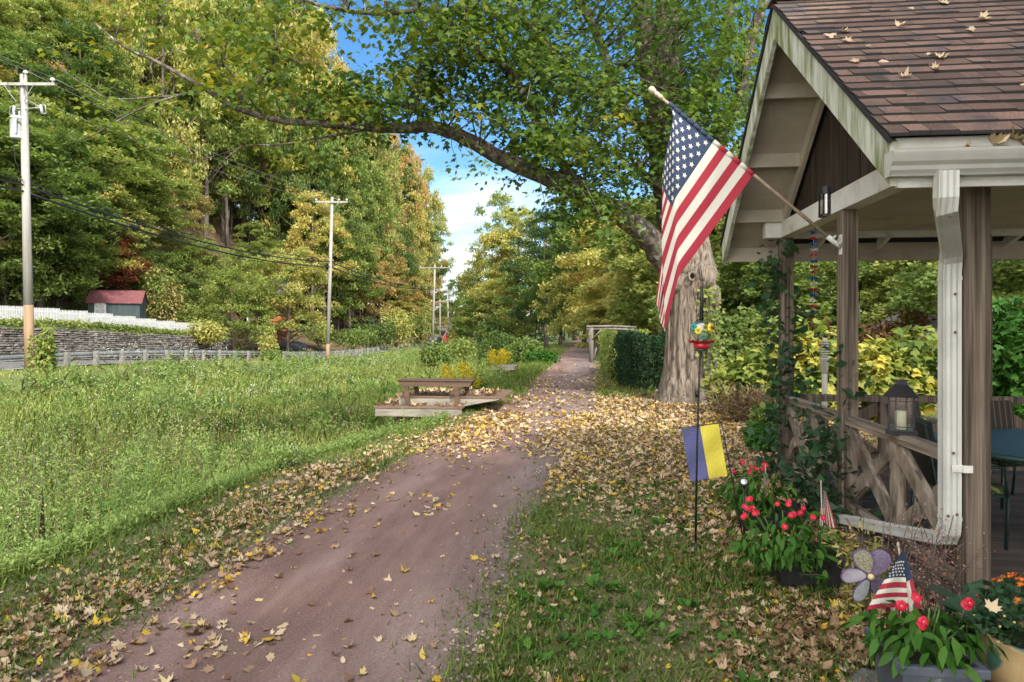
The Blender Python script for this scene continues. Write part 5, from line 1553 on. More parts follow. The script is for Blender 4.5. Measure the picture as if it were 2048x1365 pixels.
def stick_flag(label, top, bot, outline, d, vertical):
    """outline: four corners (px, py, depth shift) of the drooping cloth: along u then v."""
    rt = thing('stick_flag', label, 'flag', tuple(at(bot[0], bot[1], d)))
    mb = MB(); mb.tube([at(bot[0], bot[1], d), at(top[0], top[1], d)], .0042, 8); mb.ball(at(top[0], top[1]-3, d), .009, 8, 6, 0, (.7, .7, 1.5))
    mb.build('stick', M_wood_pole, rt)
    q00, q10, q11, q01 = outline
    def S(u, v):
        if not vertical: a_, b_ = u, v
        else: a_, b_ = u, v
        p = [(q00[j]*(1-u)+q10[j]*u)*(1-v) + (q01[j]*(1-u)+q11[j]*u)*v for j in range(3)]
        return at(p[0], p[1], d+p[2]+.018*math.sin(v*9+u*3))
    us_flag(S, 26, 26, rt, 'cloth', srows=7, starsize=.0055, thick=.0012)
    return rt
def cone_flag():
    rt = thing('stick_flag', 'small stick flag spread like a tent in the grey planter', 'flag', tuple(at(1822, 1290, 3.22)))
    d = 3.2
    mb = MB(); mb.tube([at(1824, 1300, 3.22), at(1797, 1092, d)], .0048, 8); mb.ball(at(1796, 1090, d), .009, 8, 6, 0, (.8, .8, 1.6)); mb.build('stick', M_wood_pole, rt)
    def S1(u, v):   # left face: stripes lie level under the blue field
        y = 1106+112*v; xl = 1800-68*v; xr = 1806+12*v
        return at(xl+(xr-xl)*u, y + 10*(u-.5)**2 - 4*u, d-.02+.035*u*v+.006*math.sin(u*8+v*3))
    def S2(u, v):
        y = 1106+118*v; xl = 1806+12*v; xr = 1808+34*v
        return at(xl+(xr-xl)*u, y - 8*u, d+.015-.02*u*v)
    def S3(u, v):   # the fold behind hangs straight, its stripes upright
        return at(1772+66*u, 1205+58*v-6*u, d+.05+.01*math.sin(u*9))
    mb = MB()
    def patch(S, nu, nv, col):
        vs = [S(i/nu, j/nv) for j in range(nv+1) for i in range(nu+1)]
        for j in range(nv):
            for i in range(nu):
                a = j*(nu+1)+i
                mb.add([vs[a], vs[a+1], vs[a+nu+2], vs[a+nu+1]], [(0, 1, 2, 3)], col((i+.5)/nu, (j+.5)/nv), True)
    def c1(u, v): return 2 if v < .46 else (1, 0)[int((v-.46)/.54*5.99) % 2]
    patch(S1, 12, 48, c1); patch(S2, 8, 48, lambda u, v: 2 if v < .5 else (1 if u < .45 else 0)); patch(S3, 42, 6, lambda u, v: int(u*7) % 2)
    cl = mb.build('cloth', [M_fred, M_fwhite, M_fblue], rt, fixn=False)
    sm = MB()
    for j in range(6):
        for i in range(5):
            v = .12+.058*j; u = (i+.5+.5*(j % 2))/5.5
            if v*112 < 18: continue
            p = Vector(S1(u, v)); t = Vector((-ST, CT, 0))
            ring = []
            for q in range(10):
                a = math.pi/2+q*math.pi/5; r = .0055*(1 if q % 2 == 0 else .45)
                ring.append(p - t*.003 + Vector((CT, ST, 0))*r*math.cos(a) + Vector((0, 0, 1))*r*math.sin(a))
            sm.add([p-t*.003]+ring, [(0, 1+q, 1+(q+1) % 10) for q in range(10)])
    sm.build('star', M_fwhite, cl, fixn=False)
cone_flag()
stick_flag('small faded stick flag drooping over the black planter box', (1642, 968), (1646, 1108), [(1645, 978, 0), (1633, 1086, .03), (1672, 1052, -.02), (1652, 984, 0)], 4.58, True)
stick_flag('small stick flag among the leaves of the farther flower pot', (1531, 935), (1530, 1005), [(1531, 942, 0), (1516, 992, .03), (1536, 996, -.01), (1537, 950, 0)], 5.75, True)

# ------------------------------------------------------------------ garden flag, bird feeder
def garden_flag():
    rt = thing('garden_flag', 'blue and yellow garden flag on a thin iron stand', 'flag', tuple(at(1487, 1080, 5.6)))
    d = 5.6
    mb = MB(); mb.tube([at(1357, 858, d), at(1366, 856, d), at(1443, 846, d), at(1460, 935, d), at(1487, 1082, d)], .0045, 8)
    mb.tube([at(1443, 846, d)+Vector((.012*math.cos(a), 0, .018+.018*math.sin(a)-.0)) for a in np.linspace(-1.6, 4, 10)], .0035, 6)
    mb.tube([at(1357, 858, d)+Vector((-.008+.010*math.cos(a), 0, .010*math.sin(a))) for a in np.linspace(0, 5, 9)], .003, 6)
    mb.build('stand', M_black, rt)
    cl = MB(); nu, nv = 24, 16
    def S(u, v):
        tx, ty = 1363+74*u, 858-10*u; bx, by = 1381+74*u, 963-11*u
        return at(tx*(1-v)+bx*v, ty*(1-v)+by*v, d-.006+.014*math.sin(u*7+v*2)*v+.008*math.sin(v*9+u*4))
    vs = [S(i/nu, j/nv) for j in range(nv+1) for i in range(nu+1)]
    fs = []
    for j in range(nv):
        for i in range(nu):
            a = j*(nu+1)+i; cl.add([vs[a], vs[a+1], vs[a+nu+2], vs[a+nu+1]], [(0, 1, 2, 3)], 0 if i < 12 else 1, True)
    o = cl.build('cloth', [surf('cloth_blue', [(.3, (.080, .085, .20)), (.7, (.105, .11, .25))], 60, 3, .9, .1, 300), surf('cloth_yellow', [(.3, (.58, .49, .055)), (.7, (.68, .58, .08))], 60, 3, .9, .1, 300)], rt, fixn=False)
    bm = bmesh.new(); bm.from_mesh(o.data); bmesh.ops.remove_doubles(bm, verts=bm.verts, dist=1e-5); bm.to_mesh(o.data); bm.free()
garden_flag()

def bird_feeder():
    d = 5.39
    rt = thing('feeder_pole', 'thin black iron pole standing on the leafy lawn', 'pole', tuple(at(1391, 1098, d)))
    mb = MB(); mb.tube([at(1391, 1098, d), at(1394, 900, d), at(1397, 800, d), at(1401, 690, d+.03), at(1403, 640, d+.06)], .008, 10)
    mb.tube([at(1402, 648, d+.06), at(1404, 600, d+.06), at(1403, 577, d+.06)], [.016, .015, .011], 10)
    mb.tube([at(1393, 782, d), at(1394, 795, d)], .014, 8)
    mb.build('pole', M_black, rt)
    mb = MB(); b = at(1391, 1096, d)
    mb.lathe([(.05, -.02), (.05, .012), (.02, .02), (.012, .04)], b, 14)
    for s in (-1, 1): mb.tube([b+Vector((.02*s, 0, .01)), b+Vector((.07*s, 0, .012)), b+Vector((.085*s, .01, -.03))], .008, 6)
    mb.build('foot', M_black, rt)
    f = thing('bird_feeder', 'glass hummingbird feeder with painted flowers and a red flower base', 'bird feeder', tuple(at(1403, 700, d-.06)))
    c = at(1403, 655, d-.06)
    mb = MB(); mb.lathe([(.012, .055), (.030, .052), (.060, .038), (.078, .010), (.080, -.030), (.070, -.065), (.055, -.095), (.048, -.115)], c, 24)
    mb.build('bottle', glassmat('feeder_glass', (.70, .82, .78), .22, .2), f)
    cols = [plain('petal_yellow', (.62, .48, .04), .5), plain('petal_green', (.02, .16, .09), .5), plain('petal_teal', (.02, .22, .22), .5), plain('flower_brown', (.09, .03, .02), .5)]
    def dab(a, z, r, m, n=7):
        rad = .074
        e = Vector((math.cos(a), math.sin(a), 0)); t = Vector((-math.sin(a), math.cos(a), 0))
        for q in range(n):
            b_ = 2*math.pi*q/n
            o = c + e*rad + t*(r*.62*math.cos(b_)) + Vector((0, 0, z+r*.62*math.sin(b_)))
            mb.ball(o, r*.45, 7, 5, m, (1, 1, 1))
    for a, z, r, m in ((-.62, -.008, .038, 0), (-2.05, -.028, .030, 4), (-2.65, .0, .030, 2), (-1.5, -.078, .022, 1), (.9, -.01, .034, 4), (1.9, -.02, .034, 2)):
        mb = MB(); dab(a, z, r, 0 if m == 4 else m)
        if m == 0: mb.ball(c+Vector((math.cos(a+.25), math.sin(a+.25), 0))*.084+Vector((0, 0, z)), r*.40, 8, 5, 3)
        mb.build('painted_flower', cols, f)
    red = plain('feeder_red', (.42, .012, .02), .25, spec=.6)
    mb = MB(); b = c+Vector((0, 0, -.125)); mb.lathe([(.030, -.045), (.055, -.040), (.062, -.025), (.060, 0), (.045, .014)], b, 24)
    for k in range(8):
        a = 2*math.pi*k/8; e = Vector((math.cos(a), math.sin(a), 0)); t = Vector((-math.sin(a), math.cos(a), 0))
        p0 = b+e*.045+Vector((0, 0, .0)); tip = b+e*.115+Vector((0, 0, .030)); mid = b+e*.085+Vector((0, 0, .010))
        mb.add([p0-t*.018, p0+t*.018, mid+t*.034, tip, mid-t*.034], [(0, 1, 2, 3, 4)])
        mb.add([p0-t*.018+Vector((0, 0, -.006)), p0+t*.018+Vector((0, 0, -.006)), mid+t*.034+Vector((0, 0, -.005)), tip, mid-t*.034+Vector((0, 0, -.005))], [(4, 3, 2, 1, 0)])
    mb.build('flower_base', red, f)
    mb = MB(); mb.lathe([(.02, -.062), (.052, -.058), (.055, -.0455), (.03, -.044)], b, 20); mb.build('dish', plain('feeder_green', (.02, .06, .03), .4), f)
    mb = MB(); mb.tube([c+Vector((0, 0, .05)), c+Vector((0, .01, .085)), at(1404, 612, d+.03)], .004, 6); mb.build('hook', M_black, f)
bird_feeder()

# ------------------------------------------------------------------ things on and around the pavilion
def rail_lantern():
    Y = 5.39; c = Vector((PX+.0, Y, .9585))
    rt = thing('lantern', 'black metal candle lantern standing on the pavilion railing', 'lantern', tuple(c))
    q = Matrix.Rotation(R(-22), 3, 'Z')
    def T(mb): mb.v = [tuple(c + q @ Vector(p)) for p in mb.v]; return mb
    b = MB(); b.box(-.105, .105, -.105, .105, 0, .014); b.box(-.09, .09, -.09, .09, .0145, .03); T(b).build('base', M_black, rt, .003)
    f = MB()
    for x in (-.08, .08):
        for y in (-.08, .08): f.box(x-.007, x+.007, y-.007, y+.007, .0305, .275)
    for z in (.055, .245):
        for s in (-1, 1):
            f.box(-.072, .072, s*.08-.003, s*.08+.003, z-.003, z+.003); f.box(s*.08-.003, s*.08+.003, -.072, .072, z-.003, z+.003)
    for s in (-1, 1):
        for x in (-.035, .035):
            f.box(x-.003, x+.003, s*.0802-.0034, s*.0802+.0034, .031, .275); f.box(s*.0802-.0034, s*.0802+.0034, x-.003, x+.003, .031, .275)
    T(f).build('frame', M_black, rt)
    g = MB()
    for s in (-1, 1):
        g.box(-.073, .073, s*.076-.001, s*.076+.001, .032, .274); g.box(s*.076-.001, s*.076+.001, -.073, .073, .032, .274)
    T(g).build('pane', glassmat('lantern_glass', (.95, .97, .95), .10, .03), rt)
    r_ = MB(); r_.add([(x, y, .2755) for x, y in ((-.115, -.115), (.115, -.115), (.115, .115), (-.115, .115))] + [(x, y, .365) for x, y in ((-.042, -.042), (.042, -.042), (.042, .042), (-.042, .042))], [(0, 1, 5, 4), (1, 2, 6, 5), (2, 3, 7, 6), (3, 0, 4, 7), (3, 2, 1, 0), (4, 5, 6, 7)])
    r_.box(-.036, .036, -.036, .036, .3655, .392); r_.box(-.044, .044, -.044, .044, .3925, .400); T(r_).build('roof', M_black, rt)
    k = MB(); k.lathe([(.040, .031), (.041, .035), (.041, .165), (.036, .17), (.01, .166)], n=20); k.tube([(0, 0, .165), (.002, 0, .18)], .0015, 5); T(k).build('candle', plain('candle_wax', (.72, .66, .52), .6), rt)
rail_lantern()

def wall_lantern():
    c = Vector((PX-.076, 6.72, 2.99))
    rt = thing('wall_lantern', 'black wall lantern on the white tie beam above the middle post', 'lamp', tuple(c))
    mb = MB(); mb.box(c.x-.012, c.x, c.y-.07, c.y+.07, 2.80, 3.06); mb.build('back_plate', M_black, rt)
    def half(r, z0, z1, n=12):
        m = MB(); P = [(c.x-.0125-r*math.sin(math.pi*k/n), c.y+r*math.cos(math.pi*k/n)) for k in range(n+1)]
        m.prism(P, 'z', z0, z1); return m
    half(.078, 3.0, 3.07).build('cap', M_black, rt); half(.074, 2.79, 2.815).build('base', M_black, rt)
    m = MB()
    for k in range(0, 13, 3):
        a = math.pi*k/12; p = (c.x-.0125-.070*math.sin(a), c.y+.070*math.cos(a))
        m.tube([(p[0], p[1], 2.8155), (p[0], p[1], 2.9995)], .006, 6)
    m.build('frame', M_black, rt)
    half(.062, 2.816, 2.999).build('glass', glassmat('lamp_glass', (.75, .76, .72), .25, .2), rt)
    MB().lathe([(.016, 2.8165), (.016, 2.93), (.008, 2.95)], (c.x-.045, c.y, 0), 10).build('bulb', plain('bulb_white', (.75, .72, .62), .4), rt)
wall_lantern()

def garland():
    c = at(1627, 462, 7.05)
    rt = thing('garland', 'hanging garland of red, white and blue paper tufts beside the flag bracket', 'garland', tuple(c))
    mats = [plain('tuft_blue', (.03, .12, .30), .8), plain('tuft_red', (.42, .03, .05), .8), plain('tuft_white', (.66, .60, .58), .8)]
    seq = [0, 1, 0, 2, 1, 0, 1, 1, 0, 2, 1, 0, 2, 1, 0]
    mb = MB(); g = random.Random(4)
    for k, m in enumerate(seq):
        z = c.z - .02 - (c.z-1.93)*k/(len(seq)-1)
        for j in range(16):
            a = g.random()*6.28; e = Vector((math.cos(a), math.sin(a), 0)); t = Vector((-math.sin(a), math.cos(a), 0)); r = g.uniform(.028, .048)
            dz = g.uniform(-.02, .015)
            mb.add([Vector((c.x, c.y, z)), Vector((c.x, c.y, z))+e*r*.6+t*.016+Vector((0, 0, .014)), Vector((c.x, c.y, z))+e*r+Vector((0, 0, dz)), Vector((c.x, c.y, z))+e*r*.6-t*.016+Vector((0, 0, -.012))], [(0, 1, 2, 3)], m)
    mb.build('tuft', mats, rt, fixn=False)
    MB().tube([(c.x, c.y, 2.80), (c.x, c.y, 1.93)], .002, 5).build('string', M_fwhite, rt)
garland()

def weather_station():
    p = at(1649, 780, 9.6); X, Y = p.x, p.y
    rt = thing('weather_station', 'white weather station with black spinning cups behind the railing', 'weather station', (X, Y, 0))
    mw = plain('station_plastic', (.34, .32, .27), .6)
    MB().tube([(X, Y, -.05), (X, Y, 1.1)], .038, 12).build('post', mw, rt)
    mb = MB(); mb.lathe([(.038, 1.10), (.045, 1.12), (.06, 1.28), (.066, 1.30), (.066, 1.325)], (X, Y, 0), 16)
    for k in range(6): mb.lathe([(.050, 1.33+.035*k), (.064, 1.335+.035*k), (.064, 1.348+.035*k), (.050, 1.353+.035*k)], (X, Y, 0), 16)
    mb.lathe([(.05, 1.53), (.035, 1.56), (.025, 1.60), (.012, 1.61)], (X, Y, 0), 16)
    mb.build('housing', mw, rt)
    mb = MB(); h = 1.625
    mb.lathe([(.015, 1.605), (.018, 1.61), (.018, 1.64), (.01, 1.645)], (X, Y, 0), 10)
    for k in range(3):
        a = R(20+120*k); e = Vector((math.cos(a), math.sin(a), 0)); b = Vector((X, Y, h))
        mb.tube([b, b+e*.12], .004, 6); mb.ball(b+e*.125, .028, 10, 7)
    mb.build('wind_cup', M_black, rt)
weather_station()

def thermometer():
    p = at(1719, 590, 6.25)
    rt = thing('thermometer', 'slim black and white thermometer hanging beside the middle post', 'thermometer', tuple(p))
    MB().tube([at(1719, 648, 6.25), at(1719, 604, 6.25)], .006, 8).build('tube', M_white, rt)
    MB().tube([at(1719, 604, 6.25), at(1719, 584, 6.25), at(1716, 565, 6.27)], .005, 8).build('hanger', M_black, rt)
thermometer()

# patio set
M_pgreen = plain('patio_green_metal', (.012, .035, .030), .4, spec=.5)
def patio():
    c = Vector((3.75, 5.85, .08))
    t = thing('patio_table', 'round dark green patio table with a glass top in the pavilion', 'table', tuple(c))
    mb = MB(); mb.lathe([(.86, .70), (.90, .695), (.905, .715), (.90, .735), (.87, .738)], c, 40); mb.build('rim', M_pgreen, t)
    m, nt, out = base('table_glass'); pp = nt.nodes.new('ShaderNodeBsdfDiffuse'); pp.inputs['Color'].default_value = (.040, .085, .060, 1)
    nt.links.new(pp.outputs[0], out.inputs[0])
    mb = MB(); mb.lathe([(.0, .722), (.866, .722), (.866, .732), (.0, .732)], c, 40); mb.build('glass_top', m, t)
    for k in range(4):
        a = R(45+90*k); e = Vector((math.cos(a), math.sin(a), 0))
        MB().tube([c+e*.80+Vector((0, 0, .70)), c+e*.72+Vector((0, 0, .35)), c+e*.78], .022, 8).build('leg', M_pgreen, t)
patio()
def patio_chair():
    t = thing('patio_chair', '', 'chair', (0, 0, 0), 'dark patio chairs round the glass table')
    mb = MB()
    for s in (-1, 1):
        mb.tube([(s*.25, -.24, 0), (s*.25, -.25, .40), (s*.25, .22, .40), (s*.25, .30, .92)], .014, 8)
        mb.tube([(s*.25, .28, 0), (s*.25, .22, .40)], .014, 8)
        mb.tube([(s*.27, -.24, .40), (s*.28, -.22, .62), (s*.28, .24, .62)], .013, 8)
    for k in range(6):
        z = .48+.08*k; y = .22+.08*(z-.40)/.52; mb.tube([(-.25, y, z), (.25, y, z)], .010, 6)
    mb.tube([(-.25, .30, .92), (.25, .30, .92)], .014, 8)
    mb.tube([(-.25, -.25, .40), (.25, -.25, .40)], .012, 6)
    mb.build('frame', M_pgreen, t)
    m, nt, out = base('striped_cushion'); pp = nt.nodes.new('ShaderNodeBsdfPrincipled'); pp.inputs['Roughness'].default_value = .9
    tcn = nt.nodes.new('ShaderNodeTexCoord'); wv = nt.nodes.new('ShaderNodeTexWave'); wv.bands_direction = 'X'; wv.inputs['Scale'].default_value = 5.5
    nt.links.new(tcn.outputs['Object'], wv.inputs['Vector'])
    nt.links.new(ramp(nt, [(.0, (.015, .018, .016)), (.45, (.05, .025, .02)), (.6, (.02, .035, .02)), (.88, (.03, .02, .018)), (.97, (.12, .085, .05))], wv.outputs[0]), pp.inputs['Base Color']); nt.links.new(pp.outputs[0], out.inputs[0])
    mb = MB(); mb.beam((0, .20, .44), (0, .28, .94), .46, .07, up=(0, 1, 0)); mb.build('back_cushion', m, t, .02)
    m2 = surf('leaf_print_cushion', [(.40, (.012, .018, .012)), (.5, (.03, .06, .02)), (.58, (.22, .22, .09)), (.66, (.02, .03, .015))], 9, 3, .9, .1, dist=1.5)
    mb = MB(); mb.box(-.235, .235, -.25, .20, .405, .475); mb.build('seat_cushion', m2, t, .02)
    return t
ch = patio_chair()
CH = [((4.0, 7.0, .08), 8, 'patio chair with striped back cushion on the far side of the glass table'),
      ((2.92, 5.78, .08), 82, 'patio chair with its back turned to the near railing'),
      ((3.25, 6.85, .08), 38, 'patio chair seen just behind the black railing lantern'),
      ((3.52, 4.92, .08), 170, 'patio chair with leaf print seat nearest the corner post')]
for i, (loc, rz, lab) in enumerate(CH):
    o = ch if i == 0 else copy_tree(ch)
    o.location = loc; o.rotation_euler = (0, 0, R(rz)); o['label'] = lab

# ------------------------------------------------------------------ pots and plants
M_vred = plain('bloom_red', (.44, .006, .030), .6)
M_potb = plain('pot_black', (.016, .016, .018), .5, bump=.1)
M_potg = surf('pot_slate', [(.3, (.055, .065, .085)), (.7, (.10, .115, .14))], 8, 5, .5, .15, dirt=((.34, .36, .36), 9, .66, .76))
M_soil = plain('potting_soil', (.03, .02, .014), 1, bump=.5)
def vinca(rt, c, w, d, h, nleaf, leaf, nfl, seed, fsz=.022, droop=.3, parent=None):
    g = np.random.default_rng(seed); random.seed(seed)
    n = nleaf
    a = g.random(n)*6.28; q = np.sqrt(g.random(n)); z = g.random(n)
    P = np.stack([w*q*np.cos(a)*(.6+.5*z), d*q*np.sin(a)*(.6+.5*z), h*(.12+.85*z*(1-.35*q**2)) - droop*h*q**2*.4], -1)
    V = scatter(LONG*np.array([1.3, 1, 1.6]), P, leaf*(.7+.6*g.random(n)), rot_mats(n, -.62, .42, a-np.pi/2+g.normal(0, .5, n)))
    off = np.array(c)-np.array(WL[rt.name])
    np_mesh('foliage', V+off, 6, LM['vinca'], np.clip(.25+.2*z+.5*g.random(n), 0, 1), rt)
    mb = MB()
    for k in range(9):
        a_ = random.random()*6.28; r_ = random.uniform(.2, .8)
        mb.tube([Vector(c)+Vector((w*.1*math.cos(a_), d*.1*math.sin(a_), 0)), Vector(c)+Vector((w*r_*math.cos(a_), d*r_*math.sin(a_), h*random.uniform(.6, .95)))], .004, 5)
    mb.build('stem', plain('plant_stem', (.07, .12, .03), .7) if 'plant_stem' not in MATS else MATS['plant_stem'], rt)
    eye = MATS.get('bloom_eye') or plain('bloom_eye', (.75, .55, .40), .6)
    for k in range(nfl):
        a_ = random.random()*6.28; r_ = math.sqrt(random.random())
        p = Vector(c)+Vector((w*r_*math.cos(a_), d*r_*math.sin(a_) , h*random.uniform(.72, 1.02)))
        p += Vector((.0, -.02, 0)); fm = MB()
        for b_ in range(random.choice([1, 1, 2])):
            pc = p+Vector((random.uniform(-.02, .02), random.uniform(-.01, .01), random.uniform(-.015, .015)))
            N = Vector((random.gauss(-.1, .35), -1, random.gauss(.55, .3))).normalized(); U = N.cross(Vector((0, 0, 1))).normalized(); W = U.cross(N)
            for j in range(5):
                t = 2*math.pi*j/5+k; e = U*math.cos(t)+W*math.sin(t); s = U*math.cos(t+1.57)+W*math.sin(t+1.57)
                fm.add([pc, pc+e*fsz*.50+s*fsz*.40+N*.004, pc+e*fsz*.85+s*fsz*.55+N*.001, pc+e*fsz*1.06+s*fsz*.25-N*.002, pc+e*fsz*1.06-s*fsz*.25-N*.002, pc+e*fsz*.85-s*fsz*.55+N*.001, pc+e*fsz*.50-s*fsz*.40+N*.004], [(0, 1, 2, 3, 4, 5, 6)], 0)
            fm.ball(pc+N*.002, fsz*.14, 6, 4, 1)
        fm.build('bloom', [M_vred, eye], rt, fixn=False)

def box_pot(rt, x0, x1, y0, y1, h, taper, mat, rim=.03, z0=0.0, panel=True):
    mb = MB(); tx, ty = (x1-x0)*taper/2, (y1-y0)*taper/2
    B = [(x0+tx, y0+ty, z0), (x1-tx, y0+ty, z0), (x1-tx, y1-ty, z0), (x0+tx, y1-ty, z0)]; Tt = [(x0, y0, z0+h-rim), (x1, y0, z0+h-rim), (x1, y1, z0+h-rim), (x0, y1, z0+h-rim)]
    mb.add(B+Tt, [(3, 2, 1, 0), (0, 1, 5, 4), (1, 2, 6, 5), (2, 3, 7, 6), (3, 0, 4, 7), (4, 5, 6, 7)])
    if panel:
        mb.box(x0+tx+.03, x1-tx-.03, y0+ty*.6-.004, y0+ty*.6+.02, z0+.05, z0+h-rim-.04)
    mb.build('body', mat, rt, .006)
    r_ = MB(); e = .014
    for a in ((x0-e, x1+e, y0-e, y0+.02), (x0-e, x1+e, y1-.02, y1+e), (x0-e, x0+.02, y0+.0205, y1-.0205), (x1-.02, x1+e, y0+.0205, y1-.0205)):
        r_.box(a[0], a[1], a[2], a[3], z0+h-rim+.001, z0+h)
    r_.build('rim', mat, rt, .008)
    MB().box(x0+.021, x1-.021, y0+.021, y1-.021, z0+h-rim+.001, z0+h-.012).build('soil', M_soil, rt)

p = thing('planter', 'slate grey rectangular planter with red vinca flowers, nearest the camera', 'planter', (1.53, 3.28, 0))
box_pot(p, 1.36, 1.70, 3.13, 3.50, .285, .22, M_potg, .045)
vinca(p, (1.50, 3.27, .26), .25, .19, .24, 190, .095, 4, 1, .022)
p = thing('planter', 'black planter box full of red vinca flowers beside the middle post', 'planter', (1.45, 4.80, 0))
box_pot(p, 1.25, 1.67, 4.66, 4.94, .26, .16, M_potb, .035)
vinca(p, (1.30, 4.70, .24), .34, .24, .34, 330, .085, 16, 2, .018, droop=.8)
p = thing('planter', 'dark planter with red vinca half hidden behind the nearer black one', 'planter', (1.46, 6.05, 0))
box_pot(p, 1.28, 1.80, 5.92, 6.20, .22, .16, M_potb, .035)
vinca(p, (1.42, 6.0, .22), .32, .2, .36, 260, .085, 6, 3, .021)

def mum_pot():
    c = Vector((1.99, 3.32, 0))
    rt = thing('flower_pot', 'ribbed cream clay pot holding orange chrysanthemums at the right edge', 'flower pot', tuple(c))
    m, nt, out = base('cream_clay'); pp = nt.nodes.new('ShaderNodeBsdfPrincipled'); pp.inputs['Roughness'].default_value = .55
    f = noise_fac(nt, 6, 5, .6, (1, 1, .4)); cc = ramp(nt, [(.3, (.24, .155, .07)), (.55, (.36, .255, .12)), (.75, (.28, .17, .08))], f)
    g2 = noise_fac(nt, 5.5, 2, .5, (1, 1, .9)); k = ramp(nt, [(.58, (0, 0, 0)), (.62, (1, 1, 1))], g2)
    cc = mixc(nt, k, cc, (.045, .11, .075)); nt.links.new(cc, pp.inputs['Base Color']); nt.links.new(pp.outputs[0], out.inputs[0])
    prof = [(.10, 0), (.115, .01)]
    for k in range(24):
        t = k/23; r = .115+.075*math.sin(min(1, t*1.12)*math.pi*.62); prof.append((r+(.006 if k % 2 else 0), .02+.29*t))
    prof += [(.185, .325), (.19, .335), (.188, .355), (.17, .355), (.165, .33)]
    MB().lathe(prof, c, 32).build('pot', m, rt)
    MB().lathe([(.10, .325), (.165, .325), (.165, .33), (.0, .335)], c, 24).build('soil', M_soil, rt)
    g = np.random.default_rng(5); n = 900
    O = g.normal(0, 1, (n, 3)); O /= np.linalg.norm(O, axis=1)[:, None]; O[:, 2] = np.abs(O[:, 2]); P = O*(.55+.45*g.random(n)[:, None]**.4)*np.array([.22, .22, .26])+np.array([0, 0, .36])
    V = scatter(OVAL*np.array([1.4, 1, 1]), P, .03+.015*g.random(n), rot_mats(n, .2, .7)); np_mesh('foliage', V, 4, LM['vine'], g.random(n), rt)
    fm = MB(); mo = [plain('mum_orange', (.52, .14, .015), .7), plain('mum_rust', (.36, .05, .015), .7), plain('mum_bud', (.40, .38, .10), .7)]
    for k in range(80):
        a = g.random()*6.28; el = g.random()**.7*1.5; e = Vector((math.cos(a)*math.cos(el), math.sin(a)*math.cos(el), math.sin(el)))
        p = c+Vector((e.x*.225, e.y*.225, .36+e.z*.265)); top = e.z > .55
        if top or g.random() < .3:
            mi = 0 if g.random() < .75 else 1
            for j in range(11):
                t = 6.28*j/11; u = e.orthogonal().normalized(); v = e.cross(u); q = u*math.cos(t)+v*math.sin(t)
                fm.add([p, p+q*.010+v*.003+e*.004, p+q*.020+e*.007, p+q*.010-v*.003+e*.003], [(0, 1, 2, 3)], mi)
            fm.ball(p+e*.004, .007, 7, 5, mi)
        else: fm.ball(p, .006, 6, 4, 2)
    fm.build('bloom', mo, rt, fixn=False)
    lf = thing('maple_leaf', 'single yellow maple leaf caught on the chrysanthemum', 'leaf', tuple(at(1985, 1215, 3.0)))
    V = scatter(LEAF_KINDS[1], np.zeros((1, 3)), np.array([.062]), np.array(Euler((R(48), R(24), R(-40))).to_matrix())[None]); np_mesh('blade', V, 16, LM['litter'], [.74], lf)
mum_pot()

def pinwheel():
    c = at(1740, 1153, 3.36)
    rt = thing('pinwheel', 'flower shaped garden pinwheel with glittering purple petals', 'pinwheel', (c.x, c.y, 0))
    MB().tube([(c.x+.012, c.y+.03, -.05), (c.x+.006, c.y+.02, c.z)], .005, 8).build('stake', M_black, rt)
    right = Vector((CT, ST, 0)); up = Vector((0, 0, 1)); fw = Vector((-ST, CT, 0))
    pur = plain('petal_purple', (.13, .09, .20), .35)
    gl = []
    for nm, cols in (('foil_silver', ((.52, .56, .60), (.80, .82, .84))), ('foil_gold', ((.22, .20, .08), (.48, .47, .40))), ('foil_dark', ((.10, .075, .12), (.19, .15, .22))), ('foil_lilac', ((.55, .46, .60), (.80, .76, .82)))):
        gl.append(surf(nm, [(.4, cols[0]), (.6, cols[1])], 160 if nm != 'foil_lilac' else 7, 4, .25, .3, 200, metal=.35))
    for k, (ang, mi) in enumerate(((178, 3), (112, 1), (58, 2), (240, 0), (310, 2))):
        a = R(ang); e = right*math.cos(a)+up*math.sin(a); s = right*-math.sin(a)+up*math.cos(a)
        o = []; inn = []
        for j in range(18):
            t = 2*math.pi*j/18; x = .078+.066*math.cos(t); y = .043*math.sin(t)*(.55+.45*(x/.144))*1.25
            tw = fw*(y*.35)
            o.append(c+e*x+s*y+tw); inn.append(c+e*(.079+.059*math.cos(t))+s*(y*.88)+tw*.8-fw*.003)
        mb = MB(); mb.add([p-fw*.001 for p in o]+[p+fw*.003 for p in o], [tuple(range(18)), tuple(reversed(range(18, 36)))]+[(j, (j+1) % 18, 18+(j+1) % 18, 18+j) for j in range(18)], 0)
        mb.add(inn, [tuple(range(18))], 1)
        mb.build('petal', [pur, gl[mi]], rt, fixn=False)
    MB().ball(c-fw*.01, .016, 12, 8).build('hub', plain('hub_cream', (.55, .45, .22), .5), rt)
pinwheel()

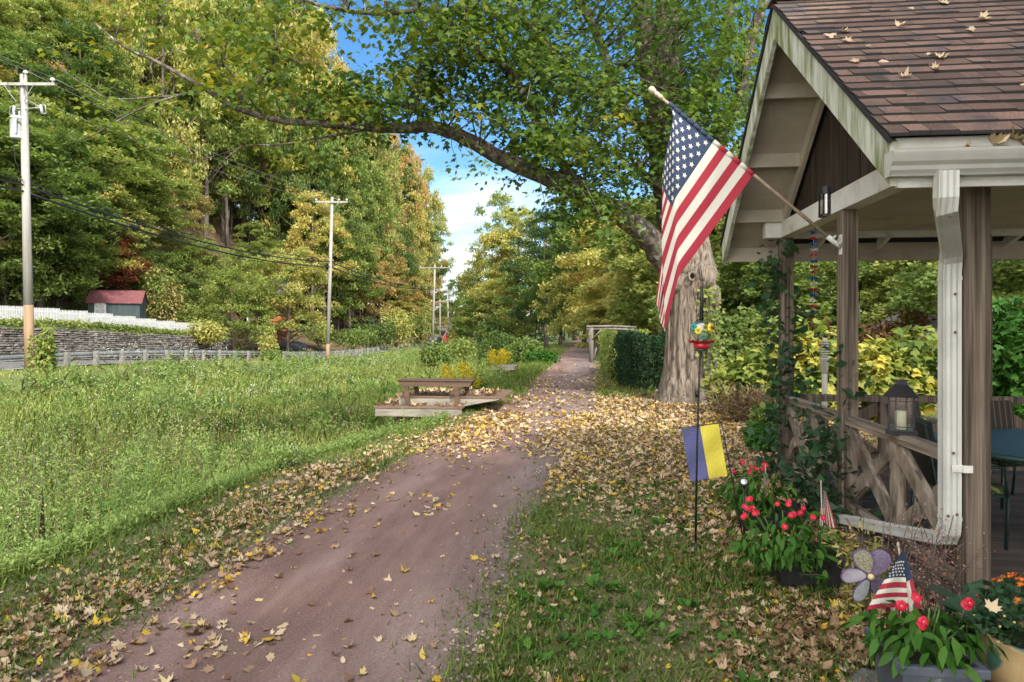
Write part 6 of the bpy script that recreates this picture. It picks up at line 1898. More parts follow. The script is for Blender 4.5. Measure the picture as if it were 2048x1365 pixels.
def solar_light():
    c = at(1488, 965, 5.35)
    rt = thing('solar_light', 'small black solar path light with a silver lens', 'garden light', (c.x, c.y, 0))
    MB().tube([(c.x, c.y, -.05), (c.x, c.y, c.z-.03)], .009, 8).build('stake', M_black, rt)
    mb = MB(); q = Vector((-.1, -.8, .55)).normalized().to_track_quat('Z', 'Y').to_matrix()
    mb.lathe([(.012, -.06), (.030, -.03), (.036, 0), (.036, .01), (.030, .012)], n=18); mb.v = [tuple(c+q @ Vector(p)) for p in mb.v]; mb.build('head', M_black, rt)
    mb = MB(); mb.lathe([(.0, .0125), (.027, .0125), (.02, .018), (.0, .02)], n=16); mb.v = [tuple(c+q @ Vector(p)) for p in mb.v]; mb.build('lens', plain('lens_silver', (.7, .72, .72), .15, metal=.5), rt)
solar_light()

def leafy(name, label, cat, pts, leaf, tpl, mat, n, seed, spread=.05, tilt=(.2, .6), stems=True):
    """Leaves strung along given stems."""
    g = np.random.default_rng(seed); rt = thing(name, label, cat, tuple(pts[0][0]))
    o = np.array(pts[0][0]); P = []
    for _ in range(n):
        s = pts[g.integers(0, len(pts))]; t = g.random()*(len(s)-1); i = int(t); f = t-i
        P.append(np.array(s[i])*(1-f)+np.array(s[min(i+1, len(s)-1)])*f)
    P = np.array(P)+g.normal(0, spread, (n, 3))-o
    np_mesh('leaves', scatter(tpl, P, leaf*(.6+.7*g.random(n)), rot_mats(n, tilt[0], tilt[1])), len(tpl), LM[mat], g.random(n), rt)
    if stems:
        mb = MB()
        for s in pts: mb.tube(s, .0022, 5)
        mb.build('stem', M_twig, rt)
    return rt
random.seed(9)
def climb(x, y, z0, z1, r, turns, ph):
    return [Vector((x+r*math.cos(ph+turns*6.28*k/9)+random.gauss(0, .02), y+r*math.sin(ph+turns*6.28*k/9)-.02, z0+(z1-z0)*k/9)) for k in range(10)]
leafy('clematis_vine', 'dark leaved vine twining up the farthest corner post', 'vine', [climb(PX-.05, YA-.05, 0, 2.75, .13, 1.5, 0), climb(PX-.10, YA-.1, 0, 2.0, .16, 1, 2), climb(PX-.14, YA-.02, 0, 2.6, .10, 1, 4), climb(PX-.02, YA-.08, .2, 2.7, .14, 2, 5)], .115, OVAL*np.array([1.4, 1, 1]), 'vine', 560, 1, .08)
leafy('clematis_vine', 'leafy vine climbing the left side of the middle post', 'vine', [climb(PX-.14, YB-.05, 0, 1.6, .10, 1, 1), climb(PX-.18, YB+.10, 0, 1.25, .14, 1, 3), climb(PX-.12, YB-.12, 0, .8, .16, .6, 5), climb(PX-.3, YB+.2, .0, .9, .12, .6, 2)], .10, OVAL*np.array([1.4, 1, 1]), 'vine', 300, 2, .07)
mb_pts = [[Vector((PX-.15, YB-.35+.1*k, .0)), Vector((PX-.30, YB-.3+.1*k, .3)), Vector((PX-.42, YB-.25+.12*k, .52))] for k in range(5)]
leafy('climbing_shrub', 'dark leafy plant massed at the foot of the middle post', 'plant', mb_pts, .09, OVAL*np.array([1.3, 1, 1]), 'vine', 200, 3, .10)
def stalks(px0, px1, py0, d, ztop0, ztop1, n, lean=.1):
    out = []
    for _ in range(n):
        b = at(random.uniform(px0, px1), 700, d+random.uniform(-.15, .25)); b.z = 0; h = random.uniform(ztop0, ztop1)
        dx, dy = random.gauss(0, lean), random.gauss(0, lean*.6)
        out.append([b, b+Vector((dx*.4, dy*.4, h*.6)), b+Vector((dx, dy, h))])
    return out
leafy('dry_seed_plant', 'airy dried plant with pinkish seed heads by the drain pipe', 'plant', stalks(1760, 1900, 0, 3.95, .40, .74, 26, .16), .013, OVAL*np.array([1.6, 1, 1]), 'seed', 1900, 4, .04)
leafy('fern', 'yellowing fern fronds in front of the drain pipe', 'fern', [[b, b+Vector((.0, -.02, .25)), b+Vector((random.gauss(0, .12), random.gauss(0, .05), random.uniform(.42, .62)))] for b in [at(1715+random.uniform(-20, 25), 700, 4.15)*1.0+Vector((0, 0, -at(0, 700, 4.15).z)) for _ in range(9)]], .05, LONG, 'gold', 420, 5, .022)
leafy('coral_bells', 'broad dark scalloped leaves beside the grey planter', 'plant', stalks(1880, 1985, 0, 3.30, .12, .46, 30, .08), .125, LEAF5*np.array([1.15, .9, 1]), 'vine', 110, 6, .03, tilt=(-.35, .35))
leafy('broad_leaf_plant', 'bright green crinkled leaf clump right of the grey planter', 'plant', stalks(1945, 1985, 0, 3.05, .08, .22, 8, .05), .12, LEAF5, 'vinca', 18, 7, .02, tilt=(-.3, .3))
leafy('weed', 'tall feathery weed leaning across the black planter box', 'weed', [[at(1690, 1225, 4.25), at(1655, 1180, 4.3), at(1610, 1120, 4.35), at(1570, 1085, 4.4)], [at(1655, 1180, 4.3), at(1640, 1150, 4.3), at(1600, 1150, 4.3)]], .05, LONG*np.array([2, 1, 1]), 'vinca', 60, 8, .02)
leafy('yellow_plant', 'low yellow green fern at the bottom edge among the fallen leaves', 'fern', stalks(1540, 1640, 0, 2.65, .05, .13, 14, .06), .06, LONG, 'grape', 160, 9, .03)

def stone(label, px, py, d, sx, sy, sz, seed):
    c = at(px, py, d); c.z = 0
    rt = thing('stepping_stone', label, 'stone', tuple(c)); g = random.Random(seed); n = 11
    P = [((sx*(.85+.3*g.random())*math.cos(6.28*k/n)), (sy*(.85+.3*g.random())*math.sin(6.28*k/n))) for k in range(n)]
    mb = MB(); mb.prism([(c.x+a, c.y+b) for a, b in P], 'z', -.03, sz)
    mb.build('slab', surf('flagstone_%d' % seed, [(.3, (.10, .095, .09)), (.7, (.20, .19, .175))], 6, 6, .9, .5, 14), rt, .02)
stone('flat grey stone left of the grey planter', 1748, 1300, 3.30, .10, .12, .05, 1)
stone('second flat stone at the bottom edge left of the grey planter', 1755, 1365, 2.95, .11, .10, .04, 2)
stone('paving stone under the clay pot', 2015, 1320, 3.35, .30, .25, .02, 3)

def iron_hook():
    rt = thing('plant_hook', 'thin black iron rod leaning near the corner post vine', 'garden hook', tuple(at(1545, 985, 7.2)))
    MB().tube([at(1545, 990, 7.2), at(1560, 900, 7.25), at(1576, 800, 7.3), at(1580, 776, 7.3), at(1576, 770, 7.3)], .007, 6).build('rod', M_black, rt)
iron_hook()

# leaves lying on the roof and in the gutter
def on_roof(px, py):
    o = Vector((0, 0, EYE)); dr = at(px, py, 1)-o
    # z = 4.70 - .78*(YM - y)
    t = (4.70-.78*YM - o.z)/(dr.z-.78*dr.y)
    return o+dr*t
ROOF_LEAVES = [(1825, 20, .9, 'dull'), (1965, 45, .8, 'y'), (1690, 70, .75, 'y'), (1660, 78, .2, ''), (1695, 88, .5, ''), (1740, 97, .4, ''), (1800, 60, .85, 'y'), (1880, 122, .95, 'g'), (1862, 116, .82, 'y'), (1710, 130, .55, ''), (1768, 127, .65, ''), (1868, 146, .3, ''), (1810, 160, .6, ''), (1940, 66, .6, ''), (1888, 12, .8, ''), (2044, 170, .8, 'y')]
for i, (px, py, t, k) in enumerate(ROOF_LEAVES):
    p = on_roof(px, py); p.z += .022
    yel = t > .75
    o = thing('fallen_leaf', 'yellow maple leaf lying on the brown shingles' if yel else 'dry tan maple leaf curled on the brown shingles', 'leaf', tuple(p), 'yellow leaves on the pavilion roof' if yel else 'dry leaves on the pavilion roof')
    M = (Euler((R(38+random.uniform(-14, 14)), R(random.uniform(-15, 15)), 0)).to_matrix() @ Matrix.Rotation(random.uniform(0, 6.28), 3, 'Z'))
    np_mesh('blade', scatter(LEAF_KINDS[i % 5], np.zeros((1, 3)), np.array([.066+.028*random.random()]), np.array(M)[None]), 16, LM['litter'], [.81 if yel else .55+.2*random.random()], o)
for i, (px, py, t) in enumerate([(1933, 285, .45), (1985, 281, .55), (2022, 276, .82), (2040, 272, .8), (2004, 280, .6), (2047, 282, .3)]):
    p = at(px, py, 3.72)
    o = thing('fallen_leaf', 'curled maple leaf sticking out of the white gutter', 'leaf', tuple(p), 'leaves caught in the gutter')
    M = (Euler((R(random.uniform(20, 70)), R(random.uniform(-30, 30)), random.uniform(0, 6.28))).to_matrix())
    np_mesh('blade', scatter(LEAF_KINDS[i % 5], np.zeros((1, 3)), np.array([.085]), np.array(M)[None]), 16, LM['litter'], [t], o)
# ------------------------------------------------------------------ utility poles and lines
M_pole = surf('utility_pole_wood', [(.3, (.19, .175, .155)), (.7, (.35, .33, .30))], 5, 6, .9, .4, 20, (1, 1, .05), dirt=((.09, .07, .055), 6, .60, .66, (1, 1, .04)))
M_polebr = surf('utility_pole_foot', [(.3, (.16, .10, .06)), (.7, (.31, .20, .12))], 5, 6, .9, .4, 20, (1, 1, .05), dirt=((.06, .04, .03), 6, .60, .66, (1, 1, .04)))
M_insul = plain('insulator', (.62, .63, .62), .35)
M_steelg = plain('grey_steel', (.34, .36, .37), .5, .3)
M_trafo = plain('transformer_grey', (.46, .48, .50), .45)
def pole_at(px, X): 
    Y = on_x(px, X); return X, Y, float(gz(X, Y)), depth_of(X, Y)
def utility_pole(label, px, X, ty, r, arm, foot=True, trafo=False, tilt=0.0, k=.12):
    X, Y, z, d = pole_at(px, X); top = EYE+(HY-ty)/F*d
    rt = thing('utility_pole', label, 'utility pole', (X, Y, z), 'utility poles along the road')
    tp = Vector((X+tilt, Y, top)); b = Vector((X, Y, z-.3)); 
    zf = b.lerp(tp, k)
    MB().tube([zf, b.lerp(tp, .5), tp], [r*.97, r*.88, r*.72], 14).build('pole', M_pole, rt)
    if foot: MB().tube([b, zf], [r*1.02, r*.975], 14).build('pole_foot', M_polebr, rt)
    ax = Vector((1, .12, 0)).normalized()
    c = tp + Vector((0, -r*.72-.05, -.45))
    mb = MB(); mb.beam(c-ax*arm, c+ax*arm, .095, .12)
    mb.build('crossarm', M_pole, rt)
    br = MB()
    for s in (-1, 1): br.beam(c+ax*s*arm*.42+Vector((0, -.055, -.06)), c+Vector((ax.x*s*r*.9, 0, -.75)), .03, .012)
    br.build('brace', M_steelg, rt)
    for q in (c-ax*arm*.94, c+ax*arm*.94, Vector((tp.x+r*.5, tp.y, tp.z-.02)) if trafo else c+ax*arm*.45):
        mb = MB(); h0 = .06 if q.z < tp.z-.1 else 0.0
        mb.lathe([(.02, h0), (.025, h0+.08), (.09, h0+.10), (.10, h0+.13), (.06, h0+.19), (.03, h0+.22)], q, 12); mb.build('insulator', M_insul, rt)
    if trafo:
        tc_ = Vector((X-.50, Y-.12, top-2.25)); mb = MB()
        mb.lathe([(.0, -.46), (.235, -.46), (.245, -.44), (.25, .36), (.27, .37), (.27, .40), (.20, .47), (.05, .49)], tc_, 22)
        for a in (-.9, .6): mb.box(tc_.x+.22*math.cos(a)-.02, tc_.x+.22*math.cos(a)+.02, tc_.y-.27, tc_.y-.23, tc_.z-.3, tc_.z+.3)
        t = mb.build('transformer', M_trafo, rt)
        mb = MB()
        for s in (-.12, .12):
            mb.lathe([(.035, .46), (.05, .50), (.03, .55), (.05, .58), (.03, .63), (.04, .66), (.02, .70)], tc_+Vector((s, 0, 0)), 10)
        mb.build('bushing', M_steelg, t)
        cu = MB()
        for s, xx in ((-1, -.62), (1, .62)):
            e = Vector((X+xx, Y-.12, top-1.45))
            cu.tube([Vector((X, Y-.1, top-1.45)), e], .02, 6); cu.tube([Vector((X, Y-.1, top-1.1)), e], .012, 6)
            cu.tube([e+Vector((s*.05, 0, -.26)), e+Vector((-s*.02, 0, .12))], [.06, .055], 10); cu.tube([e+Vector((s*.22, 0, -.24)), e+Vector((s*.18, 0, .10)), e+Vector((0, 0, .12))], .018, 6); cu.tube([e+Vector((s*.22, 0, -.24)), e+Vector((s*.05, 0, -.26))], .018, 6)
        cu.build('fuse_cutout', M_steelg, rt)
        cb = MB(); cb.tube([Vector((X-.5, Y-.12, top-1.4)), Vector((X-.62, Y-.1, top-2.2)), Vector((X-.6, Y-.1, top-3.6)), Vector((X-.15, Y-.15, top-4.6))], .012, 5)
        cb.tube([Vector((X-.3, Y-.3, top-1.9)), Vector((X-.32, Y-.32, top-2.6))], .01, 5)
        cb.build('wire', M_black, rt)
    return {'top': tp, 'L': c-ax*arm*.94+Vector((0, 0, .27)), 'R': c+ax*arm*.94+Vector((0, 0, .27)), 'C': tp+Vector((r*.5, 0, .2)), 'b': b, 'd': d}
U1 = utility_pole('weathered utility pole carrying a grey transformer, nearest on the left', 60, -23.4, 150, .185, 1.45, trafo=True, tilt=-.30, k=.24)
U2 = utility_pole('tall bare utility pole standing by the guardrail', 655, -22.2, 395, .17, 1.38, tilt=.42)
U3 = utility_pole('first of the distant utility poles in the sky gap', 865, -22.2, 530, .18, 2.2, tilt=.35)
U4 = utility_pole('thin distant utility pole beside the yellow diamond sign', 898, -24.0, 577, .17, 1.9, foot=False, tilt=-.3)
U5 = utility_pole('short distant utility pole between the two taller ones', 880, -27, 599, .17, 1.6, foot=False)
def wire(label, a, b, sag, r, group='power lines along the road', m=None, end=None):
    rt = thing('power_line', label, 'wire', tuple(a), group)
    pts = [a.lerp(b, k/16)-Vector((0, 0, sag*4*(k/16)*(1-k/16))) for k in range(17)]
    MB().tube(pts, r, 6).build('wire', m or M_black, rt)
M_alu = plain('aluminium_wire', (.30, .30, .30), .5, .4)
off = Vector((-23.6, -14, 1.0))
def prev(q): return Vector((q.x-.3, -12, q.z+.9))
for k, nm in (('L', 'left end'), ('C', 'top'), ('R', 'right end')):
    q2 = U2[k] if k != 'C' else U2['L'].lerp(U2['R'], .5)
    q3 = U3[k] if k != 'C' else U3['L'].lerp(U3['R'], .5)
    wire(f'thin wire from the {nm} of the transformer pole to the second pole', U1[k], q2, .55, .008, m=M_alu)
    wire(f'thin wire entering the view from the left at the {nm} of the transformer pole', prev(U1[k]), U1[k], .5, .008, m=M_alu)
    wire(f'thin wire from the {nm} of the second pole towards the distant poles', q2, q3, .6, .009, m=M_alu)
def on_pole(U, py, dx=0):
    z = EYE+(HY-py)/F*U['d']; t = (z-U['b'].z)/(U['top'].z-U['b'].z)
    p = U['b'].lerp(U['top'], t); return Vector((p.x+dx, p.y-.2, z))
for lab, y1, y2, y3, r in (('upper thick black telephone cable', 371, 524, 574, .046), ('lower thick black telephone cable', 384, 534, 578, .052), ('thin black cable above the telephone cables', 362, 516, 568, .022)):
    a, b, c = on_pole(U1, y1), on_pole(U2, y2), on_pole(U3, y3)
    wire(lab+' between the first two poles', a, b, .75, r, 'black telephone cables')
    wire(lab+' running out of view on the left', Vector((a.x-.2, -12, a.z+.5)), a, .5, r, 'black telephone cables')
    wire(lab+' between the second pole and the distant poles', b, c, .7, r, 'black telephone cables')
sp = on_pole(U1, 377); q = sp.lerp(on_pole(U2, 530), .22)-Vector((0, 0, .52))
c_ = thing('cable_splice', 'black splice box hanging on the telephone cable right of the transformer pole', 'cable box', tuple(q)); MB().beam(q-Vector((0, .35, 0)), q+Vector((.02, .35, -.08)), .11, .13).build('case', M_black, c_, .02)

# ------------------------------------------------------------------ guardrail
M_galv = surf('galvanised_rail', [(.3, (.15, .155, .16)), (.7, (.30, .31, .315))], 2, 6, .55, .15, 20, metal=.2, dirt=((.20, .15, .11), 1.2, .62, .8))
M_gpost = surf('guardrail_post', [(.3, (.13, .122, .11)), (.7, (.24, .225, .21))], 5, 5, .85, .3)
def guardrail():
    rt = thing('guardrail', 'long galvanised steel guardrail along the road beyond the meadow', 'guardrail', (-24.05, 45, float(road_z(45))))
    ys = list(np.arange(14, 78, 1.9))
    sec = [(-.155, 0), (-.12, .035), (-.085, .035), (-.045, 0), (.0, -.005), (.045, 0), (.085, .035), (.12, .035), (.155, 0), (.155, -.006), (.12, .028), (.085, .028), (.045, -.007), (0, -.012), (-.045, -.007), (-.085, .028), (-.12, .028), (-.155, -.006)]
    mb = MB()
    sweep(mb, [(b, a) for a, b in sec], [(-24.15, y, float(road_z(y))+.60) for y in ys], (-1, 0, 0))
    mb.build('rail', M_galv, rt)
    for y in ys:
        z = float(road_z(y)); j = random.uniform(-.01, .01)
        mb = MB(); mb.box(-24.11+j, -24.09+j, y-.09, y+.09, z-.4, z+.74); mb.box(-24.089+j, -23.93+j, y-.09, y-.075, z-.4, z+.74); mb.box(-23.929+j, -23.91+j, y-.09, y+.09, z-.4, z+.74); mb.box(-24.089+j, -23.93+j, y+.0, y+.09, z-.4, z+.72)
        mb.build('post', M_gpost, rt)
guardrail()

# ------------------------------------------------------------------ dry stone wall, picket fence
M_stone = surf('field_stone', [(.3, (.085, .075, .068)), (.5, (.19, .165, .145)), (.7, (.30, .265, .23))], 3.5, 6, .9, .6, 20, tint=.55)
def stone_wall():
    rt = thing('stone_wall', 'dry laid stone retaining wall below the white picket fence', 'wall', (-32.2, 45, 0))
    mb = MB(); g = random.Random(8)
    y0, y1 = 14.0, 58.3
    y = y0
    for course in range(15):
        y = y0 - g.uniform(0, .4)
        while y < y1:
            L = g.choice([.22, .3, .38, .5, .62]) * g.uniform(.8, 1.2); h = .135*g.uniform(.7, 1.05)
            ym = y+L/2
            zt = float(terr_z(ym)) - .12; zb = float(road_z(ym)) - .05
            z = zb + course*.137
            if z+h < zt+.05:
                e = g.uniform(0, .09)
                p = []
                for xx in (-32.5, -32.12-e):
                    for yy, zz in ((y+.01, z+.005), (y+L-.012, z+.005), (y+L-.012-g.uniform(0, .05), z+h-g.uniform(0, .03)), (y+.01+g.uniform(0, .05), z+h-g.uniform(0, .03))):
                        p.append((xx+g.uniform(-.02, .02), yy, zz))
                mb.add(p, [(3, 2, 1, 0), (4, 5, 6, 7), (0, 1, 5, 4), (1, 2, 6, 5), (2, 3, 7, 6), (3, 0, 4, 7)])
            y += L
    mb.build('stones', M_stone, rt, .015)
    bk = MB(); bk.prism([(y0, -2), (y1-.1, -2), (y1-.1, float(terr_z(58))-.25)] + [(yy, float(terr_z(yy))-.25) for yy in np.arange(56, 14, -2)] + [(y0, 1.7)], 'x', -32.55, -32.30)
    bk.build('core', plain('wall_core', (.03, .026, .023), 1), rt)
stone_wall()
M_picket = surf('picket_white', [(.3, (.46, .46, .45)), (.7, (.60, .60, .585))], 6, 5, .6, .1, dirt=((.42, .41, .38), 3, .62, .8, (1, 1, .3)))
def picket_fence():
    rt = thing('picket_fence', 'white picket fence stepping down along the top of the stone wall', 'fence', (-33.6, 44, 1.9))
    y = 28.0
    while y < 56.0:
        y1 = y+2.45
        z = float(terr_z((y+y1)/2))-.02
        mb = MB(); yy = y+.03
        while yy < y1-.05:
            h = 1.08+random.uniform(-.012, .012); w_ = .075
            mb.prism([(yy, z+.03), (yy+w_, z+.03), (yy+w_, z+h-.07), (yy+w_*.72, z+h-.02), (yy+w_/2, z+h), (yy+w_*.28, z+h-.02), (yy, z+h-.07)], 'x', -33.565, -33.543)
            yy += .122
        for zz in (.25, .82): mb.box(-33.61, -33.566, y, y1-.01, z+zz, z+zz+.08)
        mb.build('panel', M_picket, rt)
        MB().box(-33.66, -33.615, y-.05, y+.05, z-.3, z+1.0).build('post', M_picket, rt)
        y = y1
picket_fence()
def strip_plants():
    n = 1500
    Y = rng.uniform(26, 58, n); X = -32.75+rng.normal(0, .22, n)
    Z = np.array([float(terr_z(y)) for y in Y])
    Z = np.where(X > -32.3, Z-.25-.2*rng.random(n), Z)
    nl = 7
    P = np.repeat(np.stack([X, Y, Z+.1], -1), nl, 0)+rng.normal(0, .12, (n*nl, 3))
    tag(np_mesh('wall_top_creeper', scatter(LEAF5, P, .10+.07*rng.random(n*nl), rot_mats(n*nl, -.3, .5)), 8, LM['light'], rng.random(n*nl)*.8), kind='stuff')
    X, Y, d = polar_points(5200, -60, 260, 40, 66, 0); X = rng.uniform(-41, -34.2, 5200); Y = rng.uniform(33, 60, 5200)
    V, c, t = tufts('slope_grass', X, Y, .25+.30*rng.random(len(X)), 7, None, .45, 2.2, .22)
    tag(np_mesh('slope_grass', V, c, LM['meadow'], t*.7), kind='stuff')
strip_plants()

# ------------------------------------------------------------------ garden shed
def shed():
    X = -37.2; px = 236
    Y = on_x(px, X); c = Vector((X, Y, 0)); d = depth_of(X, Y)
    zb = float(gz(X, Y))-.1
    u = Vector((c.x, c.y, 0)).normalized(); r_ = Vector((u.y, -u.x, 0)); a = R(13)
    nf = (-u*math.cos(a) - r_*math.sin(a)).normalized(); nr = (r_*math.cos(a)-u*math.sin(a)).normalized()
    ang = math.atan2(nr.y, nr.x)
    rt = thing('shed', 'dark green board shed with a red metal roof behind the picket fence', 'shed', (c.x, c.y, zb), rz=ang)
    hw, hd = 86/F*d/2/math.cos(a)*1.02, 1.15
    ze = EYE+(HY-604)/F*(d)-zb; zrg = EYE+(HY-582)/F*(d+.6)-zb
    M_sw = surf('shed_green_boards', [(.3, (.030, .045, .048)), (.7, (.060, .082, .085))], 6, 5, .8, .3, 20, (1, 1, .1))
    M_sr = surf('shed_red_roof', [(.3, (.13, .045, .048)), (.7, (.20, .075, .078))], 4, 5, .55, .1, dirt=((.22, .12, .11), 2, .6, .8))
    mb = MB()   # local: x to the right end, y into the slope (front at -hd)
    x = -hw
    while x < hw-.01:
        x2 = min(x+.17, hw); dx = random.uniform(0, .008)
        mb.box(x+.003, x2-.003, -hd-dx, -hd+.03, 0, ze); x = x2
    mb.prism([(-hd+.031, 0), (hd, 0), (hd, ze), (0, zrg-.03), (-hd+.031, ze)], 'x', hw-.03, hw)
    mb.prism([(-hd+.031, 0), (hd, 0), (hd, ze), (0, zrg-.03), (-hd+.031, ze)], 'x', -hw, -hw+.03)
    mb.box(-hw+.031, hw-.031, hd-.03, hd, 0, ze)
    mb.build('wall', M_sw, rt, local=True)
    rf = MB(); n = 7; w_ = (2*hw+.3)/n
    for k in range(n):
        x0 = -hw-.15+k*w_; dz = .004*(k % 2)
        for s in (-1, 1):
            rf.add([(x0, s*(hd+.18), ze-.14+dz), (x0+w_+.03, s*(hd+.18), ze-.14+dz), (x0+w_+.03, 0, zrg+dz), (x0, 0, zrg+dz), (x0, s*(hd+.18), ze-.17+dz), (x0+w_+.03, s*(hd+.18), ze-.17+dz), (x0+w_+.03, 0, zrg-.03+dz), (x0, 0, zrg-.03+dz)],
                   [(0, 1, 2, 3), (7, 6, 5, 4), (0, 4, 5, 1), (1, 5, 6, 2), (2, 6, 7, 3), (3, 7, 4, 0)])
    rf.build('roof', M_sr, rt, local=True)
    wx = -hw+.52*1.0; x0, x1, z0, z1 = wx+.02, wx+.62, ze-1.02, ze-.16
    fr = MB()
    y0, y1 = -hd-.05, -hd-.009
    fr.box(x0-.1, x0, y0, y1, z0-.1, z1+.1); fr.box(x1, x1+.1, y0, y1, z0-.1, z1+.1); fr.box(x0, x1, y0, y1, z1, z1+.1); fr.box(x0, x1, y0, y1, z0-.1, z0)
    xm, zm = (x0+x1)/2, (z0+z1)/2
    fr.box(xm-.02, xm+.02, y0+.01, y1, z0, z1); fr.box(x0, xm-.02, y0+.01, y1, zm-.02, zm+.02); fr.box(xm+.02, x1, y0+.01, y1, zm-.02, zm+.02)
    f = fr.build('window_frame', M_picket, rt, local=True)
    MB().box(x0, x1, y1-.012, y1-.008, z0, z1).build('pane', plain('window_dark', (.012, .016, .020), .08, spec=.8), f, local=True)
shed()

# ------------------------------------------------------------------ log cabin with a deck, in the trees
def cabin():
    X = -36.5; p = at(540, HY, 36.5*1365/(.994*635)); d = depth_of(p.x, p.y)
    zb = EYE+(HY-662)/F*d
    rt = thing('log_cabin', 'log cabin with a raised orange deck half hidden by the trees', 'cabin', (p.x, p.y, zb))
    A = lambda px, py, dd=0: at(px, py, d+dd)
    M_log = surf('orange_logs', [(.3, (.19, .085, .028)), (.7, (.36, .18, .065))], 3, 5, .7, .2, 12, (.1, 1, 1))
    M_tanw = plain('tan_wall', (.26, .21, .12), .9); M_trim = plain('cabin_trim_white', (.62, .62, .60), .6); M_red = plain('red_brown_stain', (.14, .035, .02), .8); M_ord = plain('orange_stain', (.40, .12, .04), .7); M_dk = plain('cabin_dark', (.02, .016, .014), .9)
    mb = MB()
    for k in range(12):
        y = 660-k*6.3; mb.tube([A(517, y), A(590, y+1, 3)], .17, 8)
    mb.build('log_wall', M_log, rt)
    mb = MB(); mb.add([A(495, 668), A(516, 655), A(516, 585), A(495, 585), A(495, 668, 5), A(516, 655, 5), A(516, 585, 5), A(495, 585, 5)], [(0, 1, 2, 3), (1, 5, 6, 2), (5, 4, 7, 6), (4, 0, 3, 7), (3, 2, 6, 7)]); mb.build('wall', M_tanw, rt)
    for x in (495, 516): MB().beam(A(x, 660, -.2), A(x, 585, -.2), .14, .14).build('trim', M_trim, rt)
    mb = MB(); mb.add([A(446, 640, 3), A(494, 645, 1), A(494, 585, 1), A(446, 585, 3), A(446, 640, 6), A(494, 645, 6), A(494, 585, 6), A(446, 585, 6)], [(0, 1, 2, 3), (4, 7, 6, 5), (0, 3, 7, 4), (1, 5, 6, 2), (3, 2, 6, 7)]); mb.build('porch', M_dk, rt)
    for x in (453, 468, 482):
        MB().beam(A(x, 642, .5), A(x, 590, .5), .12, .12).build('porch_post', M_red, rt)
    mb = MB(); mb.add([A(440, 588, -1), A(600, 588, -1), A(595, 560, 3), A(445, 560, 3), A(440, 588, 7), A(600, 588, 7)], [(0, 1, 2, 3), (0, 3, 4), (1, 5, 2), (3, 2, 5, 4), (0, 4, 5, 1)]); mb.build('roof', plain('cabin_roof', (.07, .06, .055), .9), rt)
    fr = MB(); fr.beam(A(528.5, 633, -.3), A(528.5, 614, -.3), .12, .1); fr.beam(A(538, 633, -.3), A(538, 614, -.3), .12, .1); fr.beam(A(528.5, 614, -.3), A(538, 614, -.3), .1, .12); fr.beam(A(528.5, 633, -.3), A(538, 633, -.3), .1, .12); fr.beam(A(533.3, 633, -.3), A(533.3, 614, -.3), .06, .06)
    w_ = fr.build('window_frame', M_trim, rt)
    mb = MB(); mb.beam(A(533.3, 633, -.22), A(533.3, 614, -.22), .55, .05); mb.build('pane', MATS['window_dark'], w_)
    dk = MB(); P = [A(548, 655, -2.5), A(582, 655, -2.5), A(582, 653, 1), A(548, 653, 1)]; dk.add(P+[q-Vector((0, 0, .28)) for q in P], [(0, 1, 2, 3), (7, 6, 5, 4), (0, 4, 5, 1), (1, 5, 6, 2), (2, 6, 7, 3), (3, 7, 4, 0)]); dk.build('deck', M_red, rt)
    for x in (546, 551): MB().beam(A(x, 700, -2.4), A(x, 655, -2.4), .2, .2).build('deck_post', M_red, rt)
    mb = MB(); mb.beam(A(560, 678, -2.3), A(577, 661, -2.3), .16, .16); mb.beam(A(560, 690, -2.3), A(560, 660, -2.3), .2, .2); mb.build('deck_brace', M_red, rt)
    rl = MB(); rl.beam(A(548, 637, -2.5), A(582, 637, -2.5), .1, .1); rl.beam(A(548, 646, -2.5), A(582, 646, -2.5), .06, .08)
    for k in range(9): rl.beam(A(549+k*4, 655, -2.5), A(549+k*4, 637, -2.5), .06, .06)
    rl.beam(A(581, 655, -2.5), A(581, 632, -2.5), .14, .14)
    rl.build('deck_railing', M_ord, rt)
    t = thing('tarp', 'dark tarp covered pile under the cabin deck', 'tarp', tuple(A(583, 695, -4)))
    tp = MB(); tp.ball(A(583, 697, -4), 1.5, 16, 8, 0, (1.25, .8, .55))
    for i in range(len(tp.v)):
        q = Vector(tp.v[i]); n_ = mnoise.noise(q*1.3)*.25; tp.v[i] = tuple(q+Vector((n_, n_, n_*.6)))
    tp.build('sheet', plain('tarp_dark', (.03, .033, .04), .5), t)
    for i, (a, b, r0, lab) in enumerate((((430, 700), (452, 600), .16, 'bare leaning trunk'), ((478, 700), (440, 635), .22, 'fallen trunk'), ((500, 690), (520, 600), .14, 'thin upright trunk'), ((590, 655), (602, 618), .12, 'bare stem')) ):
        o = thing('bare_trunk', lab + (' on the bank left of the cabin' if i < 3 else ' on the bank right of the cabin deck'), 'tree trunk', tuple(A(a[0], a[1], -4)))
        MB().tube([A(a[0], a[1], -4), A((a[0]+b[0])/2+3, (a[1]+b[1])/2, -4), A(b[0], b[1], -4)], [r0, r0*.8, r0*.5], 7).build('trunk', M_bark_maple, o)
    for px, py in ((528, 680),):
        o = thing('chimney_stack', 'pale stone pillar standing in front of the cabin window', 'pillar', tuple(A(529, 700, -3)))
        MB().beam(A(529, 706, -3), A(529, 636, -3), .75, .75).build('shaft', M_stone, o, .03)
cabin()

